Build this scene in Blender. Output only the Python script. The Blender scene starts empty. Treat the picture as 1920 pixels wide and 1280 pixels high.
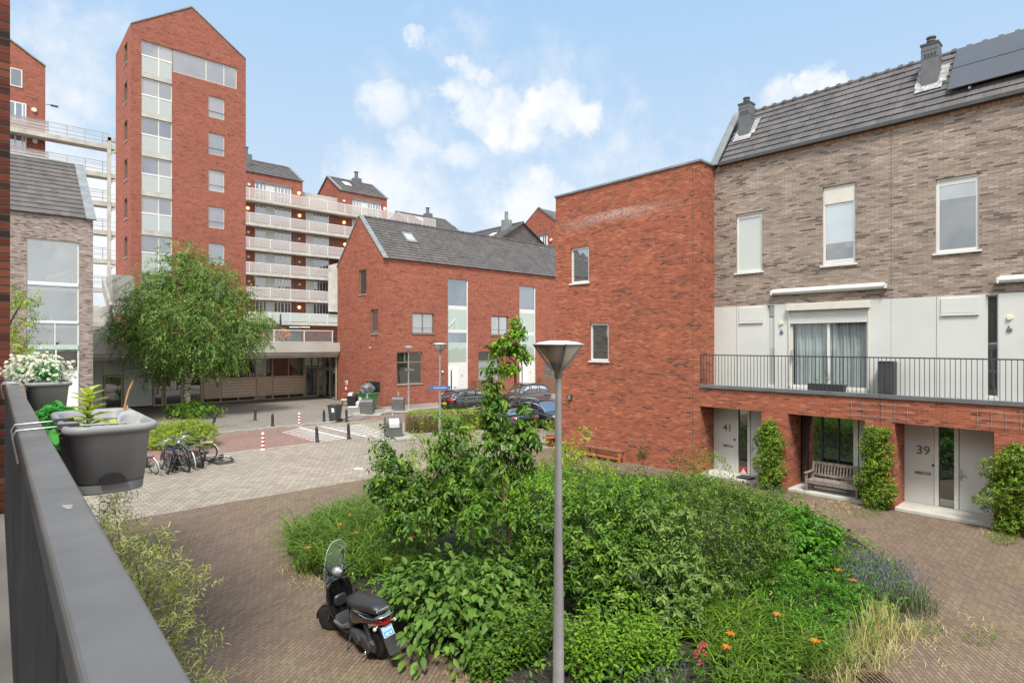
SKY_GAIN=.8; HAZE_COL=(5.4,5.75,6.0); TOP_COL=(2.7,4.3,6.2); CLOUD_COL=(6.2,6.2,6.25); CLOUD_SH=(5.6,5.8,6.1); AWAY_COL=(11.5,11.4,11.2); SUN_E=3.0; EXPOSURE=.75
import bpy, math, random
import numpy as np
from mathutils import Vector, Matrix
random.seed(7); RNG = np.random.default_rng(7)
R = math.radians; PI = math.pi
scene = bpy.context.scene
COL = bpy.data.collections.new('place'); scene.collection.children.link(COL)

# ------------------------------------------------------------------ frame: the street grid is the world grid
F, CX, CY, EYE, TH = 1100.0, 960.0, 644.6, 4.6, R(42.33)
SN, CS = math.sin(TH), math.cos(TH)
def rdir(px):
    a = (px-CX)/F
    return SN+CS*a, CS-SN*a
def PT(px, py, t):                      # a point t metres ahead
    x, y = rdir(px)
    return Vector((x*t, y*t, EYE+(CY-py)/F*t))
def G(px, py, z=0.0):                   # a point on the ground
    t = (EYE-z)*F/(py-CY); x, y = rdir(px)
    return Vector((x*t, y*t, z))
def onx(px, X, py=CY):                  # on a wall x = X -> (y, z)
    x, y = rdir(px); t = X/x
    return y*t, EYE+(CY-py)/F*t
def ony(px, Y, py=CY):                  # on a wall y = Y -> (x, z)
    x, y = rdir(px); t = Y/y
    return x*t, EYE+(CY-py)/F*t

# ------------------------------------------------------------------ mesh builder
def V3(*a): return Vector(a)
class MB:
    def __init__(s): s.v=[]; s.f=[]; s.sm=[]
    def add(s, vs, fs, smooth=False):
        o=len(s.v); s.v += [tuple(v) for v in vs]; s.f += [tuple(i+o for i in f) for f in fs]; s.sm += [smooth]*len(fs); return s
    def join(s, m, M=None):
        return_v = [tuple(M @ Vector(v)) if M else v for v in m.v]
        o=len(s.v); s.v += return_v; s.f += [tuple(i+o for i in f) for f in m.f]; s.sm += m.sm; return s
    def xf(s, M): s.v=[tuple(M @ Vector(v)) for v in s.v]; return s
    def box(s, x0,y0,z0,x1,y1,z1):
        if x0>x1: x0,x1=x1,x0
        if y0>y1: y0,y1=y1,y0
        if z0>z1: z0,z1=z1,z0
        return s.add([(x0,y0,z0),(x1,y0,z0),(x1,y1,z0),(x0,y1,z0),(x0,y0,z1),(x1,y0,z1),(x1,y1,z1),(x0,y1,z1)],
            [(3,2,1,0),(4,5,6,7),(0,1,5,4),(1,2,6,5),(2,3,7,6),(3,0,4,7)])
    def bb(s, O,U,N, u0,u1,n0,n1,z0,z1):            # box in a wall's own basis
        P=[O+U*u+N*n+V3(0,0,z) for z in (z0,z1) for n in (n0,n1) for u in (u0,u1)]
        return s.add(P,[(0,1,3,2),(4,6,7,5),(0,4,5,1),(2,3,7,6),(0,2,6,4),(1,5,7,3)])
    def bar(s, p0,p1,w,h=None,up=(0,0,1)):          # square bar between two points
        p0=Vector(p0);p1=Vector(p1);h=h or w;d=(p1-p0).normalized();u=Vector(up)
        if abs(d.dot(u))>.97:u=Vector((1,0,0))
        a=d.cross(u).normalized();b=a.cross(d)
        P=[p+a*i*w/2+b*j*h/2 for p in(p0,p1) for i,j in((-1,-1),(1,-1),(1,1),(-1,1))]
        return s.add(P,[(3,2,1,0),(4,5,6,7),(0,1,5,4),(1,2,6,5),(2,3,7,6),(3,0,4,7)])
    def poly(s, pts, smooth=False): return s.add(pts,[tuple(range(len(pts)))],smooth)
    def ext(s, pts, vec):                           # extrude a planar outline
        vec=Vector(vec); n=len(pts); P=[Vector(p) for p in pts]+[Vector(p)+vec for p in pts]
        return s.add(P,[tuple(range(n))[::-1],tuple(range(n,2*n))]+[(i,(i+1)%n,n+(i+1)%n,n+i) for i in range(n)])
    def rings(s, rings, cap=True, smooth=True, close=True):
        n=len(rings[0]); P=[p for r in rings for p in r]; fs=[]
        for k in range(len(rings)-1):
            for i in range(n if close else n-1):
                fs.append((k*n+i,k*n+(i+1)%n,(k+1)*n+(i+1)%n,(k+1)*n+i))
        s.add(P,fs,smooth)
        if cap: s.add(rings[0],[tuple(range(n))[::-1]]); s.add(rings[-1],[tuple(range(n))])
        return s
    def cyl(s, p0,p1,r0,r1=None,n=12,cap=True): return s.tube([p0,p1],[r0,r0 if r1 is None else r1],n,cap)
    def tube(s, pts, r, n=8, cap=True):
        pts=[Vector(p) for p in pts]; rr=r if isinstance(r,(list,tuple)) else [r]*len(pts); rs=[]; ref=None
        for i,p in enumerate(pts):
            d=(pts[min(i+1,len(pts)-1)]-pts[max(i-1,0)])
            d=d.normalized() if d.length>1e-9 else V3(0,0,1)
            if ref is None: ref=V3(1,0,0) if abs(d.x)<.9 else V3(0,1,0)
            a=(ref-d*ref.dot(d)).normalized(); b=d.cross(a); ref=a
            rs.append([p+(a*math.cos(2*PI*k/n)+b*math.sin(2*PI*k/n))*rr[i] for k in range(n)])
        return s.rings(rs,cap)
    def lathe(s, prof, n=24, c=(0,0,0), smooth=True, M=None):
        rs=[[(c[0]+r*math.cos(2*PI*k/n),c[1]+r*math.sin(2*PI*k/n),c[2]+z) for k in range(n)] for r,z in prof]
        if M: rs=[[M@Vector(p) for p in q] for q in rs]
        return s.rings(rs,True,smooth)
    def ball(s, c, rx, ry=None, rz=None, nu=12, nv=8):
        ry=ry or rx; rz=rz or rx
        rs=[[(c[0]+rx*math.sin(PI*j/nv)*math.cos(2*PI*k/nu),c[1]+ry*math.sin(PI*j/nv)*math.sin(2*PI*k/nu),c[2]-rz*math.cos(PI*j/nv)) for k in range(nu)] for j in range(1,nv)]
        s.rings(rs,True); return s
    def torus(s, c, Rr, r, ax=(0,1,0), n=24, m=6, a0=0, a1=2*PI):
        ax=Vector(ax).normalized(); q=ax.to_track_quat('Z','Y').to_matrix(); full=abs(a1-a0-2*PI)<1e-6; rs=[]
        for i in range(n if full else n+1):
            t=a0+(a1-a0)*i/n
            rs.append([Vector(c)+q@Vector(((Rr+r*math.cos(2*PI*k/m))*math.cos(t),(Rr+r*math.cos(2*PI*k/m))*math.sin(t),r*math.sin(2*PI*k/m))) for k in range(m)])
        if full: rs.append(rs[0])
        return s.rings(rs,not full)
    def loft(s, secs, n=16, p=2.6, cap=True):       # sections (x, y, z, half width, half height [, tilt])
        rs=[]
        for q in secs:
            x,y,z,hw,hh=q[:5]; ti=q[5] if len(q)>5 else 0; ring=[]
            for k in range(n):
                t=2*PI*k/n; c,d=math.cos(t),math.sin(t)
                yy=math.copysign(abs(c)**(2/p),c)*hw; zz=math.copysign(abs(d)**(2/p),d)*hh
                ring.append((x-zz*math.sin(ti),y+yy,z+zz*math.cos(ti)))
            rs.append(ring)
        return s.rings(rs,cap)
    def wall(s, O,U,w,h,holes=(),dep=None, zero=0.0):  # a wall sheet with openings and their reveals
        us=sorted({0,w}|{a for q in holes for a in q[:2]}); vs=sorted({zero,h}|{a for q in holes for a in q[2:4]})
        us=[u for u in us if 0<=u<=w]; vs=[v for v in vs if zero<=v<=h]; Z=V3(0,0,1)
        for i in range(len(us)-1):
            for j in range(len(vs)-1):
                cu,cv=(us[i]+us[i+1])/2,(vs[j]+vs[j+1])/2
                if any(q[0]<cu<q[1] and q[2]<cv<q[3] for q in holes): continue
                s.poly([O+U*us[i]+Z*vs[j],O+U*us[i+1]+Z*vs[j],O+U*us[i+1]+Z*vs[j+1],O+U*us[i]+Z*vs[j+1]])
        if dep is not None:
            for q in holes:
                a,b,c,d=q[:4]; C=[O+U*a+Z*c,O+U*b+Z*c,O+U*b+Z*d,O+U*a+Z*d]
                for k in range(4): s.poly([C[k],C[(k+1)%4],C[(k+1)%4]+dep,C[k]+dep])
        return s
    def build(s, name, mat, parent=None, bevel=0, seg=2, smooth=False, sub=0, world=False):
        me=bpy.data.meshes.new(name); me.from_pydata(s.v,[],s.f)
        me.polygons.foreach_set('use_smooth',[bool(x or smooth) for x in s.sm]); me.update()
        me.materials.append(mat)
        o=bpy.data.objects.new(name,me); COL.objects.link(o)
        if parent is not None:
            o.parent=parent
            if world:
                q=parent; L=Vector((0,0,0))
                while q: L+=q.location; q=q.parent
                o.location=-L
        if bevel:
            b=o.modifiers.new('bevel','BEVEL'); b.width=bevel; b.segments=seg; b.limit_method='ANGLE'; b.angle_limit=R(40)
            b.harden_normals=False
        if sub:
            b=o.modifiers.new('smooth','SUBSURF'); b.levels=sub; b.render_levels=sub
        return o
def tag(o, label=None, cat=None, group=None, kind=None):
    if label: o['label']=label
    if cat: o['category']=cat
    if group: o['group']=group
    if kind: o['kind']=kind
    return o
def thing(name, label, cat, loc=(0,0,0), rz=0, group=None):
    o=bpy.data.objects.new(name,None); COL.objects.link(o); o.location=loc; o.rotation_euler=(0,0,rz)
    o.empty_display_size=.2
    return tag(o,label,cat,group)
def struct(o): o['kind']='structure'; return o
def children(o): return [c for c in bpy.data.objects if c.parent is o]
def copy_tree(o, parent=None):
    c=o.copy(); COL.objects.link(c); c.parent=parent
    for ch in children(o): copy_tree(ch,c)
    return c

# ------------------------------------------------------------------ materials
class N:
    def __init__(s, name):
        s.m=bpy.data.materials.new(name); s.m.use_nodes=True; s.t=s.m.node_tree; s.n=s.t.nodes; s.l=s.t.links
        s.b=s.n['Principled BSDF']; s.out=s.n['Material Output']
    def node(s, typ, ins=None, **kw):
        nd=s.n.new(typ)
        for k,v in kw.items(): setattr(nd,k,v)
        for k,v in (ins or {}).items(): s.set(nd,k,v)
        return nd
    def set(s, nd, k, v):
        i=nd.inputs[k]
        if isinstance(v,bpy.types.NodeSocket): s.l.new(v,i)
        elif isinstance(v,(tuple,list)) and len(v)==3 and i.type=='RGBA': i.default_value=(*v,1)
        else: i.default_value=v
    def math(s, op, a, b=0.0, c=None, clamp=False):
        nd=s.n.new('ShaderNodeMath'); nd.operation=op; nd.use_clamp=clamp; s.set(nd,0,a); s.set(nd,1,b)
        if c is not None: s.set(nd,2,c)
        return nd.outputs[0]
    def mix(s, f, a, b, blend='MIX'):
        nd=s.n.new('ShaderNodeMix'); nd.data_type='RGBA'; nd.blend_type=blend
        s.set(nd,0,f)
        for i,v in ((6,a),(7,b)):
            if isinstance(v,bpy.types.NodeSocket): s.l.new(v,nd.inputs[i])
            else: nd.inputs[i].default_value=(*v,1)
        return nd.outputs[2]
    def ramp(s, f, stops, interp='LINEAR'):
        nd=s.n.new('ShaderNodeValToRGB'); s.set(nd,0,f); cr=nd.color_ramp; cr.interpolation=interp
        while len(cr.elements)<len(stops): cr.elements.new(.5)
        for e,(p,c) in zip(cr.elements,stops): e.position=p; e.color=(*c,1) if len(c)==3 else c
        return nd.outputs[0]
    def noise(s, vec, scale, detail=3, rough=.55, dim='3D'):
        nd=s.node('ShaderNodeTexNoise',{'Scale':scale,'Detail':detail,'Roughness':rough}); s.l.new(vec,nd.inputs['Vector']); return nd.outputs[0]
    def coord(s, which='Object'): return s.node('ShaderNodeTexCoord').outputs[which]
    def bump(s, h, strength=.3, dist=.01):
        nd=s.node('ShaderNodeBump',{'Strength':strength,'Distance':dist}); s.l.new(h,nd.inputs['Height']); s.l.new(nd.outputs[0],s.b.inputs['Normal'])
def srgb(r,g,b):
    f=lambda c:(c/255/12.92 if c<=10 else ((c/255+.055)/1.055)**2.4)
    return (f(r),f(g),f(b))
def pmat(name, col, rough=.6, metal=0.0, var=.08, scale=4.0, bump=0.0, spec=.5, coat=0.0, alpha=1.0, bscale=60):
    k=N(name); c=k.coord()
    n=k.noise(c,scale,4)
    dk=tuple(x*(1-var*2.2) for x in col); lt=tuple(min(1,x*(1+var*1.6)) for x in col)
    k.set(k.b,'Base Color',k.ramp(n,[(.3,dk),(.7,lt)]))
    r2=k.noise(c,scale*5,2)
    k.set(k.b,'Roughness',k.math('MULTIPLY_ADD',r2,.18,rough-.09,clamp=True))
    k.set(k.b,'Metallic',metal); k.set(k.b,'Specular IOR Level',spec); k.set(k.b,'Coat Weight',coat); k.set(k.b,'Alpha',alpha)
    if bump: k.bump(k.noise(c,bscale,3),bump,.006)
    return k.m
def boxuv(k):                             # (along the wall, height) for upright walls
    tc=k.node('ShaderNodeTexCoord'); nm=k.node('ShaderNodeSeparateXYZ'); k.l.new(tc.outputs['Normal'],nm.inputs[0])
    ps=k.node('ShaderNodeSeparateXYZ'); k.l.new(tc.outputs['Object'],ps.inputs[0])
    sel=k.math('GREATER_THAN',k.math('ABSOLUTE',nm.outputs[0]),k.math('ABSOLUTE',nm.outputs[1]))
    u=k.math('ADD',k.math('MULTIPLY',ps.outputs[1],sel),k.math('MULTIPLY',ps.outputs[0],k.math('SUBTRACT',1.0,sel)))
    cb=k.node('ShaderNodeCombineXYZ'); k.l.new(u,cb.inputs[0]); k.l.new(ps.outputs[2],cb.inputs[1])
    return cb.outputs[0], ps, tc
def brick(name, tones, mortar, bw=.22, bh=.066, ms=.009, dark=.10, clump=.35, stain=None, squash=1.0):
    k=N(name); uv,ps,tc=boxuv(k)
    bt=k.node('ShaderNodeTexBrick',{'Scale':1.0,'Brick Width':bw,'Row Height':bh,'Mortar Size':ms,'Mortar Smooth':.25,'Bias':0.0,'Color1':(0,0,0),'Color2':(1,1,1),'Mortar':(.5,.5,.5)})
    bt.offset=.5; k.l.new(uv,bt.inputs['Vector'])
    rnd=k.node('ShaderNodeSeparateColor'); k.l.new(bt.outputs[0],rnd.inputs[0])
    st=k.node('ShaderNodeMapping',{'Scale':(.55,2.2,1.0)}); k.l.new(uv,st.inputs[0])
    cl=k.noise(st.outputs[0],1.6,3,.6)
    v=k.math('ADD',k.math('MULTIPLY_ADD',rnd.outputs[0],.80,.12),k.math('MULTIPLY',k.math('SUBTRACT',cl,.5),clump*3.4))
    stops=[(0.0,tones[0]),(dark,tones[0]),(dark+.07,tones[1]),(.5,tones[2]),(.8,tones[3]),(1.0,tones[4])]
    c=k.ramp(v,stops)
    fn=k.noise(uv,90,3); c=k.mix(.22,c,k.ramp(fn,[(.3,(.45,.45,.45)),(.7,(1.35,1.35,1.35))]),'MULTIPLY')
    big=k.noise(uv,.35,3); c=k.mix(.35,c,k.ramp(big,[(.3,(.72,.72,.74)),(.7,(1.18,1.16,1.12))]),'MULTIPLY')
    if stain: c=stain(k,c,uv,ps)
    c=k.mix(bt.outputs['Fac'],c,mortar)
    k.set(k.b,'Base Color',c); k.set(k.b,'Roughness',.9); k.set(k.b,'Specular IOR Level',.25)
    h=k.math('ADD',k.math('MULTIPLY',bt.outputs['Fac'],-1.0),k.math('MULTIPLY',fn,.35)); k.bump(h,.55,.012)
    return k.m
def glass(name, tint, refl=.5, trans=0.0, rough=.02):
    k=N(name); c=k.coord()
    w=k.noise(c,.7,2)
    gl=k.node('ShaderNodeBsdfGlossy',{'Color':(.92,.95,.97),'Roughness':rough})
    bp=k.node('ShaderNodeBump',{'Strength':.16,'Distance':.05}); k.l.new(w,bp.inputs['Height']); k.l.new(bp.outputs[0],gl.inputs['Normal'])
    df=k.node('ShaderNodeBsdfDiffuse',{'Color':tint})
    base=df.outputs[0]
    if trans>0:
        tr=k.node('ShaderNodeBsdfTransparent',{'Color':(.88,.94,.92)}); mx=k.node('ShaderNodeMixShader',{'Fac':trans})
        k.l.new(df.outputs[0],mx.inputs[1]); k.l.new(tr.outputs[0],mx.inputs[2]); base=mx.outputs[0]
    fr=k.node('ShaderNodeLayerWeight',{'Blend':.35})
    f=k.math('MULTIPLY_ADD',fr.outputs['Fresnel'],.45,refl,clamp=True)
    mx=k.node('ShaderNodeMixShader'); k.l.new(f,mx.inputs[0]); k.l.new(base,mx.inputs[1]); k.l.new(gl.outputs[0],mx.inputs[2])
    k.l.new(mx.outputs[0],k.out.inputs[0]); return k.m
def frosted(name, tint, alpha, rough=.25):
    k=N(name); k.set(k.b,'Base Color',tint); k.set(k.b,'Roughness',rough)
    tr=k.node('ShaderNodeBsdfTransparent',{'Color':(1,1,1)}); mx=k.node('ShaderNodeMixShader',{'Fac':alpha})
    k.l.new(tr.outputs[0],mx.inputs[1]); k.l.new(k.b.outputs[0],mx.inputs[2]); k.l.new(mx.outputs[0],k.out.inputs[0]); return k.m
def emit(name, col, strength):
    k=N(name); k.set(k.b,'Base Color',col); k.set(k.b,'Emission Color',col); k.set(k.b,'Emission Strength',strength); return k.m
def leafmat(name, c0, c1, c2, trans=.3, rough=.45, spec=.35):
    k=N(name); at=k.node('ShaderNodeAttribute',attribute_name='tint')
    c=k.ramp(at.outputs['Fac'],[(0,c0),(.5,c1),(1,c2)])
    k.set(k.b,'Base Color',c); k.set(k.b,'Roughness',rough); k.set(k.b,'Specular IOR Level',spec)
    tl=k.node('ShaderNodeBsdfTranslucent'); k.l.new(k.mix(1.0,c,(1.25,1.3,.6),'MULTIPLY'),tl.inputs[0])
    mx=k.node('ShaderNodeMixShader',{'Fac':trans}); k.l.new(k.b.outputs[0],mx.inputs[1]); k.l.new(tl.outputs[0],mx.inputs[2])
    k.l.new(mx.outputs[0],k.out.inputs[0]); return k.m

RED = [(.075,.046,.040),(.21,.062,.036),(.34,.090,.046),(.395,.113,.056),(.47,.175,.095)]
def white_bloom(k,c,uv,ps):               # lime bloom under the old roof edge of the end wall
    z=k.math('ADD',ps.outputs[2],k.math('MULTIPLY',k.math('SUBTRACT',k.noise(uv,.8,3),.5),.9))
    up=k.math('SUBTRACT',1.0,k.math('MULTIPLY',k.math('ABSOLUTE',k.math('SUBTRACT',z,9.72)),2.6),clamp=True)
    cut=k.math('LESS_THAN',ps.outputs[2],9.95)
    al=k.math('SUBTRACT',1.0,k.math('MULTIPLY',k.math('ABSOLUTE',k.math('SUBTRACT',ps.outputs[1],14.6)),.3),clamp=True)
    f=k.math('MULTIPLY',k.math('MULTIPLY',up,cut),k.math('MULTIPLY',al,k.ramp(k.noise(uv,9,3),[(.35,(.2,.2,.2)),(.6,(1,1,1))])),clamp=True)
    return k.mix(k.math('MULTIPLY',f,.75),c,(.62,.52,.50))
M = {}
M['red']   = brick('red_brick',RED,(.30,.155,.11),dark=.06,clump=.36,stain=white_bloom)
M['red2']  = brick('red_brick_far',[(.095,.048,.038),(.215,.068,.044),(.33,.100,.062),(.37,.118,.072),(.42,.155,.098)],(.31,.135,.098),dark=.05,clump=.40)
M['red3']  = brick('red_brick_tower',[(.10,.050,.042),(.22,.070,.048),(.32,.102,.068),(.355,.118,.080),(.39,.145,.10)],(.30,.135,.10),dark=.05,clump=.35)
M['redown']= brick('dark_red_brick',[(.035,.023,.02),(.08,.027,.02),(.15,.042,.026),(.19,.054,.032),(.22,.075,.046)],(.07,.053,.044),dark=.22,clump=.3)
M['beige'] = brick('beige_brick',[(.115,.092,.082),(.225,.176,.145),(.325,.256,.206),(.375,.302,.245),(.45,.38,.322)],(.215,.183,.158),bw=.24,bh=.058,ms=.008,dark=.12,clump=.42)
M['greyb'] = brick('grey_brick',[(.12,.095,.09),(.23,.18,.16),(.34,.27,.24),(.40,.33,.30),(.48,.42,.39)],(.22,.19,.17),dark=.15,clump=.35)
M['white'] = pmat('white_paint',(.68,.68,.65),.45,var=.03,scale=1.2)
M['panel'] = pmat('offwhite_panel',(.60,.61,.58),.5,var=.03,scale=.7)
M['cream'] = pmat('cream_frame',(.62,.60,.53),.5,var=.03)
M['dgrey'] = pmat('dark_grey_metal',(.055,.058,.062),.42,var=.1,scale=3)
M['mgrey'] = pmat('mid_grey_metal',(.17,.18,.185),.45,metal=.3,var=.1,scale=2)
M['zinc']  = pmat('zinc_flashing',(.24,.26,.26),.5,metal=.25,var=.12,scale=2)
M['lead']  = pmat('lead_flashing',(.33,.33,.33),.7,var=.25,scale=9,bump=.5)
M['black'] = pmat('black_plastic',(.018,.018,.019),.4,var=.15)
M['conc']  = pmat('pale_concrete',(.47,.455,.41),.85,var=.09,scale=1.4,bump=.2)
M['conc2'] = pmat('grey_concrete',(.33,.32,.29),.9,var=.13,scale=1.1,bump=.25)
M['fascia']= pmat('fascia_panel',(.48,.455,.41),.7,var=.05,scale=.6)
M['bronze']= pmat('bronze_frame',(.50,.41,.30),.45,metal=.3,var=.06)
M['bronzep']=pmat('bronze_panel',(.62,.47,.335),.5,metal=.15,var=.06,scale=.8)
M['taupe'] = pmat('taupe_frame',(.22,.18,.14),.5,var=.06)
M['wood']  = pmat('grey_teak',(.235,.195,.165),.75,var=.22,scale=14,bump=.4)
M['orange']= pmat('orange_wood',(.42,.155,.048),.55,var=.15,scale=9)
M['brownw']= pmat('brown_wood',(.20,.10,.055),.6,var=.2,scale=9)
M['solar'] = pmat('solar_glass',(.075,.075,.08),.25,var=.05,scale=.6,coat=.6)
M['gdark'] = glass('window_glass_dark',(.02,.025,.025),.22)
M['gsky']  = glass('window_glass_bright',(.13,.125,.14),.22)
M['gmid']  = glass('window_glass_mid',(.05,.06,.06),.36)
M['gblind']= glass('window_glass_blind',(.40,.43,.39),.12)
M['gclear']= glass('window_glass_clear',(.05,.06,.06),.05,.95)
M['ggreen']= glass('window_glass_green',(.36,.44,.385),.12)
M['gpale'] = glass('window_glass_pale',(.30,.36,.39),.24)
M['gsky2']=glass('window_glass_curtain',(.26,.25,.26),.18); M['gsky3']=glass('window_glass_shade',(.07,.075,.085),.26)
M['gview']=glass('window_glass_view',(.08,.10,.10),.30,.80); M['gskytint']=glass('window_glass_sky_tint',(.05,.085,.12),.20)  # the blue tint paints reflected sky into the stair-strip glass
THIN=('window_glass_clear','window_glass_view')
M['frost'] = frosted('frosted_glass',(.55,.60,.58),.72)
M['pinkgl']= pmat('smoked_glass',(.58,.52,.50),.6,var=.03,spec=.2,alpha=.50)
M['clearp']= frosted('clear_panel',(.75,.80,.80),.07,.08)
M['tan']   = pmat('tan_interior',(.45,.27,.19),.8,var=.1,scale=.5)
M['steel'] = pmat('brushed_steel',(.50,.50,.50),.38,metal=.7,var=.08,scale=3)
M['lampg'] = pmat('lamp_grey',(.32,.322,.325),.45,metal=.35,var=.08,scale=3)
M['diffuser']=frosted('lamp_diffuser',(.66,.63,.50),.78,.35)
M['warm']  = emit('lit_lamp',(1.0,.62,.22),2.6)
M['opal']  = pmat('opal_lamp',(.70,.62,.54),.4,var=.03)
M['redp']  = pmat('red_paint',(.50,.035,.03),.4,var=.06)
M['whitep']= pmat('white_gloss',(.78,.78,.77),.35,var=.03)
M['whiteline']=pmat('road_white',(.62,.62,.60),.8,var=.16,scale=7)
M['curtain']=pmat('white_curtain',(.74,.76,.78),.9,var=.03)
M['navy']  = pmat('navy_sign',(.05,.14,.42),.4,var=.03)
M['soil']  = pmat('dark_soil',(.030,.024,.018),.95,var=.3,scale=8,bump=.7,bscale=25)
M['bark']  = pmat('brown_bark',(.15,.095,.065),.9,var=.25,scale=20,bump=.5)
M['stem']  = pmat('green_stem',(.12,.16,.05),.7,var=.2)
M['greenp']= pmat('green_plastic',(.055,.21,.06),.4,var=.08)
M['terra'] = pmat('terracotta',(.48,.15,.06),.8,var=.12)
# ================================================================== SETTING: ground sheets
def paving(name, c0, c1, joint, bw, bh, rot, ms=.012, moss=0.0, off=.5, big=.35):
    k=N(name); co=k.coord()
    mp=k.node('ShaderNodeMapping',{'Rotation':(0,0,rot)}); k.l.new(co,mp.inputs[0])
    bt=k.node('ShaderNodeTexBrick',{'Scale':1.0,'Brick Width':bw,'Row Height':bh,'Mortar Size':ms,'Mortar Smooth':.3,'Color1':(0,0,0),'Color2':(1,1,1),'Mortar':(.5,.5,.5)})
    bt.offset=off; k.l.new(mp.outputs[0],bt.inputs['Vector'])
    sp=k.node('ShaderNodeSeparateColor'); k.l.new(bt.outputs[0],sp.inputs[0])
    n1=k.noise(co,.5,5,.6); n2=k.noise(co,30,3)
    v=k.math('ADD',k.math('MULTIPLY',sp.outputs[0],.6),k.math('MULTIPLY',n1,.5))
    c=k.ramp(v,[(.15,c0),(.95,c1)])
    c=k.mix(.22,c,k.ramp(n2,[(.3,(.6,.6,.6)),(.7,(1.3,1.3,1.3))]),'MULTIPLY')
    c=k.mix(big,c,k.ramp(k.noise(co,.16,4,.65),[(.35,(.68,.66,.64)),(.65,(1.25,1.22,1.18))]),'MULTIPLY')
    c=k.mix(bt.outputs['Fac'],c,joint)
    if moss:
        mf=k.math('MULTIPLY',k.ramp(k.noise(co,.42,5,.7),[(.50,(0,0,0)),(.66,(1,1,1))]),k.ramp(k.noise(co,11,3,.7),[(.42,(0,0,0)),(.6,(1,1,1))]))
        c=k.mix(k.math('MULTIPLY',mf,moss),c,(.20,.175,.085))
    spk=k.ramp(k.noise(co,7.5,2,.5),[(.765,(0,0,0)),(.785,(1,1,1))]); c=k.mix(k.math('MULTIPLY',spk,.35),c,(.45,.40,.32))
    k.set(k.b,'Base Color',c); k.set(k.b,'Roughness',.86); k.set(k.b,'Specular IOR Level',.3)
    h=k.math('ADD',k.math('MULTIPLY',bt.outputs['Fac'],-1.0),k.math('MULTIPLY',n2,.4)); k.bump(h,.6,.012)
    return k.m
M['pbrown']=paving('brown_clinker_paving',(.140,.095,.068),(.230,.165,.123),(.098,.074,.055),.20,.066,R(-36),ms=.009,moss=.75)
M['pgrey'] =paving('grey_block_paving',(.235,.203,.165),(.355,.312,.255),(.125,.108,.09),.23,.19,0,ms=.010,moss=.25)
M['pdark'] =paving('dark_block_paving',(.19,.17,.148),(.265,.24,.21),(.10,.088,.075),.22,.11,R(45),ms=.008,moss=.3)
M['pred']  =paving('red_block_paving',(.205,.125,.105),(.285,.178,.150),(.17,.12,.10),.21,.105,R(90),ms=.008,moss=.2)
M['pside'] =paving('slab_paving',(.21,.19,.17),(.29,.265,.24),(.11,.10,.09),.30,.30,0,ms=.008,moss=.3)
M['kerb']  =pmat('kerb_concrete',(.33,.305,.265),.9,var=.14,scale=3,bump=.2)
def sheet(name, pts, z, mat):
    m=MB(); m.poly([(p[0],p[1],z) for p in pts]); return struct(m.build(name,mat))
sheet('ground',[(-300,-300),(400,-300),(400,400),(-300,400)],0,M['pbrown'])
sheet('road',[(-60,18.1),(60,18.1),(60,32.2),(-60,32.2)],.004,M['pgrey'])
sheet('parking_strip',[(-60,26.3),(12.1,26.3),(12.9,32.0),(-60,32.0)],.008,M['pred'])
sheet('road_surface',[(19.0,27.6),(70,27.6),(70,33.6),(17.6,33.6)],.008,M['pred'])
sheet('forecourt',[(-60,32.4),(17.0,32.4),(21.0,37.0),(21.9,49.4),(-60,49.4)],.012,M['pdark'])
sheet('pavement',[(16.6,34.6),(70,33.9),(70,38.1),(19.6,38.1)],.016,M['pside'])
def kerb(name, pts, w=.16, h=.11):
    m=MB()
    for a,b in zip(pts,pts[1:]):
        m.bar((a[0],a[1],h/2),(b[0],b[1],h/2),w,h)
    return struct(m.build(name,M['kerb'],bevel=.015))
kerb('kerb',[(-60,32.2),(15.3,32.2),(17.5,34.4),(60,33.75)])
kerb('kerb',[(-60,26.2),(12.2,26.2)],.2,.03)
kerb('kerb',[G(690,818)[:2],G(722,829)[:2],G(790,824)[:2]],.14,.10)
# hatch markings between the bollards
def hatch(L0,L1,R0,R1,n,name,edges):
    m=MB(); L0,L1,R0,R1=[G(*p) for p in (L0,L1,R0,R1)]
    for i in range(n):
        a=(i+.5)/n; p=L0.lerp(L1,a); q=R0.lerp(R1,a); d=(R1-R0).normalized()*.075
        m.poly([(p-d)[:2]+(.0125,),(q-d)[:2]+(.0125,),(q+d)[:2]+(.0125,),(p+d)[:2]+(.0125,)])
    for a,b in edges:
        a,b=G(*a),G(*b); d=(b-a).normalized(); s=V3(-d.y,d.x,0)*.075
        m.poly([(a-s)[:2]+(.0165,),(b-s)[:2]+(.0165,),(b+s)[:2]+(.0165,),(a+s)[:2]+(.0165,)])
    return struct(m.build(name,M['whiteline']))
hatch((527,810),(592,829),(563,802),(652,823),9,'road_marking',[((562,801.5),(653,823))])
hatch((612,801),(697,821),(676,795),(722,812),8,'road_marking',[((602,799.5),(697,821))])
m=MB()
for i in range(9):                                   # dashed bay line on the dark forecourt
    a=G(470+i*24,797-i*2.9); b=G(481+i*24,795.6-i*2.9); d=(b-a).normalized(); s=V3(-d.y,d.x,0)*.05
    m.poly([(a-s)[:2]+(.02,),(b-s)[:2]+(.02,),(b+s)[:2]+(.02,),(a+s)[:2]+(.02,)])
struct(m.build('road_marking',pmat('worn_grey_paint',(.27,.255,.235),.9,var=.3,scale=9)))
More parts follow.
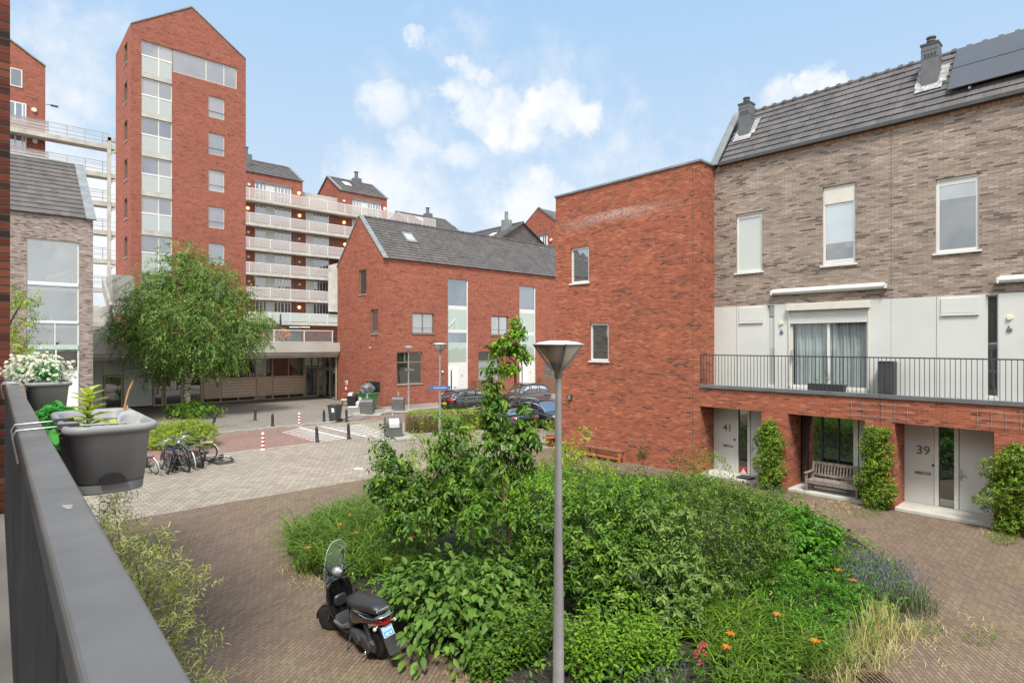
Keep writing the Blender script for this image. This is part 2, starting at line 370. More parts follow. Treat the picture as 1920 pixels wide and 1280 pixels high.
# planting bed of the island
bed=[G(*p)[:2] for p in ((538,1035),(600,1085),(690,1130),(740,1190),(880,1245),(960,1290),(1100,1330),(1300,1340),(1500,1310),(1640,1240),(1700,1160),(1690,1080),(1600,1010),(1500,955),(1400,925),(1290,905),(1180,893),(1060,880),(930,895),(760,905),(640,960),(560,1000))]
m=MB(); m.ext([(x,y,.0) for x,y in bed],(0,0,.05)); struct(m.build('soil',M['soil']))

# ================================================================== WINDOWS, ROOFS, TEXT
ZZ=V3(0,0,1)
def window(par,O,U,Nn,u0,u1,z0,z1,fm,pm,fw=.06,ins=.10,dep=.06,mull=(),tran=(),sill=None,name='window',pane='pane',bars=(),panes=None,label=None,sillw=.06):
    m=MB(); n0,n1=-ins-dep,-ins
    m.bb(O,U,Nn,u0,u0+fw,n0,n1,z0,z1).bb(O,U,Nn,u1-fw,u1,n0,n1,z0,z1)
    m.bb(O,U,Nn,u0+fw,u1-fw,n0,n1,z0,z0+fw).bb(O,U,Nn,u0+fw,u1-fw,n0,n1,z1-fw,z1)
    e=.004
    for q in mull: m.bb(O,U,Nn,q-fw*.5,q+fw*.5,n0+e,n1-e,z0+fw,z1-fw)
    for q in tran: m.bb(O,U,Nn,u0+fw,u1-fw,n0+2*e,n1-2*e,q-fw*.5,q+fw*.5)
    w=m.build(name,fm,par,world=True)
    if label: w['label']=label
    for (a,b,c,d,pmx) in (panes or [(u0,u1,z0,z1,pm)]):
        p=MB(); nn=n0+dep*.42; p.bb(O,U,Nn,a+fw*.5,b-fw*.5,nn-.006,nn,c+fw*.4,d-fw*.4) if pmx.name not in THIN else p.poly([O+U*(a+fw*.5)+Nn*nn+ZZ*c,O+U*(b-fw*.5)+Nn*nn+ZZ*c,O+U*(b-fw*.5)+Nn*nn+ZZ*d,O+U*(a+fw*.5)+Nn*nn+ZZ*d]); p.build(pane,pmx,w,world=True)
    if bars:
        p=MB()
        for q in bars: p.bb(O,U,Nn,u0,u1,-ins+.02,-ins+.045,q-.015,q+.015)
        p.build('guard_rail',M['mgrey'],w,world=True)
    if sill:
        p=MB(); p.bb(O,U,Nn,u0-sillw,u1+sillw,-ins,.05,z0-.06,z0-.003); p.build('sill',sill,w,world=True)
    return w
def tilemat(name,c,along):
    k=N(name); co=k.coord(); sp=k.node('ShaderNodeSeparateXYZ'); k.l.new(co,sp.inputs[0])
    cb=k.node('ShaderNodeCombineXYZ'); k.l.new(sp.outputs[along],cb.inputs[0]); k.l.new(sp.outputs[2],cb.inputs[1])
    mp=k.node('ShaderNodeMapping',{'Scale':(3.2,3.6,1)}); k.l.new(cb.outputs[0],mp.inputs[0])
    wn=k.node('ShaderNodeTexWhiteNoise',noise_dimensions='2D'); fl=k.node('ShaderNodeVectorMath',operation='FLOOR'); k.l.new(mp.outputs[0],fl.inputs[0]); k.l.new(fl.outputs[0],wn.inputs['Vector'])
    v=k.math('ADD',k.math('MULTIPLY',wn.outputs[0],.35),k.math('MULTIPLY',k.noise(co,.9,4,.65),.75))
    dk=tuple(x*.62 for x in c); lt=tuple(x*1.3 for x in c)
    k.set(k.b,'Base Color',k.ramp(v,[(.2,dk),(.85,lt)])); k.set(k.b,'Roughness',.62); k.bump(k.noise(co,40,3),.25,.006)
    return k.m
M['tiley']=tilemat('roof_tile_grey',(.100,.093,.091),1)
M['tilex']=tilemat('roof_tile_brown',(.098,.087,.082),0)
def roof(m,O,U,S,n,nrm,lift=.05,tile=0,seed=1):
    rg=random.Random(seed); L=U.length; ud=U.normalized()
    for i in range(n):
        a=O+S*(i/n); b=O+S*((i+1)/n)
        cuts=[0,L]
        if tile:
            k=int(L/tile); o=(i%2)*tile*.5; cuts=[0]+[min(L,o+tile*j) for j in range(1,k+1) if 0<o+tile*j<L-.02]+[L]
        for c,d in zip(cuts,cuts[1:]):
            j=rg.uniform(-.004,.006) if tile else 0; g=.004 if tile else 0
            p0=a+ud*(c+g); p1=a+ud*(d-g); q0=b+ud*(c+g); q1=b+ud*(d-g)
            P=[p0+nrm*(lift+j),p1+nrm*(lift+j),q1+nrm*(.012+j*.5),q0+nrm*(.012+j*.5),p0-nrm*.01,p1-nrm*.01]
            m.add(P,[(0,1,2,3),(4,5,1,0)])
    m.poly([O,O+U,O+U+S,O+S])
    return m
def text(body,size,mat,name,par,P,X,Y,ext=.004,align='CENTER',bold=.0,world=True,sx=1.0):
    c=bpy.data.curves.new('t','FONT'); c.body=body; c.size=size; c.extrude=ext; c.align_x=align; c.align_y='CENTER'; c.offset=bold; c.resolution_u=3
    o=bpy.data.objects.new('t',c); COL.objects.link(o); bpy.context.view_layer.update()
    me=bpy.data.meshes.new_from_object(o.evaluated_get(bpy.context.evaluated_depsgraph_get())); bpy.data.objects.remove(o); bpy.data.curves.remove(c)
    X=Vector(X).normalized(); Y=Vector(Y).normalized(); Z=X.cross(Y)
    mm=Matrix(((X.x*sx,Y.x,Z.x,P[0]),(X.y*sx,Y.y,Z.y,P[1]),(X.z*sx,Y.z,Z.z,P[2]),(0,0,0,1)))
    me.transform(mm); me.name=name; me.materials.clear(); me.materials.append(mat)
    n=bpy.data.objects.new(name,me); COL.objects.link(n)
    if par:
        n.parent=par
        if world:
            L=Vector((0,0,0)); q=par
            while q: L+=q.location; q=q.parent
            n.location=-L
    return n

# ================================================================== RIGHT-HAND HOUSES (numbers 41 and 39)
XF,XB,YC,YE,YB,YR=18.75,19.75,10.79,17.74,5.22,-3.0
UY=V3(0,-1,0); NX=V3(-1,0,0)           # along the wall to the right in view; outward
def yf(px): return onx(px,XF)[0]
def yb(px): return onx(px,XB)[0]
def zf(px,py): return onx(px,XF,py)[1]
def zb(px,py): return onx(px,XB,py)[1]
Z1,Z2,Z3=3.10,5.92,10.98               # balcony floor, underside of upper brick, eaves
h41=thing('terraced_house','end terrace house with red brick corner block, grey brick upper floor and door 41','house',(19.4,9,0))
h39=thing('terraced_house','grey brick terrace house with solar panels and door 39','house',(19.4,2,0))
# --- red corner block
O=V3(XF,YE,0)
def uo(px): return YE-yf(px)
wb=[(uo(1070),uo(1104),zf(1070,532),zf(1070,466)),(uo(1106),uo(1141),zf(1106,676),zf(1106,606))]
m=MB(); m.wall(O,UY,YE-YC,11.0,wb,V3(.16,0,0))
m.wall(V3(XF,YC,0),V3(1,0,0),XB-XF+.3,11.0)                                           # return beside the balcony
m.wall(V3(27,YE,0),V3(-1,0,0),27-XF,11.0); m.poly([(XF,YC,10.99),(27,YC,10.99),(27,YE,10.99),(XF,YE,10.99)])
m.build('brick_wall',M['red'],h41,world=True)
m=MB(); m.box(XF-.05,YC-.05,11.0,XF+.26,YE+.05,11.09); m.box(XF+.26,YC-.05,11.0,XB+.2,YC+.26,11.088); m.build('coping',M['zinc'],h41,bevel=.012,world=True)
for (a,b,c,d),pm in zip(wb,(M['gmid'],M['gdark'])):
    window(h41,O,UY,NX,a,b,c,d,M['white'],pm,fw=.085,ins=.07,dep=.07,sill=M['white'])
m=MB(); y,z=onx(1070,XF,744); m.box(XF-.09,y-.09,z-.13,XF,y+.09,z+.13); wl=m.build('wall_lamp',M['dgrey'],h41,bevel=.01,world=True)
m=MB(); m.box(XF-.095,y-.055,z-.09,XF-.0905,y+.055,z+.09); m.build('lens',M['lampg'],wl,world=True)
m=MB(); m.box(XF-.003,yf(1299)-.006,0,XF+.01,yf(1299)+.006,10.9); m.build('expansion_joint',M['dgrey'],h41,world=True)
# --- lower red wall: lintel band and piers
zl=2.42
def lower(par,ya,yb_,piers):
    m=MB(); m.box(XF,yb_,zl,XB-.02,ya,3.06)
    for p,q in piers: m.box(XF,q,0,XB-.004,p,zl+.002)
    m.build('brick_pier_wall',M['red'],par,world=True)
lower(h41,YC-.003,YB+.004,[(yf(1428),yf(1477)),(yf(1621.5),YB+.004)])
lower(h39,YB-.004,YR,[(YB-.004,yf(1677)),(yf(1864),yf(1990)),(YR+.6,YR)])
# --- white ground floor fronts (recessed)
def front(par,ya,yb_,zt,segs,z0=.10):
    for nm,a,b,mt,off in segs:
        m=MB(); m.box(XB+off,yb(b)+.004,z0,XB+.2,yb(a)-.004,zt); m.build(nm,mt,par,world=True)
YG=2.4
front(h41,0,0,YG,[('wall_panel',1338,1381,M['panel'],-.03),('door_post',1381.5,1385.5,M['white'],-.05),('side_light',1386,1402,M['gdark'],.02),('door_post',1402.5,1407.5,M['white'],-.05),
    ('door',1408,1429,M['panel'],-.03)])
front(h39,0,0,YG,[('wall_panel',1683,1752,M['panel'],-.03),('door_post',1752.5,1761,M['white'],-.05),('side_light',1761.5,1789,M['gdark'],.02),('door_post',1789.5,1798.5,M['white'],-.05),
    ('door',1799,1864,M['panel'],-.03),('wall_panel',1865,2200,M['panel'],-.02)])
m=MB(); m.box(XB+.05,yb(1477)+.3,.1,XB+.06,yb(1601),YG); 
wd=m.build('shop_window',M['gdark'],h41,world=True)
m=MB()
for p in (1487,1513,1541,1572): m.box(XB+.0,yb(p)-.02,.16,XB+.045,yb(p)+.02,YG)
m.box(XB-.0,yb(1601),.1,XB+.045,yb(1477)+.2,.16); m.build('window_frame',M['dgrey'],wd,world=True)
m=MB(); m.box(XB-.06,yb(1610),.14,XB+.1,yb(1601)-.004,YG); m.build('door_post',M['white'],h41,world=True)
m=MB(); m.box(XB-.03,YB+.02,.14,XB+.1,yb(1611)-.004,YG); m.build('door',M['panel'],h41,world=True)
# number, letter box, handles
def doorbits(par,num,px,py,lb,kn,hd):
    y,z=onx(px,XB,py); text(num,.34,M['mgrey'],'house_number',par,(XB-.034,y,z),(0,-1,0),(0,0,1),.006,bold=.006)
    y0,z0=onx(lb[0],XB,lb[1]); y1,_=onx(lb[2],XB,lb[1]); m=MB(); m.box(XB-.045,y1,z0-.035,XB-.028,y0,z0+.035); lbx=m.build('letter_box',M['mgrey'],par,world=True,bevel=.004)
    m=MB(); m.box(XB-.048,y1+.02,z0-.012,XB-.0455,(y0+y1)/2+.03,z0+.02); m.build('letter_flap',M['steel'],lbx,world=True)
    y,z=onx(kn[0],XB,kn[1]); m=MB(); m.box(XB-.06,y-.03,z-.03,XB-.028,y+.03,z+.03); m.build('doorbell',M['dgrey'],par,world=True)
    y,z=onx(hd[0],XB,hd[1]); m=MB(); m.box(XB-.045,y-.02,z-.15,XB-.028,y+.02,z+.15); m.bar((XB-.075,y+.01,z),(XB-.075,y-.12,z),.02); m.bar((XB-.04,y,z),(XB-.08,y,z),.02); m.build('door_handle',M['steel'],par,world=True)
doorbits(h41,'41',1365,802,(1357,834,1375.5),(1378,823.5),(1411,838))
doorbits(h39,'39',1731.5,844,(1716,884,1746),(1750.5,871.5),(1802.5,890))
y,z=onx(1394,XB,882); m=MB(); m.ext([(XB+.015,y+.16,z-.13),(XB+.015,y-.16,z-.13),(XB+.015,y-.16,z+.12),(XB+.015,y+.16,z+.12)],(-.006,0,0)); wsg=m.build('window_sticker',M['redp'],h41,world=True)
m=MB(); m.ext([(XB+.008,y+.11,z-.10),(XB+.008,y-.11,z-.10),(XB+.008,y,z+.09)],(-.004,0,0)); m.build('triangle',M['whitep'],wsg,world=True)
# thresholds
def step(par,a,b): 
    m=MB(); m.box(XF-.02,b,0,XB+.02,a,.095); m.build('threshold',M['conc'],par,bevel=.012,world=True)
step(h41,YC-.02,yf(1428)+.003); step(h41,yf(1477)-.003,yf(1621.5)+.003); step(h39,yf(1677)-.003,yf(1864)+.003)
# --- balcony slab and railing
def balcony(par,ya,yb_):
    m=MB(); m.box(XF-.05,yb_,3.07,XF+.03,ya,3.19); m.box(XF+.03,yb_,3.075,XB+.05,ya,3.12); m.build('balcony_slab',M['mgrey'],par,world=True,bevel=.008)
    r=MB(); r.box(XF-.01,yb_,4.20,XF+.03,ya,4.235); rl=r.build('balcony_railing',M['dgrey'],par,world=True)
    n=int((ya-yb_)/.112); r=MB()
    for i in range(n+1):
        y=ya-.03-i*.112; r.box(XF+.002,y-.007,3.15,XF+.018,y+.007,4.205)
    r.build('railing_bars',M['dgrey'],rl,world=True)
balcony(h41,YC-.004,YB+.004); balcony(h39,YB-.004,YR)
# --- white panel storey
def storey(par,ya,yb_,holes,seams):
    O=V3(XB,ya,0); hs=[(ya-yb(a),ya-yb(b),c,d) for a,b,c,d in holes]
    m=MB(); m.wall(O,UY,ya-yb_,Z2,hs,V3(.12,0,0),zero=Z1); m.build('panel_wall',M['panel'],par,world=True)
    m=MB()
    for p,a,b in seams: m.box(XB-.002,yb(p)-.008,a,XB+.004,yb(p)+.008,b)
    m.build('panel_seam',M['lampg'],par,world=True)
    return O,hs
O,hs=storey(h41,YC-.003,YB+.003,[(1439,1452,3.2,Z2-.02),(1481,1629,3.2,5.33)],[(1381,Z1,Z2),(1479,Z1,5.6)])
def hatchp(par,p0,p1,z0,z1):
    m=MB(); m.box(XB-.03,yb(p1),z0,XB-.001,yb(p0),z1); m.build('vent_hatch',M['panel'],par,bevel=.008,world=True)
    m=MB(); m.box(XB-.05,yb(p1),z0-.07,XB-.001,yb(p0),z0-.012); m.build('vent_sill',M['white'],par,bevel=.008,world=True)
hatchp(h41,1386,1431,5.38,5.86)
window(h41,O,UY,NX,hs[0][0],hs[0][1],3.2,Z2-.02,M['panel'],M['gblind'],fw=.03,ins=.05,panes=[(hs[0][0],hs[0][1],3.2,5.5,M['gblind']),(hs[0][0],hs[0][1],5.5,Z2-.02,M['gdark'])])
a,b=hs[1][:2]; mid=YC-.003-yb(1552.5)
wd=window(h41,O,UY,NX,a,b,3.2,5.33,M['white'],M['gclear'],fw=.075,ins=.03,dep=.08,mull=(mid,),name='sliding_door')
ch=MB(); n=160; q=[]                                   # curtains behind the glass
for i in range(n+1):
    u=a+.08+(b-a-.16)*i/n; q.append((XB+.21+.035*math.sin(i*.83)+.03*math.sin(i*.31+1),YC-u))
ch.rings([[(x,y,3.24) for x,y in q],[(x,y,5.32) for x,y in q]],cap=False,close=False); ch.build('curtain',M['curtain'],wd,world=True)
m=MB(); m.box(XB+.6,YC-b-.2,3.1,XB+.62,YC-a+.2,5.5); m.build('room_wall',M['tan'],wd,world=True)
m=MB(); m.box(XB-.07,YC-a-.06,4.05,XB-.03,YC-a-.10,4.4); m.build('door_handle',M['steel'],wd,world=True)
m=MB()
for i in range(11): m.bb(V3(XB,YC,0),UY,NX,a+.02,b-.02,.012,.03,5.28-.0+i*.042-.02,5.28+i*.042+.018)
sh=m.build('roller_shutter',M['white'],h41,world=True,bevel=.004)
m=MB(); m.bb(V3(XB,YC,0),UY,NX,a-.06,b+.05,0,.16,5.68,5.90); m.bb(V3(XB,YC,0),UY,NX,a-.03,a+.02,.0,.05,3.2,5.68); m.bb(V3(XB,YC,0),UY,NX,b-.02,b+.03,0,.05,3.2,5.68); m.build('shutter_box',M['cream'],sh,world=True,bevel=.01)
O,hs=storey(h39,YB-.003,YR,[(1848,1872,3.2,Z2-.02),(1925,2050,3.2,5.33)],[(1756,Z1,Z2)])
hatchp(h39,1764,1836,5.44,5.86)
window(h39,O,UY,NX,hs[0][0],hs[0][1],3.2,Z2-.02,M['panel'],M['gmid'],fw=.035,ins=.05)
window(h39,O,UY,NX,hs[1][0],hs[1][1],3.2,5.33,M['white'],M['gmid'],fw=.075,ins=.03)
def socket(par,px,py,col,r):
    y,z=onx(px,XB,py); m=MB(); m.cyl((XB-.05,y,z),(XB-.001,y,z),r*.55,r*.7,n=14); m.build('wall_lamp' if col is not M['mgrey'] else 'wall_ornament',col,par,world=True)
socket(h41,1465,606,pmat('lamp_cream',(.72,.68,.50),.4),.10); socket(h39,1893,595.5,pmat('lamp_cream_two',(.72,.68,.50),.4),.10)
for par,px,py in ((h41,1466,622),(h39,1893.5,617)):
    y,z=onx(px,XB,py); m=MB(); m.box(XB-.04,y-.05,z-.06,XB-.001,y+.06,z+.03); m.box(XB-.04,y+.0,z+.03,XB-.001,y+.035,z+.10); m.build('wall_ornament',M['mgrey'],par,bevel=.02,world=True)
# --- upper brick with windows
def upper(par,ya,yb_,wins):
    O=V3(XB,ya,0); hs=[(ya-yb(w[0]),ya-yb(w[1]),zb(w[0],w[3]),zb(w[0],w[2])) for w in wins]
    m=MB(); m.wall(O,UY,ya-yb_,Z3,hs,V3(.14,0,0),zero=Z2); m.poly([(XB,ya,Z2),(XB,yb_,Z2),(XB+.2,yb_,Z2),(XB+.2,ya,Z2)]); m.build('brick_wall',M['beige'],par,world=True)
    return O,hs
O,hs=upper(h41,YC-.002,YB+.005,[(1380.5,1429,402.5,512),(1542,1604,352,498)])
a,b,c,d=hs[0]; window(h41,O,UY,NX,a,b,c,d,M['white'],M['gblind'],fw=.075,ins=.06,sill=M['white'],tran=(d-.13,))
a,b,c,d=hs[1]; w=window(h41,O,UY,NX,a,b,c,d,M['white'],M['gsky'],fw=.075,ins=.06,sill=M['white'],tran=(c+.12,),panes=[(a,b,c+.1,c+.55,M['gdark']),(a,b,c+.50,d-.5,M['gpale'])])
m=MB(); m.bb(O,UY,NX,a+.02,b-.02,-.14,-.05,d-.56,d-.02); m.build('transom_panel',M['cream'],w,bevel=.012,world=True)
m=MB(); m.bb(O,UY,NX,a+.04,b-.04,-.11,-.09,c+.5,c+.68); m.build('roller_blind',M['lampg'],w,world=True)
O,hs=upper(h39,YB-.005,YR,[(1754,1836,337,475)])
a,b,c,d=hs[0]; w=window(h39,O,UY,NX,a,b,c,d,M['white'],M['gmid'],fw=.08,ins=.06,sill=M['white'],tran=(d-.16,),panes=[(a,b,d-.62,d,M['gmid']),(a,b,c,d-.56,M['gdark'])])  # darker lower pane painted in for a roof reflected in the glass
# --- awnings
def awning(par,p0,p1,y0):
    a,b=yb(p0),yb(p1); zc=onx(p0,XB-.1,y0)[1]; m=MB(); pr=[(.0,.09),(.10,.10),(.15,.06),(.16,-.02),(.12,-.08),(.0,-.09)]
    m.ext([(XB-.012-x,a,zc+z) for x,z in pr],(0,b-a,0)); o=m.build('awning_cassette',M['white'],par,bevel=.012,world=True)
    m=MB()
    for yy in (a+.03,b-.03): m.box(XB-.19,yy-.03,zc-.10,XB-.004,yy+.03,zc+.06)
    m.build('end_cap',M['panel'],o,bevel=.02,world=True)
awning(h41,1451,1660,548.5); awning(h39,1875,2100,524.5)
# --- roof
XE,XR,ZR=XB-.06,21.42,13.22
def terr_roof(par,ya,yb_,seed):
    S=V3(XR-XE,0,ZR-11.06); nrm=V3(-S.z,0,S.x).normalized()
    m=MB(); roof(m,V3(XE,ya,11.06),V3(0,yb_-ya,0),S,9,nrm,.045,.31,seed); r=m.build('roof',M['tiley'],par,world=True)
    m=MB(); m.box(XE-.10,yb_,10.97,XB+.05,ya,11.09); m.build('gutter',M['dgrey'],r,world=True,bevel=.01)
    m=MB(); m.box(XB-.015,yb_,10.86,XB+.02,ya,10.97); m.build('brick_course',M['orangeb'],par,world=True)
    m=MB(); k=int((ya-yb_)/.36)
    m.tube([(XR+.03,ya,ZR+.02),(XR+.03,yb_,ZR+.02)],.085,8)
    for i in range(k+1): m.tube([(XR+.03,ya-.05-i*.36,ZR+.03),(XR+.03,ya-.15-i*.36,ZR+.03)],.118,8)
    m.build('ridge_tiles',M['tiley'],r,world=True)
    m=MB(); m.poly([(XR,ya,ZR),(XR,yb_,ZR),(27,yb_,11.0),(27,ya,11.0)]); m.build('rear_slope',M['tiley'],r,world=True)
    return r,S,nrm
M['orangeb']=brick('soldier_course',[(.16,.08,.05),(.26,.13,.075),(.36,.19,.11),(.42,.23,.13),(.46,.27,.16)],(.22,.15,.10),bw=.06,bh=.3,dark=.1)
r41,S,nrm=terr_roof(h41,YC-.25,YB+.002,3); r39,S,nrm=terr_roof(h39,YB-.002,YR,4)
m=MB(); e=V3(XE,0,11.06)-nrm*.12
P0=V3(XE-.12,0,10.98); P1=V3(XR-.02,0,ZR+.14); wv=V3(0,.30,0)
q=[P0+V3(0,YC-.22,0),P1+V3(0,YC-.22,0),P1+V3(0,YC-.22,0)+wv,P0+V3(0,YC-.22,0)+wv]
m.ext([q[0],q[1],q[2],q[3]],nrm*.06); m.build('verge_flashing',M['zinc'],r41,world=True)
m=MB(); m.add([(XE,YC-.05,11.0),(XR,YC-.05,ZR+.1),(27,YC-.05,11.0)],[(0,1,2)]); m.build('gable_wall',M['zinc'],r41,world=True)
def chimney(par,x,y,z0,z1,w,d):
    m=MB(); m.box(x-w/2,y-d/2,z0-.5,x+w/2,y+d/2,z1); c=m.build('chimney',M['dgrey2'],par,bevel=.008,world=True)
    m=MB(); m.box(x-w/2-.02,y-d/2-.02,z1-.04,x+w/2+.02,y+d/2+.02,z1+.015)
    for zz in (z1-.2,z1-.44): m.box(x-w/2-.004,y-d/2-.004,zz,x+w/2+.004,y+d/2+.004,zz+.016)
    m.build('cap',M['dgrey'],c,world=True)
    m=MB()
    for k in range(4):
        for j in range(2): m.box(x-w/2-.005,y-d/2+.05+k*(d-.1)/4,z1-.40+j*.06,x-w/2+.01,y-d/2+.10+k*(d-.1)/4,z1-.36+j*.06)
    m.build('vent_slots',M['black'],c,world=True)
    m=MB(); m.cyl((x,y,z1),(x,y,z1+.22),.085,n=12); m.cyl((x,y,z1+.10),(x,y,z1+.135),.12,n=12); m.cyl((x,y,z1+.2),(x,y,z1+.24),.125,n=12); m.build('flue',M['dgrey2'],c,world=True)
    m=MB(); f=lambda xx:ZR-(XR-xx)*S.z/S.x
    def pl(x0,x1,y0,y1): m.poly([V3(x0,y0,f(x0))+nrm*.07,V3(x1,y0,f(x1))+nrm*.07,V3(x1,y1,f(x1))+nrm*.07,V3(x0,y1,f(x0))+nrm*.07])
    a,b=x-w/2,x+w/2
    pl(a-.16,a+.01,y-d/2-.12,y+d/2+.12); pl(a+.0,b+.12,y+d/2-.01,y+d/2+.15); pl(a+.0,b+.12,y-d/2-.2,y-d/2+.01); m.build('flashing',M['lead'],c,world=True)
M['dgrey2']=pmat('slate_grey_cladding',(.115,.122,.128),.55,var=.08,scale=2)
chimney(r41,20.72,10.05,12.2,13.32,.42,.42); chimney(r39,20.72,4.45,12.2,13.36,.42,.42)
m=MB(); y0=3.92; pw,n=2.2,3
s1=MB()
for i in range(n):
    for a,b in ((.22,.575),(.585,.94)):
        yy0=y0-i*(pw+.02); p=V3(XE,yy0,11.06)+S*a+nrm*.16; q=V3(XE,yy0,11.06)+S*b+nrm*.16
        pn=MB(); pn.ext([p,q,q+V3(0,-pw,0),p+V3(0,-pw,0)],nrm*.035); pn.build('solar_panel',M['solar'],h39,bevel=.006,world=True)
for yy in (y0-.5,y0-1.7,y0-2.8,y0-4.2):
    p=V3(XE,yy,11.06)+S*.19+nrm*.1; q=V3(XE,yy,11.06)+S*.95+nrm*.1; s1.bar(p,q,.05,.05)
s1.build('mounting_rail',M['steel'],h39,world=True)
# trellis wires over the piers
def trellis(par,p0,p1,nv):
    m=MB(); ya,yz=yf(p0),yf(p1)
    for i in range(nv): y=ya+(yz-ya)*i/(nv-1); m.tube([(XF-.03,y,2.50),(XF-.03,y,2.97)],.005,5)
    for z in (2.55,2.73,2.91): m.tube([(XF-.035,ya+.12,z),(XF-.035,yz-.12,z)],.005,5)
    m.build('wire_trellis',M['steel'],par,world=True)
trellis(h41,1597,1641,3); trellis(h39,1655,1702,3); trellis(h39,1833,1915,4)
# rear and side closing walls
m=MB(); m.wall(V3(27,YC,0),V3(0,-1,0),YC-YB,11.0); m.wall(V3(27,YE,0),V3(0,-1,0),YE-YC,11.0); m.build('rear_wall',M['beige'],h41,world=True)
m=MB(); m.wall(V3(27,YB,0),V3(0,-1,0),YB-YR,11.0); m.wall(V3(27,YR,0),V3(-1,0,0),27-XB,11.0); m.build('rear_wall',M['beige'],h39,world=True)

# ================================================================== THE CAMERA'S OWN HOUSE AND BALCONY
own=thing('terraced_house','dark red brick house at the left edge beside the balcony rail','house',(-4,6,0))
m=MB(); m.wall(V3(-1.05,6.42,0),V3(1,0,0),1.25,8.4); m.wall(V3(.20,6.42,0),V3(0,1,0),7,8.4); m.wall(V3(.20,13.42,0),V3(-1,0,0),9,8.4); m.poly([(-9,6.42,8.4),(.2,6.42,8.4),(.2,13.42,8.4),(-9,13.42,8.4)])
m.wall(V3(-1.05,-12,0),V3(0,1,0),18.42,6.0); m.wall(V3(-9,-12,0),V3(1,0,0),7.95,6); m.wall(V3(-9,13.42,0),V3(0,-1,0),25.4,6); m.poly([(-9,-12,6),(-1.05,-12,6),(-1.05,6.42,6),(-9,6.42,6)]); m.ext([(-1.05,-12,6.01),(-4.6,-12,13.4),(-9,-12,6.01)],(0,18.4,0))  # unseen facade cut low for light; steep roof added for window reflections
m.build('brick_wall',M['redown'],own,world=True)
m=MB(); m.box(-1.05,-3,3.02,.16,6.40,3.2); m.build('balcony_floor',M['conc2'],own,world=True)
rail=thing('balcony_railing','grey metal balcony rail with flat top running along the left foreground','railing',(0,0,0),-R(.95))
ZH=EYE-.262
m=MB(); m.box(.049,-.6,ZH-.045,.116,6.40,ZH); m.build('handrail',pmat('rail_grey_paint',(.135,.134,.132),.36,var=.10,scale=5,spec=.5),rail,bevel=.006,seg=3)
m=MB()
for i in range(70): m.box(.058,-.55+i*.1,3.24,.108,-.55+i*.1+.012,ZH-.04)
b=m.build('railing_bars',M['dgrey'],rail)
m=MB(); m.box(.055,-.6,3.2,.111,6.4,3.245); m.build('bottom_rail',M['dgrey'],rail)
for i,yy in enumerate((.9,3.2,5.6)):
    m=MB(); m.box(.06,yy-.02,3.1,.105,yy+.02,ZH-.044); m.build('post',M['dgrey'],rail)
# ================================================================== RED BRICK TERRACE IN THE MIDDLE
UX=V3(1,0,0); NY=V3(0,-1,0); UYm=V3(0,-1,0)
XG,YF_,EZ=21.96,38.16,11.0
mid=thing('brick_terrace','red brick terrace with steep brown tiled roof and glazed stair strips behind the street lamps','house',(30,41,0))
def fx(px): return ony(px,YF_)[0]
def fz(px,py): return ony(px,YF_,py)[1]
O=V3(XG,YF_,0); LW=26.0
def fu(px): return fx(px)-XG
strips=[(fu(840),fu(878),0.05,fz(840,522)),(fu(974),fu(1004.4),0.05,fz(974,536))]
wins=[(fu(744),fu(792),fz(744,721),fz(744,660)),(fu(897),fu(937),fz(897,714),fz(897,659)),(fu(1021),fu(1052),fz(1021,714),fz(1021,679)),
      (fu(773),fu(814),fz(773,625),fz(773,586)),(fu(921),fu(953),fz(921,628),fz(921,592)),(fu(1060),fu(1090),fz(921,628),fz(921,592))]
m=MB(); m.wall(O,UX,LW,EZ,strips+wins,V3(0,.16,0))
GW=7.34
gw=[(YF_+GW-onx(673,XG)[0],YF_+GW-onx(687,XG)[0],onx(673,XG,553)[1],onx(673,XG,507)[1]),(YF_+GW-onx(695,XG)[0],YF_+GW-onx(709,XG)[0],onx(695,XG,626)[1],onx(695,XG,580)[1])]
OG=V3(XG,YF_+GW,0)
m.wall(OG,UYm,GW,EZ,gw,V3(.16,0,0)); m.poly([(XG,YF_+GW,EZ),(XG,YF_,EZ),(XG,YF_+GW/2,14.5)])
m.wall(V3(XG+LW,YF_+GW,0),V3(-1,0,0),LW,EZ); m.wall(V3(XG+LW,YF_,0),V3(0,1,0),GW,EZ); m.poly([(XG+LW,YF_,EZ),(XG+LW,YF_+GW,EZ),(XG+LW,YF_+GW/2,14.5)])
m.build('brick_wall',M['red2'],mid,world=True)
S=V3(0,GW/2+.12,3.62); nr=V3(0,-S.z,S.y).normalized()
m=MB(); roof(m,V3(XG+.3,YF_-.12,EZ-.1),V3(LW-.3,0,0),S,15,nr,.05)
S2=V3(0,-GW/2-.12,3.62); m.poly([(XG,YF_+GW+.12,EZ-.1),(XG+LW,YF_+GW+.12,EZ-.1),(XG+LW,YF_+GW/2,14.52),(XG,YF_+GW/2,14.52)])
r=m.build('roof',M['tilex'],mid,world=True)
m=MB(); m.ext([V3(XG-.05,YF_-.16,EZ-.16)+nr*.03,V3(XG+.36,YF_-.16,EZ-.16)+nr*.03,V3(XG+.36,YF_+GW/2,14.55)+nr*.04,V3(XG-.05,YF_+GW/2,14.55)+nr*.04],nr*.07)
m.bar((XG-.02,YF_+GW+.05,EZ-.05),(XG-.02,YF_+GW/2,14.56),.08,.1); m.build('verge_flashing',M['zinc'],r,world=True)
m=MB(); m.tube([(XG+.3,YF_+GW/2,14.56),(XG+LW,YF_+GW/2,14.56)],.11,8)
for i in range(60): m.tube([(XG+.5+i*.42,YF_+GW/2,14.57),(XG+.6+i*.42,YF_+GW/2,14.57)],.14,6)
m.build('ridge_tiles',M['tilex'],r,world=True)
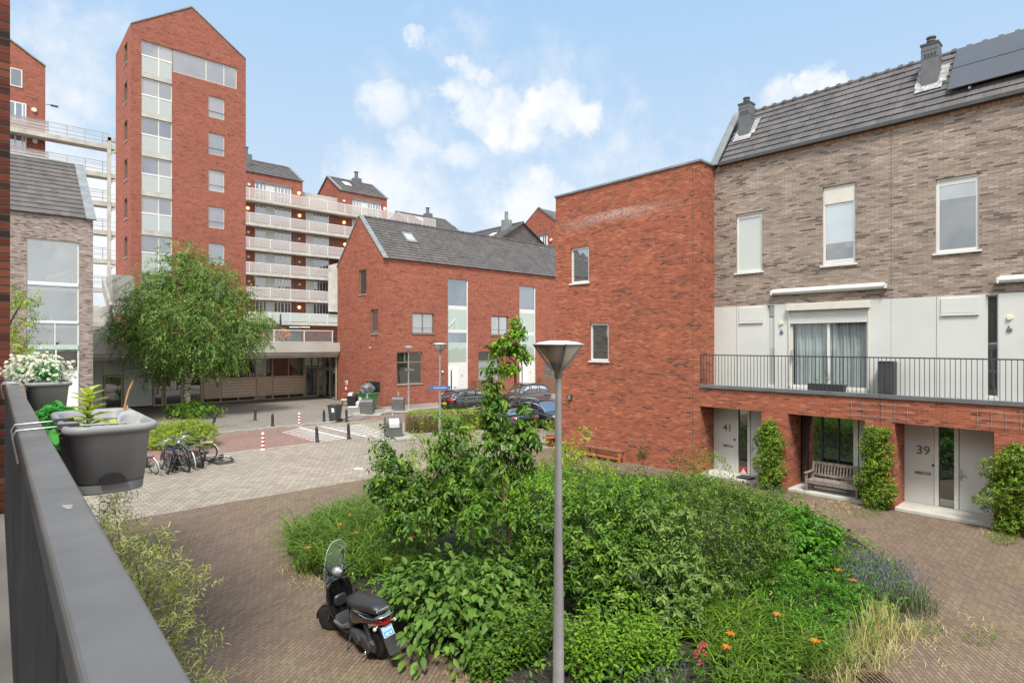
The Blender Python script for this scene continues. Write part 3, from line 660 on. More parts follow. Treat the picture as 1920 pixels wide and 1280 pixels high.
def sky(px0,px1,f0,f1):
    k=MB(); x0,x1=fx(px0)+.2,fx(px0)+1.15; p=V3(0,YF_-.12,EZ-.1)
    k.ext([p+S*f0+V3(x0,0,0)+nr*.04,p+S*f0+V3(x1,0,0)+nr*.04,p+S*f1+V3(x1,0,0)+nr*.04,p+S*f1+V3(x0,0,0)+nr*.04],nr*.09); s=k.build('skylight',M['zinc'],r,world=True)
    k=MB(); k.poly([p+S*(f0+.05)+V3(x0+.13,0,0)+nr*.135,p+S*(f0+.05)+V3(x1-.13,0,0)+nr*.135,p+S*(f1-.04)+V3(x1-.13,0,0)+nr*.135,p+S*(f1-.04)+V3(x0+.13,0,0)+nr*.135]); k.build('pane',M['gblind'],s,world=True)
sky(781,800,.47,.71)
for (a,b,c,d),mu,tr,pm,ps in zip(wins,(.33,.5,.5,.5,.5,.5),(.68,.68,.6,None,None,None),(M['gdark'],M['gdark'],M['gmid'],M['gsky'],M['gmid'],M['gmid']),range(6)):
    h=d-c; tl=(c+h*tr,) if tr else (); ml=(a+(b-a)*mu,)
    if ps<2:
        pans=[(a,b,c+h*tr,d,M['gdark']),(a,b,c,c+h*tr,M['gdark'] if ps==0 else M['gpale'])]; 
        w=window(mid,O,UX,NY,a,b,c,d,M['taupe'],pm,fw=.08,ins=.1,tran=tl,panes=pans,sill=M['conc2'])
        q=MB(); q.bb(O,UX,NY,a+(b-a)*mu-.04,a+(b-a)*mu+.04,-.15,-.1,c+h*tr,d-.06); q.build('mullion',M['taupe'],w,world=True)
    else: window(mid,O,UX,NY,a,b,c,d,M['taupe'],pm,fw=.09,ins=.1,tran=tl,mull=ml,sill=M['taupe'],bars=() if tr else (c+h*.28,))
for (a,b,c,d) in gw: window(mid,OG,UYm,V3(-1,0,0),a,b,c,d,M['taupe'],M['gmid'],fw=.06,ins=.08,sill=M['conc2'])
def strip(u0,u1,zt,bands,dx,num):
    fm=M['white']; w=u1-u0
    for (z0,z1,pm) in bands:
        q=MB(); q.bb(O,UX,NY,u0,u1,-.2,-.12,z0,z1)
        q.build({'ggreen':'stair_glass','gdark':'window','gsky':'window','white':'white_band','clear':'stair_glass','pale':'pale_band'}[pm],{'ggreen':M['ggreen'],'gdark':M['gdark'],'gsky':M['gskytint'],'white':M['white'],'clear':M['gskytint'],'pale':M['stripg']}[pm],mid,world=True)
    q=MB(); q.bb(O,UX,NY,u1-.12,u1-.005,-.12,-.05,0.06,zt-.01); q.bb(O,UX,NY,u0+.005,u0+.06,-.12,-.06,2.95,zt-.01); q.build('strip_frame',fm,mid,world=True)
    q=MB(); q.bb(O,UX,NY,u0+.08,u0+.08+w*.48,-.115,-.07,.12,2.75); dr=q.build('front_door',M['whitep'],mid,world=True)
    q=MB(); q.bb(O,UX,NY,u0+.32,u0+.44,-.069,-.06,.35,2.5); q.build('door_glass',M['gdark'],dr,world=True)
    q=MB(); q.bb(O,UX,NY,u0+.62,u0+.9,-.069,-.058,1.05,1.13); q.build('letter_box',M['mgrey'],dr,world=True)
    q=MB(); q.bb(O,UX,NY,u0+.13,u0+.17,-.069,-.03,1.0,1.25); q.build('door_handle',M['steel'],dr,world=True)
    P=O+UX*(u0+w*.72)+V3(0,.11,2.0)-V3(0,-.0,0); text(num,.30,M['mgrey'],'house_number',mid,(P.x,YF_+.114,P.z),(1,0,0),(0,0,1),.004)
M['stripg']=pmat('pale_green_spandrel',(.42,.55,.46),.5,var=.04)
z=lambda py:fz(858,py)
a,b,c,d=strips[0]
strip(a,b,d,[(z(573),d,'gsky'),(z(580),z(573),'white'),(z(618),z(580),'ggreen'),(z(623.5),z(618),'white'),(z(642),z(623.5),'clear'),(z(652),z(642),'pale'),(z(679),z(652),'ggreen'),(.06,z(679),'white')],0,'11')
z=lambda py:fz(989,py)
a,b,c,d=strips[1]
strip(a,b,d,[(z(580),d,'clear'),(z(587),z(580),'white'),(z(623),z(587),'ggreen'),(z(628),z(623),'white'),(z(677),z(628),'ggreen'),(.06,z(677),'white')],0,'9')
# stair railings seen in the strips: real little stairs in front of pale walls would sit behind the glass; rails as slim bars on the landing
for (sx,zb0) in ((strips[0][0],z(618)),(strips[1][0],z(623))):
    m=MB(); p=O+UX*(sx+.1)+V3(0,.10,0)
    m.bar(p+V3(0,0,zb0+.1),p+V3(.75,0,zb0+.75),.05,.05)
    for i in range(5): m.bar(p+V3(.1+i*.14,0,zb0+.02),p+V3(.1+i*.14,0,zb0+.2+i*.12),.02)
    m.bar(p+V3(.75,0,zb0+.03),p+V3(.75,0,zb0+.8),.03)
    m.build('stair_rail',M['white'],mid,world=True)
x,zz=onx(695,XG,652); MB().ball((XG-.05,x,zz),.06).build('wall_lamp',M['opal'],mid,world=True)
for px,py in ((829,697),(965,693)): x,zz=ony(px,YF_,py); MB().ball((x,YF_-.06,zz),.1).build('wall_lamp',M['opal'],mid,world=True)
m=MB(); m.box(fx(1004.5)+.3,YF_-.6,0,fx(1004.5)+2.5,YF_-.05,1.5); m.build('planter_wall',M['brownw'],mid,world=True)
m=MB(); m.box(fx(880)+.4,YF_-.5,0,fx(880)+2.3,YF_-.05,1.6); m.build('planter_wall',M['brownw'],mid,world=True)

# ================================================================== PODIUM WITH THE GLASS GROUND FLOOR
pod=thing('podium_building','low glass-fronted ground floor under a pale concrete parapet, with bronze doors and mailboxes','building',(12,48,0))
YP,YGL=45.0,49.4
def gx(px): return ony(px,YGL)[0]
def gz(px,py): return ony(px,YGL,py)[1]
m=MB(); m.box(-8,YP,3.95,XG-.02,YP+.3,4.66); m.box(-8,YP+.3,4.30,XG-.02,YGL+22,4.60); m.box(XG-.02,YF_+GW+.05,4.30,45,YGL+22,4.60)
m.build('parapet',M['fascia'],pod,world=True)
m=MB(); m.box(-8,YP+.12,3.72,XG-.03,YP+.5,3.95); m.box(-8,YP+.28,3.54,XG-.05,YP+.7,3.72); m.box(-8,YP+.1,4.66,XG-.03,YP+.28,4.70); m.build('parapet_trim',M['conc'],pod,bevel=.01,world=True)
m=MB(); m.box(-8,YP+.6,3.50,XG-.03,YGL+.1,3.56); m.box(XG-.03,YF_+GW+.03,3.5,30,60,3.56); m.build('soffit',M['conc'],pod,world=True)
# glass front, from left to right
OGl=V3(0,YGL,0)
def gl(p0,p1,z0,z1,mt,nm,n0=-.08,n1=-.05,par=pod): 
    q=MB(); q.bb(OGl,UX,NY,gx(p0)+.004,gx(p1)-.004,n0,n1,z0,z1) if mt is not M['gclear'] else q.poly([(gx(p0),YGL+.06,z0),(gx(p1),YGL+.06,z0),(gx(p1),YGL+.06,z1),(gx(p0),YGL+.06,z1)]); return q.build(nm,mt,par,world=True)
M['bluegr']=glass('pale_enamelled_glass',(.74,.84,.78),.06)
for a,b,c,d in ((100,193,.1,3.5),(193.5,232,2.42,3.5),(232.5,286,.1,3.5)): gl(a,b,c,d,M['bluegr'],'glass_panel')
def gdoor(p0,p1,zt,handle=None):
    q=MB(); u0,u1=gx(p0),gx(p1); f=.13
    q.bb(OGl,UX,NY,u0,u0+f,-.1,0,.03,zt); q.bb(OGl,UX,NY,u1-f,u1,-.1,0,.03,zt); q.bb(OGl,UX,NY,u0+f,u1-f,-.1,0,zt-f,zt); q.bb(OGl,UX,NY,u0+f,u1-f,-.1,0,.03,.15)
    d=q.build('glass_door',M['bronze'],pod,world=True)
    q=MB(); q.bb(OGl,UX,NY,u0+f*.6,u1-f*.6,-.07,-.05,.1,zt-f*.6); q.build('pane',M['gdark'],d,world=True)
    q=MB(); h=u0+f*.5 if handle!='r' else u1-f*.5; q.bar((h,YGL-.08,.9),(h,YGL-.08,1.3),.035); q.build('door_handle',M['steel'],d,world=True)
gdoor(194,231,2.38); gdoor(287,307,3.45); gdoor(308.5,343,3.45); gdoor(346.5,379.5,3.45,'r')
gl(343.3,346.2,.03,3.5,M['bronze'],'post',-.1,.02)
zA=lambda p,y:gz(p,y)
ms=[381,414,447,480,511,541,569.5]
q=MB()
for p in ms: q.bb(OGl,UX,NY,gx(p)-.045,gx(p)+.045,-.1,.0,.03,3.5)
q.bb(OGl,UX,NY,gx(381)+.05,gx(569.5)-.05,-.09,-.01,.03,.10); wf=q.build('window_frame',M['bronze'],pod,world=True)
pw0,pw1=gz(475,742.5),gz(475,706.5)
for a,b in zip(ms,ms[1:]): gl(a,b,.1,3.5,M['gclear'],'pane',-.07,-.06,wf)
def gpanel(a,b,nm): return gl(a,b,pw0,pw1,M['bronzep'],nm,.004,.07)
p0=gpanel(381.5,413.5,'intercom_panel')
q=MB()
for i in range(7): q.bb(OGl,UX,NY,gx(385)+i*.13,gx(385)+i*.13+.07,.071,.076,1.05,1.75)
q.build('name_labels',M['panel'],p0,world=True)
q=MB(); q.bb(OGl,UX,NY,gx(404),gx(410),.071,.085,1.2,1.65); q.build('keypad',M['taupe'],p0,world=True)
gpanel(480.5,510.5,'bronze_panel')
def boxes(a,b,i0,i1):
    pn=gpanel(a,b,'mailbox_panel'); q=MB(); rg=random.Random(int(a)); n=26
    for r in range(5):
        for i in range(n):
            if rg.random()<.12: continue
            u=gx(i0)+(gx(i1)-gx(i0))*i/n; w=(gx(i1)-gx(i0))/n*rg.choice((.55,.75,.75,.9)); zz=pw0+.27+r*.235
            q.bb(OGl,UX,NY,u,u+w,.071,.075,zz,zz+.07)
    q.build('name_labels',M['whitep'],pn,world=True)
    q=MB()
    for r in range(6): q.bb(OGl,UX,NY,gx(a)+.04,gx(b)-.04,.0705,.0725,pw0+.16+r*.235,pw0+.172+r*.235)
    q.build('box_gaps',M['taupe'],pn,world=True)
boxes(414.5,479.5,417,477); boxes(511.5,569,513.5,562)
u=gx(468); text('-161',.48,M['whitep'],'window_number',pod,(u,YGL+.04,gz(468,702.5)),(1,0,0),(0,0,1),.002)
gdoor(571.5,597,gz(584,687)); gl(570.5,607,gz(584,686),3.5,M['gmid'],'transom_window'); gl(597.5,607,.03,gz(584,687),M['gmid'],'side_window')
q=MB(); q.bb(OGl,UX,NY,gx(597.2)-.05,gx(597.2)+.05,-.1,.02,.03,3.5); q.bb(OGl,UX,NY,gx(607)-.07,gx(607)+.07,-.1,.02,.03,3.5); q.bb(OGl,UX,NY,gx(570.3)-.05,gx(570.3)+.05,-.1,.02,.03,3.5); q.build('post',M['bronze'],pod,world=True)
# slanted entrance with two doors
A=V3(gx(607)+.08,YGL-.02,0); B=V3(XG-.05,YF_+GW+.1,0); U=(B-A).normalized(); Nn=V3(-1,0,0)*0+V3(U.y,-U.x,0); W=(B-A).length
q=MB()
for u in (0.02,W*.46,W-.12): q.bb(A,U,Nn,u,u+.10,-.05,.05,.03,3.5)
q.bb(A,U,Nn,.12,W-.12,-.05,.05,2.45,2.56); q.build('entrance_frame',M['bronze'],pod,world=True)
for u0,u1 in ((.13,W*.46-.01),(W*.46+.11,W-.13)):
    q=MB(); f=.1
    q.bb(A,U,Nn,u0,u0+f,-.04,.04,.04,2.44).bb(A,U,Nn,u1-f,u1,-.04,.04,.04,2.44).bb(A,U,Nn,u0+f,u1-f,-.04,.04,2.3,2.44).bb(A,U,Nn,u0+f,u1-f,-.04,.04,.04,.16)
    d=q.build('glass_door',M['bronze'],pod,world=True)
    q=MB(); q.bb(A,U,Nn,u0+f*.7,u1-f*.7,-.01,.01,.1,2.35); q.build('pane',M['gdark'],d,world=True)
    q=MB()
    for z in (.35,1.1,1.25,2.1): q.bb(A,U,Nn,u0+.02,u0+.1,.041,.08,z,z+.08)
    q.build('hinge',M['steel'],d,world=True)
q=MB(); q.bb(A,U,Nn,.12,W-.12,-.01,.01,2.56,3.5); q.build('transom_window',M['gmid'],pod,world=True)
# interior: brown back wall, pale column, diagonal stair
q=MB(); q.box(gx(380)-2,YGL+4,0,27,YGL+4.1,3.5); q.box(gx(380)-1.5,YGL+.3,.0,27,YGL+4,.02); q.build('interior_wall',M['tan'],pod,world=True)
MB().box(gx(485),YGL+.5,.03,gx(485)+.75,YGL+1.1,3.48).build('column',M['whitep'],pod,world=True); MB().box(gx(548)+1,YGL+2,.03,gx(548)+1.5,YGL+2.4,3.48).build('column',M['whitep'],pod,world=True)
q=MB(); q.bar((gx(556),YGL+1.2,3.5),(gx(572)+2.0,YGL+1.2,.1),.4,.9); q.build('indoor_stair',M['conc'],pod,world=True)
q=MB(); q.box(-8,YGL+.5,0,gx(380)-2,YGL+.6,3.5); q.build('back_wall',M['dgrey'],pod,world=True)
# railing along the parapet
q=MB(); X0=-6.0; n=0; xs=[]
x=XG-.6
while x>X0: xs.append(x); x-=2.35
q.box(X0,YP+.14,5.62,XG-.5,YP+.2,5.69); q.box(X0,YP+.14,4.74,XG-.5,YP+.2,4.79)
for x in xs: q.box(x-.04,YP+.14,4.66,x+.04,YP+.2,5.63)
rl=q.build('parapet_railing',M['white'],pod,world=True)
for x in xs[:-1]:
    q=MB(); q.box(x-2.3,YP+.165,4.82,x-.05,YP+.175,5.6); q.build('glass_infill',M['clearp'],rl,world=True)
q=MB(); q.box(6.5,YP+1.6,4.6,6.62,YP+7,7.2); q.build('stair_wall',M['conc2'],pod,world=True)
q=MB()
for i in range(16): q.box(4.9,YP+2+i*.28,4.6+i*.17,6.5,YP+2.28+i*.28,4.77+i*.17)
q.build('outdoor_stair',M['conc'],pod,world=True)
q=MB(); q.ext([(6.75,YP+1.2,4.6),(6.75,YP+7.2,8.6),(6.75,YP+7.2,9.6),(6.75,YP+1.2,5.7)],(.14,0,0)); q.box(6.9,YP+3.6,6.6,8.2,YP+6.5,9.4); q.build('stair_screen',M['conc2'],pod,world=True)

# ================================================================== TOWER
tow=thing('brick_tower','tall red brick tower with gabled top and glazed corner strip, above the birch','tower',(12.3,54,0))
XT,XT2,YT,DT=8.28,16.34,50.5,6.3; TZ=28.0; FL=2.92
def tx(px): return ony(px,YT)[0]
def tz(px,py): return ony(px,YT,py)[1]
O=V3(XT,YT,0); tu=lambda px:tx(px)-XT
zt0=tz(265,74); zs=[tz(265,142.5)-i*FL for i in range(8)]
holes=[(tu(265),tu(323),4.6,zt0),(tu(323),tu(444.5),tz(323,134),zt0)]
small=[(tu(391),tu(421),tz(391,218.5)-i*FL,tz(391,178.5)-i*FL) for i in range(6)]
sl=[(a,b,c,d) for a,b,c,d in [(YT+DT-onx(233,XT)[0],YT+DT-onx(238.5,XT)[0],onx(235,XT,122)[1]-i*FL,onx(235,XT,84)[1]-i*FL) for i in range(7)]]
m=MB(); m.wall(O,UX,XT2-XT,TZ,holes+small,V3(0,.14,0),zero=4.6)
OL=V3(XT,YT+DT,0); m.wall(OL,UYm,DT,TZ,sl,V3(.16,0,0),zero=4.6)
xm=(XT+XT2)/2; m.poly([(XT,YT,TZ),(XT2,YT,TZ),(xm,YT,30.75)])
m.wall(V3(XT2,YT,0),V3(0,1,0),DT,TZ,zero=4.6); m.wall(V3(XT2,YT+DT,0),V3(-1,0,0),XT2-XT,TZ,zero=4.6); m.poly([(XT,YT+DT,TZ),(xm,YT+DT,30.75),(XT2,YT+DT,TZ)])
m.build('brick_wall',M['red3'],tow,world=True)
m=MB(); e=.06
for a,b in ((XT,xm),(XT2,xm)):
    m.add([(a,YT-.05,TZ),(b,YT-.05,30.75),(b,YT+DT+.05,30.75),(a,YT+DT+.05,TZ),(a,YT-.05,TZ+.09),(b,YT-.05,30.86),(b,YT+DT+.05,30.86),(a,YT+DT+.05,TZ+.09)],[(4,5,6,7),(0,1,5,4),(3,2,6,7),(0,4,7,3)])
m.build('roof',M['zinc'],tow,world=True)
m=MB(); m.box(XT+.2,YT+1.2,4.6,XT2-.2,YT+1.3,28); m.build('inner_wall',M['tan'],tow,world=True)
GS=[M['gsky'],M['gsky2'],M['gsky3']]
tops=[zt0]+[z-.06 for z in zs]
for i,zf_ in enumerate(zs):
    if zf_<6.5: break
    a,b=holes[0][:2]; t=tops[i]; mid_=(a+b)/2
    w=window(tow,O,UX,NY,a,b,zf_+.34,t,M['cream'],M['gsky'],fw=.07,ins=.1,mull=(mid_+.12,),name='corner_window',panes=[(a,mid_+.12,zf_+.34,t,GS[i%3]),(mid_+.12,b,zf_+.34,t,GS[(i*2+1)%3])])
    q=MB(); q.bb(O,UX,NY,a+.01,b-.01,-.2,-.02,zf_-.02,zf_+.33); q.build('floor_band',M['conc'],w,world=True)
    q=MB(); q.bb(O,UX,NY,a+.02,b-.02,-.05,-.03,zf_+.34,zf_+1.55); q.build('glass_balustrade',M['frost'],w,world=True)
    q=MB(); q.bb(O,UX,NY,a+.01,b-.01,-.07,-.01,zf_+1.55,zf_+1.64); q.bb(O,UX,NY,mid_+.08,mid_+.15,-.028,-.01,zf_+.34,zf_+1.55); q.build('handrail',M['whitep'],w,world=True)
a,b,c,d=holes[1]; window(tow,O,UX,NY,a,b,c,d,M['cream'],M['gsky'],fw=.07,ins=.1,mull=(tu(387),tu(420.5)),name='ribbon_window',bars=())
for i,(a,b,c,d) in enumerate(small): window(tow,O,UX,NY,a,b,c,d,M['cream'],GS[(i*2)%3],fw=.055,ins=.09,bars=(c+.5,))
for a,b,c,d in sl: window(tow,OL,UYm,V3(-1,0,0),a,b,c,d,M['taupe'],M['gdark'],fw=.04,ins=.1,sill=M['conc'],name='slit_window',sillw=.0)

# ================================================================== GALLERY FLATS BEHIND
gal=thing('gallery_flats','red brick gallery flats with white slab balconies, glass parapets and two roof houses','apartment building',(32,76,0))
YS,YW=72.0,73.4
lv=[21.9-i*FL for i in range(6)]       # slab tops, highest first
def wxx(px): return ony(px,YW)[0]
XL,XRr=9.0,50.0
m=MB(); m.wall(V3(15,YW,0),UX,34.5,21.7,zero=4.6); m.box(15,YW+10,4.6,49.5,YW+10.1,21.7); m.wall(V3(49.5,YW,0),V3(0,1,0),10,21.7,zero=4.6); m.wall(V3(15,YW+10,0),V3(0,-1,0),10,21.7,zero=4.6); m.poly([(15,YW,21.7),(49.5,YW,21.7),(49.5,YW+10,21.7),(15,YW+10,21.7)])
m.build('brick_wall',M['red3'],gal,world=True)
def roofhouse(x0,x1,zt,zr,ry,dep):
    m=MB(); z0=21.7; m.wall(V3(x0,YW+.02,0),UX,x1-x0,zt,zero=z0); m.wall(V3(x1,YW+.02,0),V3(0,1,0),dep,zt,zero=z0); m.wall(V3(x0,YW+.02+dep,0),V3(0,-1,0),dep,zt,zero=z0); m.wall(V3(x1,YW+.02+dep,0),V3(-1,0,0),x1-x0,zt,zero=z0)
    for x in (x0,x1): m.poly([(x,YW+.02,zt),(x,YW+.02+dep,zt),(x,ry,zr)])
    p=m.build('roof_house',M['red3'],gal,world=True)
    m=MB(); S=V3(0,ry-YW+.15,zr-zt+.05); nr=V3(0,-S.z,S.y).normalized(); roof(m,V3(x0+.15,YW-.1,zt-.03),V3(x1-x0-.3,0,0),S,8,nr,.06)
    m.poly([(x0,YW+.02+dep,zt),(x1,YW+.02+dep,zt),(x1,ry,zr+.03),(x0,ry,zr+.03)]); rf=m.build('roof',M['tilex'],p,world=True)
    m=MB()
    for x in (x0,x1):
        m.bar((x,YW-.1,zt+.05),(x,ry,zr+.14),.34,.12); m.bar((x,YW+dep,zt+.05),(x,ry,zr+.14),.3,.12)
    m.tube([(x0,ry,zr+.1),(x1,ry,zr+.1)],.12,6); m.build('verge',M['zinc'],rf,world=True)
    xc=(x0+x1)/2+.1; yc=YW+.62*(ry-YW); zc=zt+.62*(zr-zt)
    m=MB(); m.box(xc-.55,yc-.5,zc-.6,xc+.55,yc+.5,zc+1.15); m.cyl((xc-.05,yc,zc+1.15),(xc-.05,yc,zc+2.0),.24,n=10); m.box(xc-.35,yc-.3,zc+2.0,xc+.25,yc+.3,zc+2.06); m.build('chimney',M['dgrey2'],p,world=True,bevel=.03)
    m=MB(); q=V3(xc-2.0,YW-.1,zt-.03)+S*.5+nr*.1; m.ext([q,q+V3(1.0,0,0),q+V3(1.0,0,0)+S*.25,q+S*.25],nr*.08); m.build('skylight',M['whitep'],p,world=True)
    return p
roofhouse(18.5,30.7,25.3,28.0,77.9,8.6); roofhouse(36.0,42.9,25.1,27.8,77.6,8.5)
roofhouse(47.0,56,22.0,24.6,77.6,8.5)
m=MB(); m.box(30.72,YW+1.2,21.9,36.5,YW+1.3,24.3); m.build('roof_screen',M['conc'],gal,world=True)
def bay(x0,x1,zb_,zt_,par):
    m=MB(); m.box(x0,YW-.02,zb_,x1,YW-.005,zt_); w=m.build('window_wall',M['whitep'],par,world=True)
    q=MB(); k=9; wd=(x1-x0); cuts=[(.02,.10),(.13,.20),(.23,.28),(.53,.60),(.63,.68),(.71,.79),(.82,.89),(.91,.97)] if wd>4 else [(.33,.44),(.47,.57),(.60,.70),(.73,.84),(.87,.96)]
    for a,b in cuts:
        for c,d in ((.04,.42),(.46,.97)): q.box(x0+wd*a,YW-.03,zb_+(zt_-zb_)*c,x0+wd*b,YW-.022,zb_+(zt_-zb_)*d)
    q.build('panes',M['gsky'],w,world=True)
    q=MB(); a,b=(.29,.52) if wd>4 else (.03,.31); q.box(x0+wd*a,YW-.035,zb_,x0+wd*b,YW-.021,zt_); q.build('door_panel',M['panel'],w,world=True)
BA=(wxx(478),wxx(546)); BB=(wxx(573.5),wxx(616.5)); BC=(wxx(660),wxx(702)); BD=(wxx(661),wxx(714))
step_=BB[0]-BA[0]
for i,z in enumerate(lv[:6]):
    slab=MB(); x1=50.2 if i==0 else 49.8; x0=14 if i<6 else 14
    slab.box(x0,YS,z-.30,x1,YW-.04,z-.08); slab.box(x0-.01,YS-.06,z-.36,x1+.02,YS+.14,z); s=slab.build('gallery_slab',M['conc'],gal,world=True)
    op=M['pinkgl'] if i<5 else M['frostg'] if 'frostg' in M else M['frost']
    q=MB(); x=x0; posts=MB(); rgap=2.42
    xs=[];x=23.7
    while x<x1: xs.append(x); x+=rgap
    for a,b in zip([x0]+xs,xs+[x1]): q.box(a+.05,YS+.0,z+.06,b-.05,YS+.02,z+1.08)
    q.build('glass_parapet',op,s,world=True)
    for a in [x0]+xs+[x1]: posts.box(a-.03,YS+.0,z,a+.03,YS+.05,z+1.1)
    posts.box(x0,YS-.01,z+1.08,x1,YS+.05,z+1.14); posts.build('handrail',M['whitep'],s,world=True)
    zt_=z+2.45
    if i==0: bay(BA[0],BA[1],z+.02,z+2.3,gal); bay(BD[0],BD[1],z+.02,z+2.2,gal)
    else:
        bay(BA[0],BA[1],z+.02,z+2.5,gal); bay(BB[0],BB[1],z+.02,z+2.5,gal); bay(BC[0],BC[1],z+.02,z+2.5,gal)
        m=MB()
        for p in (BA[1],BB[1]): m.box(p+.25,YW-.06,z,p+.33,YW-.005,z+2.55); m.box(p+.6,YW-.05,z,p+.68,YW-.005,z+2.55)
        m.build('downpipe',M['taupe'],gal,world=True)
for a in (BA,BD): MB().box(a[0]-.05,YW-.12,lv[0]+2.22,a[1]+.05,YW-.005,lv[0]+2.5).build('sun_blind_box',M['mgrey'],gal,world=True)
def glamp(px,py,lit):
    x,z=ony(px,YW-.1,py); m=MB(); m.cyl((x,YW-.16,z),(x,YW-.01,z),.15,.18,n=14); m.build('wall_lamp',M['warm'] if lit else M['opal'],gal,world=True)
for px,py,l in ((467,346,0),(561,362,1),(645.6,377,0),(722,391,1),(465,390,1),(562,404,1),(645.6,417,1),(465.6,435,0),(561,447.6,0),(647,458,1),(466,481,0),(561.5,491,0),(467,527,0),(561.6,533,0),(467.5,571,0),(561.5,576,1)): glamp(px,py,l)
m=MB(); x0,z0=ony(616,YS-.3,584); x1,z1=ony(633,YS-.3,492); m.ext([(x0,YS-.3,z0),(x1+3,YS-.3,z0),(x1+3,YS-.3,z1+.9),(x0,YS-.3,z1-.5)],(0,.15,0)); m.build('white_screen',M['conc'],gal,world=True)
m=MB(); m.box(14,YS+.2,4.6,30,YS+.3,7.0); m.build('dark_void_sheet',M['dgrey'],gal,world=True)  # dark sheet standing in for the shaded void under the lowest gallery
m=MB(); m.box(14.5,YS+.1,4.6,25.5,YS+.19,6.1); m.build('brick_plinth',M['red3'],gal,world=True)
for px in (552,570): x,z=ony(px,YS-.2,613); MB().box(x-.55,YS-.1,z-.06,x+.8,YS+.05,z+.06).build('strip_light',M['whitep'],gal,world=True)

# left end: gabled stair house, open walkways and a concrete frame
end=thing('gabled_flats','red brick gable end of flats at the far left, joined to open concrete walkways','apartment building',(2,74,0))
xE=ony(85,YW)[0]
def ez(px,py): return ony(px,YW,py)[1]
ztop=ez(85,125); sl_=(ez(20,76)-ztop)/(xE-ony(20,YW)[0])
xl=xE-9; m=MB(); m.wall(V3(xl,YW,0),UX,xE-xl,ztop,zero=4.6); m.poly([(xl,YW,ztop),(xE,YW,ztop),((xl+xE)/2,YW,ztop+sl_*4.5)]); m.wall(V3(xE,YW,0),V3(0,1,0),9,ztop,zero=4.6)
m.poly([(xE,YW,ztop),(xE,YW+9,ztop),((xl+xE)/2,YW+9,ztop+sl_*4.5),((xl+xE)/2,YW,ztop+sl_*4.5)])
m.build('brick_wall',M['red3'],end,world=True)
m=MB(); m.bar((xE+.05,YW-.05,ztop+.03),((xl+xE)/2,YW-.05,ztop+sl_*4.5+.05),.12,.12); m.build('verge',M['zinc'],end,world=True)
O=V3(0,YW,0); x0,x1=ony(18,YW)[0],ony(42,YW)[0]
window(end,O,UX,NY,x0,x1,ez(30,163),ez(30,129),M['cream'],M['gsky'],fw=.1,ins=-.05,dep=.05)
for py0,py1 in ((229,191),(290,247)): window(end,O,UX,NY,x0-.3,x1+.3,ez(30,py0),ez(30,py1),M['white'],M['gmid'],fw=.12,ins=-.05,dep=.05,mull=(x0+.4,x0+.95))
for px,py in ((64,206),(66,264.5)): x,z=ony(px,YW-.1,py); MB().cyl((x,YW-.15,z),(x,YW-.01,z),.2,.24,n=12).build('wall_lamp',M['opal'],end,world=True)
x,z=ony(90,YW-.2,196); m=MB(); m.bar((xE,YW-.1,z),(xE+.9,YW-.1,z+.05),.05); m.box(xE+.4,YW-.25,z-.05,xE+1.0,YW+.05,z+.06); m.build('floodlight',M['dgrey'],end,world=True)
xc0=ony(200.5,YS)[0]; xc1=ony(207,YS)[0]
wl=[24.9-i*FL for i in range(6)]
for i,z in enumerate(wl):
    s=MB(); s.box(-1,YS,z-.42,xc1+1.4,YW-.04,z-.14); s.box(-1,YS-.06,z-.45,xc1,YS+.12,z); w=s.build('walkway_slab',M['conc'],end,world=True)
    q=MB()
    for zz in (.32,.62,.92): q.box(-1,YS,z+zz,xc1,YS+.02,z+zz+.025)
    q.box(-1,YS-.01,z+1.1,xc1,YS+.04,z+1.15)
    for k in range(8): q.box(xE+.1+k*1.45,YS-.01,z,xE+.15+k*1.45,YS+.03,z+1.12)
    for zz in (.62,1.1): q.box(-1,YW-.1,z+zz,xc1+1.4,YW-.08,z+zz+.03)
    q.build('railing',M['lampg'],w,world=True)
    q=MB(); q.box(-1,YS+.03,z+.05,xE+.1,YS+.04,z+1.08); q.build('glass_parapet',M['pinkgl'],w,world=True)
m=MB(); m.box(xc0,YS-.5,4.6,xc1,YS-.1,25.6); m.box(xc0+.9,YS-.45,4.6,xc1+.9,YS-.15,25.6) if False else None
for z in wl: m.box(xc1,YS-.45,z-.5,xc1+1.6,YS-.15,z-.05); m.bar((xc1,YS-.3,z-.9),(xc1+.7,YS-.3,z-.4),.25,.2)
m.box(xc0-.1,YS-.5,25.2,xc1+1.6,YS-.08,25.55); m.build('concrete_frame',M['conc'],end,world=True)

# ================================================================== GREY BRICK HOUSE, LEFT
gh=thing('brick_house','grey brick house with tall blue-green glazed front and dark tiled roof, left of the podium','house',(2,38,0))
XH,YH=4.4,36.9; xl=-9.0
def hx(px): return ony(px,YH)[0]
def hz(px,py): return ony(px,YH,py)[1]
O=V3(xl,YH,0); hu=lambda p:hx(p)-xl
hole=[(hu(50),hu(148.5),1.0,hz(50,445))]
m=MB(); m.wall(O,UX,XH-xl,11.0,hole,V3(0,.14,0)); m.wall(V3(XH,YH,0),V3(0,1,0),9,11.0); m.poly([(XH,YH,11),(XH,YH+9,11),(XH,YH+4.8,14.8)]); m.wall(V3(XH,YH+9,0),V3(-1,0,0),13.4,11.0)
m.build('brick_wall',M['greyb'],gh,world=True)
S=V3(0,4.9,3.85); nr=V3(0,-S.z,S.y).normalized(); m=MB(); roof(m,V3(xl,YH-.1,10.98),V3(XH-xl-.25,0,0),S,13,nr,.05); m.poly([(xl,YH+9.1,10.98),(XH,YH+9.1,10.98),(XH,YH+4.8,14.82),(xl,YH+4.8,14.82)]); rf=m.build('roof',M['tilex'],gh,world=True)
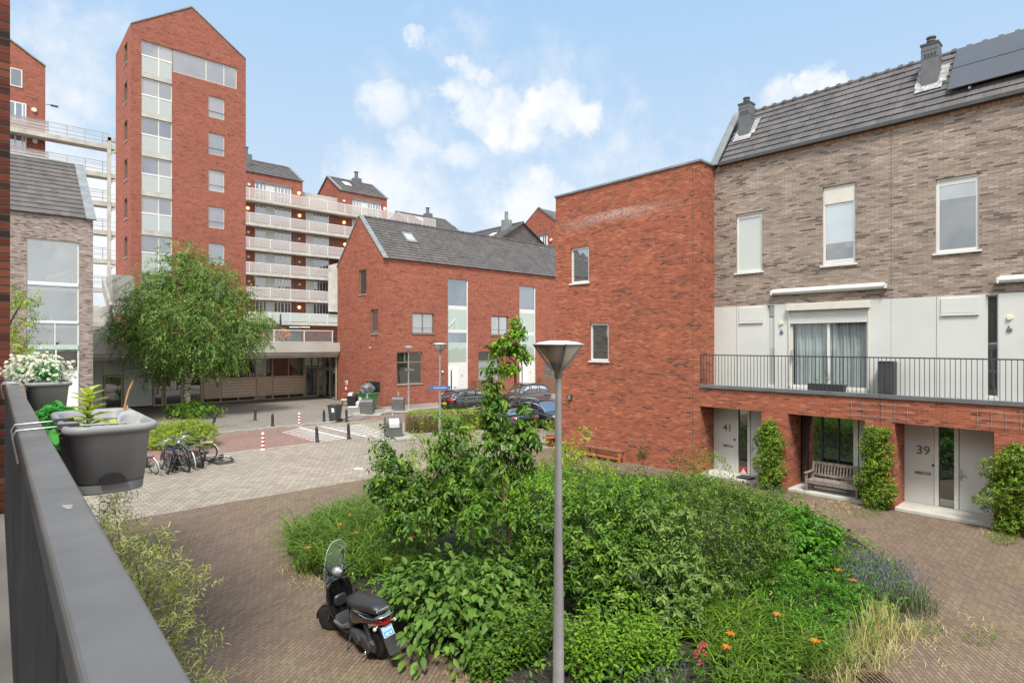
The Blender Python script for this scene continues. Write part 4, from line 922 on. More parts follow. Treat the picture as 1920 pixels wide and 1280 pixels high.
m=MB(); p=V3(XH-.3,YH-.15,10.9)+nr*.03; m.ext([p,p+V3(.42,0,0),p+V3(.42,0,0)+S*1.02,p+S*1.02],nr*.09); m.tube([(xl,YH+4.8,14.86),(XH-.3,YH+4.8,14.86)],.1,6); m.build('verge_flashing',M['zinc'],rf,world=True)
a,b,c,d=hole[0]; zz=[d,hz(100,529),hz(100,535),hz(100,601),hz(100,605.5),hz(100,646),hz(100,655),hz(100,695)]
w=window(gh,O,UX,NY,a,b,1.0,d,M['white'],M['gpale'],fw=.07,ins=.08,panes=[(a,b,zz[2]-.1,d,M['gview']),(a,b,zz[4]-.1,zz[2],M['gview']),(a,b,zz[6],zz[4],M['gview']),(a,b,zz[7],zz[6],M['gdark'])])
Y0=YH+.14
MB().box(xl+a-1,Y0+2.2,1,XH-.2,Y0+2.3,11).build('room_wall',pmat('pale_blue_room',(.60,.71,.74),.8,var=.10,scale=.4),w,world=True)
for t in (zz[2]-.12,zz[4]-.12,zz[6]-.1): MB().box(xl+a-.5,Y0+.1,t-.12,XH-.2,Y0+2.2,t).build('room_floor',M['conc'],w,world=True)
q=MB(); p0=V3(xl+b-.15,Y0+1.2,zz[2]); p1_=p0+V3(-1.1,0,-.0); q.bar(p0+V3(0,0,.95),p1_+V3(0,0,.45),.06,.12)
for i in range(6): q.bar(p0+V3(-.18*i,0,0),p0+V3(-.18*i,0,.9-.08*i),.03)
q.build('stair_rail',M['whitep'],w,world=True)
q=MB(); q.box(xl+a+.25,Y0+.6,zz[2],xl+a+1.75,Y0+1.0,zz[2]+.16); q.build('white_bench',M['whitep'],w,world=True)
q=MB(); q.box(xl+a+.5,Y0+1.3,zz[4],xl+a+.75,Y0+1.5,zz[4]+.3); q.box(xl+a+1.0,Y0+1.3,zz[4],xl+a+1.12,Y0+1.5,zz[4]+.5); q.build('white_cabinet',M['whitep'],w,world=True)
MB().box(xl+a+.1,Y0+.3,zz[6],xl+b-.1,Y0+.34,zz[6]+.45).build('dark_sofa',M['dgrey'],w,world=True)
for t,u in ((zz[1],zz[2]),(zz[3],zz[4])): MB().bb(O,UX,NY,a+.03,b-.03,-.07,-.03,u,t).build('white_band',M['whitep'],w,world=True)
MB().bb(O,UX,NY,a+.03,b-.03,-.08,-.02,1.0,zz[7]).build('white_panel',M['whitep'],w,world=True)
q=MB(); q.bb(O,UX,NY,a+.03,b-.03,-.08,-.03,zz[6],zz[5]); q.build('green_band',M['stripg'],w,world=True)
q=MB(); q.bb(O,UX,NY,hu(103)-.02,hu(103)+.02,-.07,-.04,zz[5],zz[4]); q.bb(O,UX,NY,hu(105)-.03,hu(105)+.03,-.07,-.04,zz[7],zz[6]); q.build('mullion',M['whitep'],w,world=True)

# ================================================================== ROOFS BEYOND
fr=thing('roof_house','far grey tiled roof with square chimney and white windows beneath its gable','house',(55,62,0))
m=MB(); X0,X1,Y0,Y1,XM=50.1,59.7,58.2,72.0,54.9; ze,zr=18.2,21.1
m.wall(V3(X0,Y0,0),UX,X1-X0,ze); m.wall(V3(X0,Y1,0),V3(0,-1,0),Y1-Y0,ze); m.wall(V3(X1,Y0,0),V3(0,1,0),Y1-Y0,ze); m.build('wall',M['greyb'],fr,world=True)
m=MB(); m.poly([(X0,Y0,ze),(X1,Y0,ze),(XM,Y0,zr)]); m.build('tiled_gable',M['tilex'],fr,world=True)
m=MB(); S=V3(XM-X0+.1,0,zr-ze); nr=V3(-S.z,0,S.x).normalized(); roof(m,V3(X0-.1,Y1,ze),V3(0,Y0-.3-Y1,0),S,14,nr,.05); m.poly([(X1,Y0-.3,ze),(XM,Y0-.3,zr),(XM,Y1,zr),(X1,Y1,ze)]); m.bar((X0-.1,Y0-.3,ze),(XM,Y0-.3,zr+.08),.15,.25); m.tube([(XM,Y0-.3,zr+.06),(XM,Y1,zr+.06)],.12,6)
for i in range(36): m.ball((XM,Y0+i*.38,zr+.12),.13,nu=6,nv=4)
m.build('roof',M['tiley'],fr,world=True)
p=onx(949,53.4); m=MB(); y,z=onx(949.5,53.6,438); m.box(53.1,y-.5,z-1,54.2,y+.5,z+1.85); m.cyl((53.6,y,z+1.8),(53.6,y,z+3.0),.25,n=10); m.build('chimney',M['zinc'],fr,world=True)
y,z=onx(851,54.9,432); m=MB(); m.cyl((54.9,y,z-.5),(54.9,y,z+.6),.28,n=10); m.build('flue',M['dgrey2'],fr,world=True)
y,z=onx(921,52.3,439); m=MB(); q=V3(51.8,y,ze+(51.8-X0)*(zr-ze)/(XM-X0))+nr*.1; m.ext([q,q+V3(0,-1.0,0),q+V3(0,-1.0,0)+S*.16,q+S*.16],nr*.08); m.build('skylight',M['whitep'],fr,world=True)
m=MB()
for k in range(8): m.box(X0+1.2+k*1.02,Y0-.03,16.2,X0+2.0+k*1.02,Y0-.005,17.9)
m.build('windows',M['gsky'],fr,world=True)
m=MB(); m.box(X0+1.0,Y0-.02,16.0,X1-.3,Y0-.004,18.05); m.build('window_wall',M['whitep'],fr,world=True)
fg=thing('gable_house','far red brick gable with wide white window, above the terrace roof ridge','house',(61,60,0))
X=60.0; m=MB(); m.wall(V3(X,64.7,0),V3(0,-1,0),9,21.2); m.poly([(X,64.7,21.2),(X,55.7,21.2),(X,60.2,24.2)]); m.wall(V3(X,55.7,0),V3(1,0,0),12,21.2); m.build('brick_wall',M['red2'],fg,world=True)
m=MB(); m.bar((X+.1,64.8,21.15),(X+.1,60.2,24.3),.25,.14); m.bar((X+.1,55.5,21.05),(X+.1,60.2,24.3),.4,.2); m.poly([(X,55.6,21.2),(X+12,55.6,21.2),(X+12,60.2,24.25),(X,60.2,24.25)]); m.poly([(X,64.7,21.2),(X,60.2,24.25),(X+12,60.2,24.25),(X+12,64.7,21.2)]); m.build('roof',M['tilex'],fg,world=True)
OW=V3(X-.02,64.7,0); a,b=64.7-onx(984,X)[0],64.7-onx(1027,X)[0]; zt_=onx(984,X,449)[1]
m=MB(); m.bb(OW,UYm,V3(-1,0,0),a,b,-.05,.03,zt_-2.4,zt_); w=m.build('window_wall',M['whitep'],fg,world=True)
m=MB()
for k in (.06,.13,.2,.27,.58,.64,.82,.9): m.bb(OW,UYm,V3(-1,0,0),a+(b-a)*k,a+(b-a)*(k+.045),.031,.04,zt_-2.3,zt_-.1)
m.build('panes',M['gmid'],w,world=True)
m=MB(); m.bb(OW,UYm,V3(-1,0,0),a-.05,b+.1,-.05,.1,zt_,zt_+.3); m.build('sun_blind_box',M['mgrey'],w,world=True)
for px,py in ((978.5,458),(1032.8,450)): y,z=onx(px,X-.1,py); MB().cyl((X-.18,y,z),(X-.01,y,z),.2,.23,n=12).build('wall_lamp',M['opal'],fg,world=True)

# ================================================================== SKY, SUN, CAMERA
w=bpy.data.worlds.new('World'); scene.world=w; w.use_nodes=True; t=w.node_tree
class WN(N):
    def __init__(s,t): s.t=t; s.n=t.nodes; s.l=t.links
k=WN(t); bg=t.nodes['Background']
SUN_EL,SUN_AZ=R(58),R(224)
sk=k.node('ShaderNodeTexSky',sky_type='NISHITA',sun_disc=False,sun_elevation=SUN_EL,sun_rotation=SUN_AZ,air_density=1.0,dust_density=1.6,ozone_density=1.0)
tc=k.node('ShaderNodeTexCoord'); d=tc.outputs['Generated']
sp=k.node('ShaderNodeSeparateXYZ'); k.l.new(d,sp.inputs[0])
def vnoise(scale,amp):
    nd=k.node('ShaderNodeTexNoise',{'Scale':scale,'Detail':8.0,'Roughness':.68}); k.l.new(d,nd.inputs['Vector'])
    a=k.node('ShaderNodeVectorMath',operation='SUBTRACT'); k.l.new(nd.outputs['Color'],a.inputs[0]); a.inputs[1].default_value=(.5,.5,.5)
    b=k.node('ShaderNodeVectorMath',operation='SCALE'); k.l.new(a.outputs[0],b.inputs[0]); b.inputs['Scale'].default_value=amp; return b.outputs[0]
ad=k.node('ShaderNodeVectorMath',operation='ADD'); k.l.new(d,ad.inputs[0]); k.l.new(vnoise(13,.085),ad.inputs[1]); nm_=k.node('ShaderNodeVectorMath',operation='NORMALIZE'); k.l.new(ad.outputs[0],nm_.inputs[0]); dw=nm_.outputs[0]
def blob(px,py,rpx):
    v=(PT(px,py,1)-V3(0,0,EYE)).normalized(); a=rpx/1250
    dt=k.node('ShaderNodeVectorMath',operation='DOT_PRODUCT'); k.l.new(dw,dt.inputs[0]); dt.inputs[1].default_value=v
    mr=k.node('ShaderNodeMapRange',{'From Min':math.cos(a*1.35),'From Max':1.0}); mr.clamp=True; k.l.new(dt.outputs['Value'],mr.inputs[0]); return mr.outputs[0]
bl=[(845,168,30),(880,192,42),(935,215,52),(985,240,46),(935,245,36),(1010,215,32),(1055,205,42),(1095,218,32),(875,128,26),(908,136,20),(785,64,18),(845,110,12),(1505,150,20),(1532,160,30),(1560,178,30),(1015,345,40),(1040,368,44),(985,372,38)]
soft=[(900,250,240,.30),(1250,330,200,.28),(185,420,120,.95),(60,330,120,.6),(725,205,46,.58),(770,188,30,.42),(700,225,34,.45),(690,372,95,.62),(770,400,100,.62),(650,345,60,.45),(985,395,95,.72),(130,110,110,.42),(60,60,90,.4),(165,175,60,.38),(860,290,40,.6),(760,275,40,.55),(1480,185,40,.5)]
mx=None
for q in bl:
    o=blob(*q); mx=o if mx is None else k.math('MAXIMUM',mx,o)
sx=None
for q in soft:
    o=k.math('MULTIPLY',blob(*q[:3]),q[3]); sx=o if sx is None else k.math('MAXIMUM',sx,o)
n1=k.noise(d,9,7,.62); n2=k.noise(d,26,5,.6)
nz=k.math('ADD',k.math('MULTIPLY',k.math('SUBTRACT',n1,.5),1.25),k.math('MULTIPLY',k.math('SUBTRACT',n2,.5),.7))
cm=k.node('ShaderNodeMapRange',{'From Min':.02,'From Max':.98,'To Max':.97}); cm.clamp=True; cm.interpolation_type='SMOOTHSTEP'; k.l.new(k.math('ADD',mx,k.math('MULTIPLY',nz,1.05)),cm.inputs[0])
hard=k.math('MULTIPLY',k.math('MULTIPLY',cm.outputs[0],k.math('MULTIPLY',mx,6.0,clamp=True)),k.ramp(k.noise(d,17,6,.65),[(.34,(.45,.45,.45)),(.60,(1,1,1))]))
cs=k.node('ShaderNodeMapRange',{'From Min':.05,'From Max':.85,'To Max':.85}); cs.clamp=True; cs.interpolation_type='SMOOTHSTEP'; k.l.new(k.math('ADD',sx,k.math('MULTIPLY',nz,1.0)),cs.inputs[0])
sof=k.math('MULTIPLY',cs.outputs[0],k.math('MULTIPLY',sx,4.0,clamp=True))
# unseen broken cloud added over the rest of the sky, brightened to light the scene
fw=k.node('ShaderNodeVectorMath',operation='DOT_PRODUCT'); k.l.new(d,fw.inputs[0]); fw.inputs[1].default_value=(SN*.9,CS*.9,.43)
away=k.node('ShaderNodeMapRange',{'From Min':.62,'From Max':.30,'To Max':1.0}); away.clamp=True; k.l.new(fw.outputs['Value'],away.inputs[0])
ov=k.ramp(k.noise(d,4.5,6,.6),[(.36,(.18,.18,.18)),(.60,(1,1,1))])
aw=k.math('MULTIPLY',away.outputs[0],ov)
cl=k.math('MAXIMUM',k.math('MAXIMUM',hard,sof),k.math('MULTIPLY',aw,.95))
hz_=k.node('ShaderNodeMapRange',{'From Min':.0,'From Max':.62,'To Min':.80,'To Max':.30}); hz_.clamp=True; k.l.new(sp.outputs[2],hz_.inputs[0])
SKYM=k.mix(1.0,sk.outputs[0],(SKY_GAIN,)*3,'MULTIPLY')
base=k.mix(.82,SKYM,k.ramp(sp.outputs[2],[(0.0,HAZE_COL),(.16,tuple(a*.6+b*.4 for a,b in zip(HAZE_COL,TOP_COL))),(.55,TOP_COL)]))
cc=k.mix(k.math('MULTIPLY',n2,.35),CLOUD_COL,CLOUD_SH)
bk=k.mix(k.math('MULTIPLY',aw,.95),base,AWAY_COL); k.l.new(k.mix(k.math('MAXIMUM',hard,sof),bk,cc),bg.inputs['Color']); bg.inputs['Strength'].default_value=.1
sun=bpy.data.lights.new('sun','SUN'); sun.energy=SUN_E; sun.angle=R(14); sun.color=(1.0,.955,.88)
so=bpy.data.objects.new('sun',sun); COL.objects.link(so)
sd=V3(math.sin(SUN_AZ)*math.cos(SUN_EL),math.cos(SUN_AZ)*math.cos(SUN_EL),math.sin(SUN_EL)); so.rotation_euler=sd.to_track_quat('Z','Y').to_euler(); so.location=(0,0,60)
cam=bpy.data.cameras.new('camera'); cam.sensor_width=36; cam.lens=36*F/1920; cam.shift_y=(CY-640)/1920; cam.clip_end=2000; cam.clip_start=.05
co=bpy.data.objects.new('camera',cam); COL.objects.link(co); co.location=(0,0,EYE); co.rotation_euler=(R(90),0,-TH); scene.camera=co
scene.view_settings.view_transform='Standard'; scene.view_settings.look='None'; scene.view_settings.gamma=1; scene.view_settings.use_curve_mapping=False
scene.view_settings.exposure=EXPOSURE
scene.cycles.use_denoising=True; scene.cycles.max_bounces=5; scene.cycles.diffuse_bounces=2; scene.cycles.glossy_bounces=3; scene.cycles.transparent_max_bounces=7; scene.cycles.transmission_bounces=3
scene.cycles.caustics_reflective=False; scene.cycles.caustics_refractive=False; scene.cycles.sample_clamp_indirect=6
# ================================================================== PLANTS
def nrmz(a): return a/np.maximum(np.linalg.norm(a,axis=-1,keepdims=True),1e-9)
def raw(name,mat,par,V,Fq,tint,loc=None):
    me=bpy.data.meshes.new(name); me.vertices.add(len(V)); me.vertices.foreach_set('co',np.ascontiguousarray(V,dtype=np.float32).ravel())
    k=Fq.shape[1]; n=len(Fq); me.loops.add(n*k); me.loops.foreach_set('vertex_index',np.ascontiguousarray(Fq,dtype=np.int32).ravel())
    me.polygons.add(n); me.polygons.foreach_set('loop_start',np.arange(0,n*k,k,dtype=np.int32)); me.update(calc_edges=True)
    a=me.attributes.new('tint','FLOAT','POINT'); a.data.foreach_set('value',np.ascontiguousarray(tint,dtype=np.float32))
    me.materials.append(mat); o=bpy.data.objects.new(name,me); COL.objects.link(o)
    if par is not None:
        o.parent=par; L=Vector((0,0,0)); q=par
        while q: L+=q.location; q=q.parent
        o.location=-L
    return o
SH_OVAL=[(.22,.75,.0),(.5,1.0,.05),(.78,.6,.16)]
SH_SIMPLE=[(.45,1.0,.04)]
def leaves(name,mat,par,P,D,Nn,L,W,tint,shape=SH_SIMPLE,fold=.22,bend=.22):
    P=np.asarray(P,float); n=len(P); L=np.broadcast_to(L,(n,))[:,None]; W=np.broadcast_to(W,(n,))[:,None]
    a=nrmz(D); s=nrmz(np.cross(a,Nn)); u=np.cross(s,a)
    rows=[P]
    for t,w,dr in shape:
        c=P+a*L*t-u*L*dr*bend*4
        rows+= [c-s*W*w*.5+u*W*fold*w, c, c+s*W*w*.5+u*W*fold*w]
    rows.append(P+a*L-u*L*bend)
    k=len(rows); V=np.stack(rows,1).reshape(-1,3)
    f=[(0,2,1),(0,3,2)]; m=len(shape)
    for j in range(m-1):
        b=1+3*j; f+=[(b,b+1,b+4),(b,b+4,b+3),(b+1,b+2,b+5),(b+1,b+5,b+4)]
    b=1+3*(m-1); f+=[(b,b+1,k-1),(b+1,b+2,k-1)]
    Fq=(np.arange(n)[:,None,None]*k+np.array(f)[None]).reshape(-1,3)
    return raw(name,mat,par,V,Fq,np.repeat(np.clip(tint,0,1),k))
def blobpts(bl,M,shell=.6,rg=RNG,low=-.35):
    bl=np.array(bl,float); ar=bl[:,3]*bl[:,4]+bl[:,3]*bl[:,5]+bl[:,4]*bl[:,5]; i=rg.choice(len(bl),M,p=ar/ar.sum())
    d=nrmz(rg.normal(size=(M*3,3))); d=d[d[:,2]>low][:M]
    r=1-shell*rg.random(M)**1.6
    lump=1+.20*np.sin(d[:,0]*5+i)*np.sin(d[:,1]*6+i*2)+.14*np.sin(d[:,2]*9+i*3+d[:,0]*4)+(rg.random(M)<.07)*rg.uniform(.1,.4,M)
    p=bl[i,:3]+d*bl[i,3:6]*(r*lump)[:,None]; nn=nrmz(d/bl[i,3:6])
    p[:,2]=np.maximum(p[:,2],.04)
    return p,nn
def twigs(name,mat,par,p,nn,k,tl,L,W,out=.7,up=.35,rnd=.6,droop=.25,shape=SH_SIMPLE,spread=.85,fold=.22,bend=.22,rg=RNG,tv=.5):
    M=len(p); d=nrmz(nn*out+rg.normal(size=(M,3))*rnd+np.array([0,0,up])); t=np.linspace(.05,1,k)
    s0=nrmz(np.cross(d,rg.normal(size=(M,3)))); s1=np.cross(d,s0); ang=np.arange(k)*2.4
    base=p[:,None]+d[:,None]*(tl*t)[None,:,None]; base[...,2]-=droop*tl*.5*t**2
    sj=s0[:,None]*np.cos(ang)[None,:,None]+s1[:,None]*np.sin(ang)[None,:,None]
    D=nrmz(d[:,None]*.5+sj*spread+np.array([0,0,-droop])+rg.normal(size=(M,k,3))*.15)
    N_=nrmz(np.array([0,0,.9])+nn[:,None]*.5+rg.normal(size=(M,k,3))*.35)
    n=M*k; sc=rg.uniform(.55,1.2,n)*np.repeat(rg.uniform(.7,1.15,M),k)
    tint=np.repeat(rg.normal(.45,.25*tv*2,M),k)+rg.normal(0,.10,n)+np.tile(t*.14,M)
    base[...,2]=np.maximum(base[...,2],.03)
    return leaves(name,mat,par,base.reshape(-1,3),D.reshape(-1,3),N_.reshape(-1,3),L*sc,W*sc*rg.uniform(.85,1.15,n),tint,shape,fold,bend)
def blades(name,mat,par,P,H,W,arch,lean,rg=RNG,seg=5,taper=True):
    n=len(P); az=rg.uniform(0,2*PI,n); lean=np.broadcast_to(lean,(n,))*rg.uniform(.4,1.2,n); h=np.broadcast_to(H,(n,))*rg.uniform(.6,1.15,n)
    o=np.stack([np.cos(az),np.sin(az),np.zeros(n)],1); sd=np.stack([-np.sin(az),np.cos(az),np.zeros(n)],1)
    tt=np.linspace(0,1,seg+1); rows=[]
    for t in tt:
        c=P+o*(h*(lean*t+arch*t**2.4*.7))[:,None]+np.array([0,0,1])*(h*(t-arch*.62*t**2.8))[:,None]
        w=W*(1-(t**2.2)*.95) if taper else W*(.7+.3*t)
        rows+=[c-sd*w/2,c+sd*w/2]
    k=len(rows); V=np.stack(rows,1).reshape(-1,3); f=[]
    for j in range(seg): f.append((2*j,2*j+1,2*j+3,2*j+2))
    Fq=(np.arange(n)[:,None,None]*k+np.array(f)[None]).reshape(-1,4)
    return raw(name,mat,par,V,Fq,np.repeat(np.clip(rg.normal(.5,.25,n),0,1),k))
def ellipse_pts(c,rx,ry,rot,n,rg=RNG,pw=.5):
    a=rg.uniform(0,2*PI,n); r=rg.random(n)**pw; x=np.cos(a)*r*rx; y=np.sin(a)*r*ry
    return np.stack([c[0]+x*math.cos(rot)-y*math.sin(rot),c[1]+x*math.sin(rot)+y*math.cos(rot),np.zeros(n)],1)
def Bl(px,py,t,rpx,rpy,rd=None):
    c=PT(px,py,t); r=rpx*t/F; return (c.x,c.y,c.z,rd or r,rd or r,rpy*t/F)
def stems(par,paths,mat,name='trunk'):
    m=MB()
    for pts,rr in paths: m.tube(pts,rr,7)
    return m.build(name,mat,par,world=True)
def curve(a,b,n=5,wob=.08,rg=random):
    a=Vector(a);b=Vector(b); L=(b-a).length
    return [a.lerp(b,i/n)+(V3(rg.uniform(-1,1),rg.uniform(-1,1),rg.uniform(-.3,.3))*wob*L if 0<i<n else V3(0,0,0)) for i in range(n+1)]
def shrub(name,label,cat,base,bl,mat,M,k,tl,L,W,group=None,nst=6,sm=None,rad=.016,shell=.42,**kw):
    r=thing(name,label,cat,base,0,group); p,nn=blobpts(bl,M,shell)
    twigs('foliage',mat,r,p,nn,k,tl,L,W,**kw)
    ps=[]
    for i in range(nst):
        b=bl[i%len(bl)]; e=V3(b[0]+random.uniform(-.4,.4)*b[3],b[1]+random.uniform(-.4,.4)*b[4],b[2]+random.uniform(-.2,.6)*b[5]); s=Vector(base)+V3(random.uniform(-.12,.12),random.uniform(-.12,.12),0)
        c=curve(s,e,4,.06); ps.append((c,[rad*(1-.15*j) for j in range(5)]))
    stems(r,ps,sm or M_['stemw'],'stems'); return r
M_={'stemw':M['bark']}
LM={}
LM['mid']   =leafmat('leaf_mid_green',(0.026,0.069,0.008),(0.083,0.185,0.017),(0.200,0.337,0.031))
LM['dark']  =leafmat('leaf_dark_green',(0.011,0.033,0.006),(0.032,0.089,0.014),(0.075,0.165,0.024))
LM['olive'] =leafmat('leaf_olive',(0.029,0.057,0.008),(0.087,0.153,0.019),(0.170,0.253,0.038))
LM['silver']=leafmat('leaf_soft_green',(0.040,0.081,0.015),(0.112,0.200,0.034),(0.207,0.314,0.061))
LM['bright']=leafmat('leaf_bright_green',(0.048,0.110,0.006),(0.131,0.275,0.016),(0.254,0.424,0.030))
LM['lime']  =leafmat('leaf_lime',(0.134,0.216,0.021),(0.248,0.336,0.032),(0.388,0.455,0.062))
LM['comf']  =leafmat('leaf_broad_green',(0.037,0.085,0.011),(0.095,0.188,0.026),(0.173,0.289,0.049),trans=.22,rough=.5,spec=.25)
LM['pea']   =leafmat('leaf_pea_green',(0.026,0.090,0.005),(0.067,0.202,0.010),(0.132,0.313,0.021))
LM['grass'] =leafmat('leaf_blade_green',(0.033,0.082,0.006),(0.101,0.195,0.015),(0.213,0.322,0.031))
LM['straw'] =leafmat('leaf_straw',(0.182,0.173,0.057),(0.455,0.417,0.157),(0.708,0.652,0.298),trans=.2,rough=.7)
LM['lav']   =leafmat('leaf_lavender',(0.044,0.064,0.030),(0.105,0.147,0.069),(0.186,0.229,0.124),trans=.15,rough=.7)
LM['purple']=leafmat('petal_purple',(0.120,0.085,0.220),(0.200,0.155,0.330),(0.280,0.240,0.420),trans=.2,rough=.8)
LM['birch'] =leafmat('leaf_birch',(.062,.130,.030),(.145,.245,.052),(.26,.36,.09),trans=.38)
LM['willow']=leafmat('leaf_willow',(0.175,0.206,0.044),(0.294,0.331,0.088),(0.425,0.463,0.163))
LM['climb'] =leafmat('leaf_climber',(0.042,0.093,0.006),(0.127,0.223,0.014),(0.260,0.360,0.032))
LM['orangef']=leafmat('petal_orange',(0.480,0.090,0.012),(0.620,0.170,0.018),(0.720,0.320,0.030))
LM['pinkf'] =leafmat('petal_pink',(0.550,0.060,0.100),(0.620,0.100,0.150),(0.720,0.200,0.240))
LM['whitef']=leafmat('petal_white',(0.600,0.620,0.550),(0.750,0.760,0.700),(0.840,0.850,0.800))
LM['redl']  =leafmat('leaf_reddish',(0.070,0.050,0.020),(0.120,0.110,0.030),(0.160,0.180,0.050))
LM['vivid'] =leafmat('leaf_vivid_green',(0.020,0.140,0.020),(0.030,0.240,0.030),(0.070,0.330,0.050))

# --- island: the comfrey mound
r=thing('comfrey','mound of large broad matt green leaves beside the parked scooter','plant',G(850,1130))
bl=[Bl(800,1120,9.35,80,55),Bl(870,1110,9.5,95,60),Bl(930,1130,9.3,80,60),Bl(850,1165,8.95,100,55),Bl(920,1060,10.4,80,40),Bl(770,1105,9.6,60,45),Bl(905,1185,8.85,85,42)]
p,nn=blobpts(bl,2100,.35,low=-.5); p=p[p[:,2]>.10]; nn=nn[:len(p)]; n=len(p)
out=nrmz(p-np.array([G(870,1110).x,G(870,1110).y,.15])); D=nrmz(out*1.0+RNG.normal(size=(n,3))*.45+np.array([0,0,-.30])); Nn=nrmz(np.array([0,0,1.])+out*.45+RNG.normal(size=(n,3))*.22)
sc=RNG.uniform(.55,1.15,n); leaves('foliage',LM['comf'],r,p,D,Nn,.18*sc,.088*sc*RNG.uniform(.85,1.15,n),RNG.normal(.5,.22,n),SH_OVAL,.14,.20)
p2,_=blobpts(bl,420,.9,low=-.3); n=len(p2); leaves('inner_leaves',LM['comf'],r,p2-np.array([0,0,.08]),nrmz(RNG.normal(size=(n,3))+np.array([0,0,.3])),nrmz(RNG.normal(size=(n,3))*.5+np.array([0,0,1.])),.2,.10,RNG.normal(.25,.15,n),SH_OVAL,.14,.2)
# --- saplings
t=12.1; b=G(806,1062); fk=PT(810,1012,t)
r=thing('young_tree','young broad-leaved tree with low forked trunk at the left of the flower bed','tree',b)
tops=[PT(728,830,t),PT(800,955,t),PT(846,952,t),PT(850,790,t),PT(895,870,t),PT(770,900,t)]
stems(r,[([b,b.lerp(fk,.5)+V3(.01,0,0),fk],[.05,.042,.045]),(curve(fk,tops[2],3,.03)+[PT(865,880,t),tops[3]],[.03,.027,.024,.02,.014,.006]),(curve(fk,tops[1],3,.03)+[PT(770,900,t),tops[0]],[.026,.022,.02,.018,.012,.005]),
    (curve(PT(846,952,t),tops[4],4,.05),[.016,.013,.01,.008,.005]),(curve(tops[1],PT(740,935,t+.3),4,.05),[.014,.012,.01,.007,.004]),(curve(tops[2],PT(900,930,t-.3),4,.05),[.014,.012,.01,.007,.004])],M['bark'])
bl=[Bl(722,835,t,14,34),Bl(735,880,t,26,44),Bl(748,920,t,44,36),Bl(715,905,t,24,32),Bl(800,925,t,60,34),Bl(845,870,t,44,50),Bl(848,805,t,28,34),Bl(838,840,t-.3,30,30),Bl(890,880,t,44,48),Bl(905,945,t-.4,42,38),Bl(770,965,t-.3,58,22),Bl(850,965,t-.4,60,26),Bl(860,925,t-.5,50,32),Bl(920,900,t-.2,28,36)]
p,nn=blobpts(bl,800,.8,low=-.8); twigs('crown',LM['mid'],r,p,nn,9,.26,.128,.058,out=.5,up=.1,droop=.55,shape=SH_OVAL,tv=.45)
t=10.3; b=G(966,1140)
r=thing('upright_sapling','tall upright sapling with two narrow leafy shoots standing in the flower bed','tree',b)
k1,k2=PT(957,1030,t),PT(946,942,t)
stems(r,[([b,PT(962,1085,t),k1,k2],[.038,.034,.03,.026]),([k2,PT(940,900,t),PT(932,850,t),PT(926,780,t),PT(923,690,t)],[.02,.017,.014,.011,.005]),([k2,PT(955,915,t),PT(964,870,t),PT(980,810,t),PT(984,768,t)],[.016,.014,.012,.009,.004]),
    ([k2,PT(930,925,t),PT(918,905,t)],[.014,.01,.006]),(curve(k1,PT(900,990,t),4,.05),[.016,.013,.011,.008,.005]),(curve(b,PT(930,1060,t),4,.06),[.022,.02,.016,.012,.008])],M['bark'])
bl=[Bl(923,697,t,9,26),Bl(924,735,t,15,30),Bl(927,775,t,20,34),Bl(930,820,t,20,36),Bl(934,862,t,16,30),Bl(984,782,t,15,26),Bl(988,815,t,22,30),Bl(980,850,t,19,32),Bl(970,890,t,13,30),Bl(900,960,t-.2,36,26),Bl(960,960,t-.1,20,20)]
p,nn=blobpts(bl,330,.85,low=-.9); twigs('crown',LM['mid'],r,p,nn,8,.18,.135,.058,out=.35,up=.3,droop=.8,shape=SH_OVAL,tv=.35)
# --- the big mixed shrubs
def ground_at(px,t): return PT(px,CY+EYE*F/t,t)
shrub('leafy_shrub','large mid-green shrub directly right of the near lamp post','shrub',ground_at(1130,10.8),[Bl(1105,990,10.6,64,60),Bl(1180,955,11.4,66,52),Bl(1090,1080,10.0,52,60),Bl(1172,1062,10.1,62,66),Bl(1060,970,11,50,50),Bl(1010,1020,10.6,60,60),Bl(1000,1085,10.0,52,52),Bl(1150,1135,9.5,60,42)],LM['mid'],1350,9,.20,.105,.048,droop=.3,shape=SH_OVAL,tv=.45)
shrub('olive_shrub','olive green shrub with loose arching twigs at the right of the shrub group','shrub',ground_at(1370,11.3),[Bl(1330,950,12,62,50),Bl(1408,975,11.6,58,58),Bl(1318,1010,11.0,52,52),Bl(1395,1055,10.8,58,58),Bl(1338,1095,10.4,56,50),Bl(1448,1025,11.2,34,42),Bl(1275,930,12.4,46,36)],LM['olive'],1250,9,.26,.085,.034,droop=.2,rnd=.8,tv=.5)
shrub('pale_shrub','soft pale green shrub in front of the olive shrub','shrub',ground_at(1245,10),[Bl(1240,1000,10.4,54,56),Bl(1212,1085,9.7,52,56),Bl(1275,1085,9.7,50,60),Bl(1240,1150,9.3,52,42),Bl(1270,1160,9.3,46,38)],LM['silver'],820,9,.17,.10,.046,droop=.45,shape=SH_OVAL,tv=.45)
shrub('light_green_shrub','light green shrub with upright shoots in front of the orange bench','shrub',ground_at(1180,14.4),[Bl(1110,932,14.4,80,32),Bl(1200,930,14.2,75,32),Bl(1280,930,13.8,70,32),Bl(1340,930,13.4,45,30),Bl(1160,962,13.0,115,30)],LM['bright'],900,8,.26,.095,.038,droop=.2,up=.6,tv=.5)
shrub('bright_ground_cover','low bright green leafy clump behind the upright sapling','shrub',ground_at(1000,15),[Bl(960,905,17,60,16),Bl(1010,905,16.2,55,22),Bl(1000,940,14,90,30),Bl(1040,900,16,40,26),Bl(940,950,13.5,50,28)],LM['bright'],800,8,.16,.10,.045,droop=.2,up=.5,tv=.4)
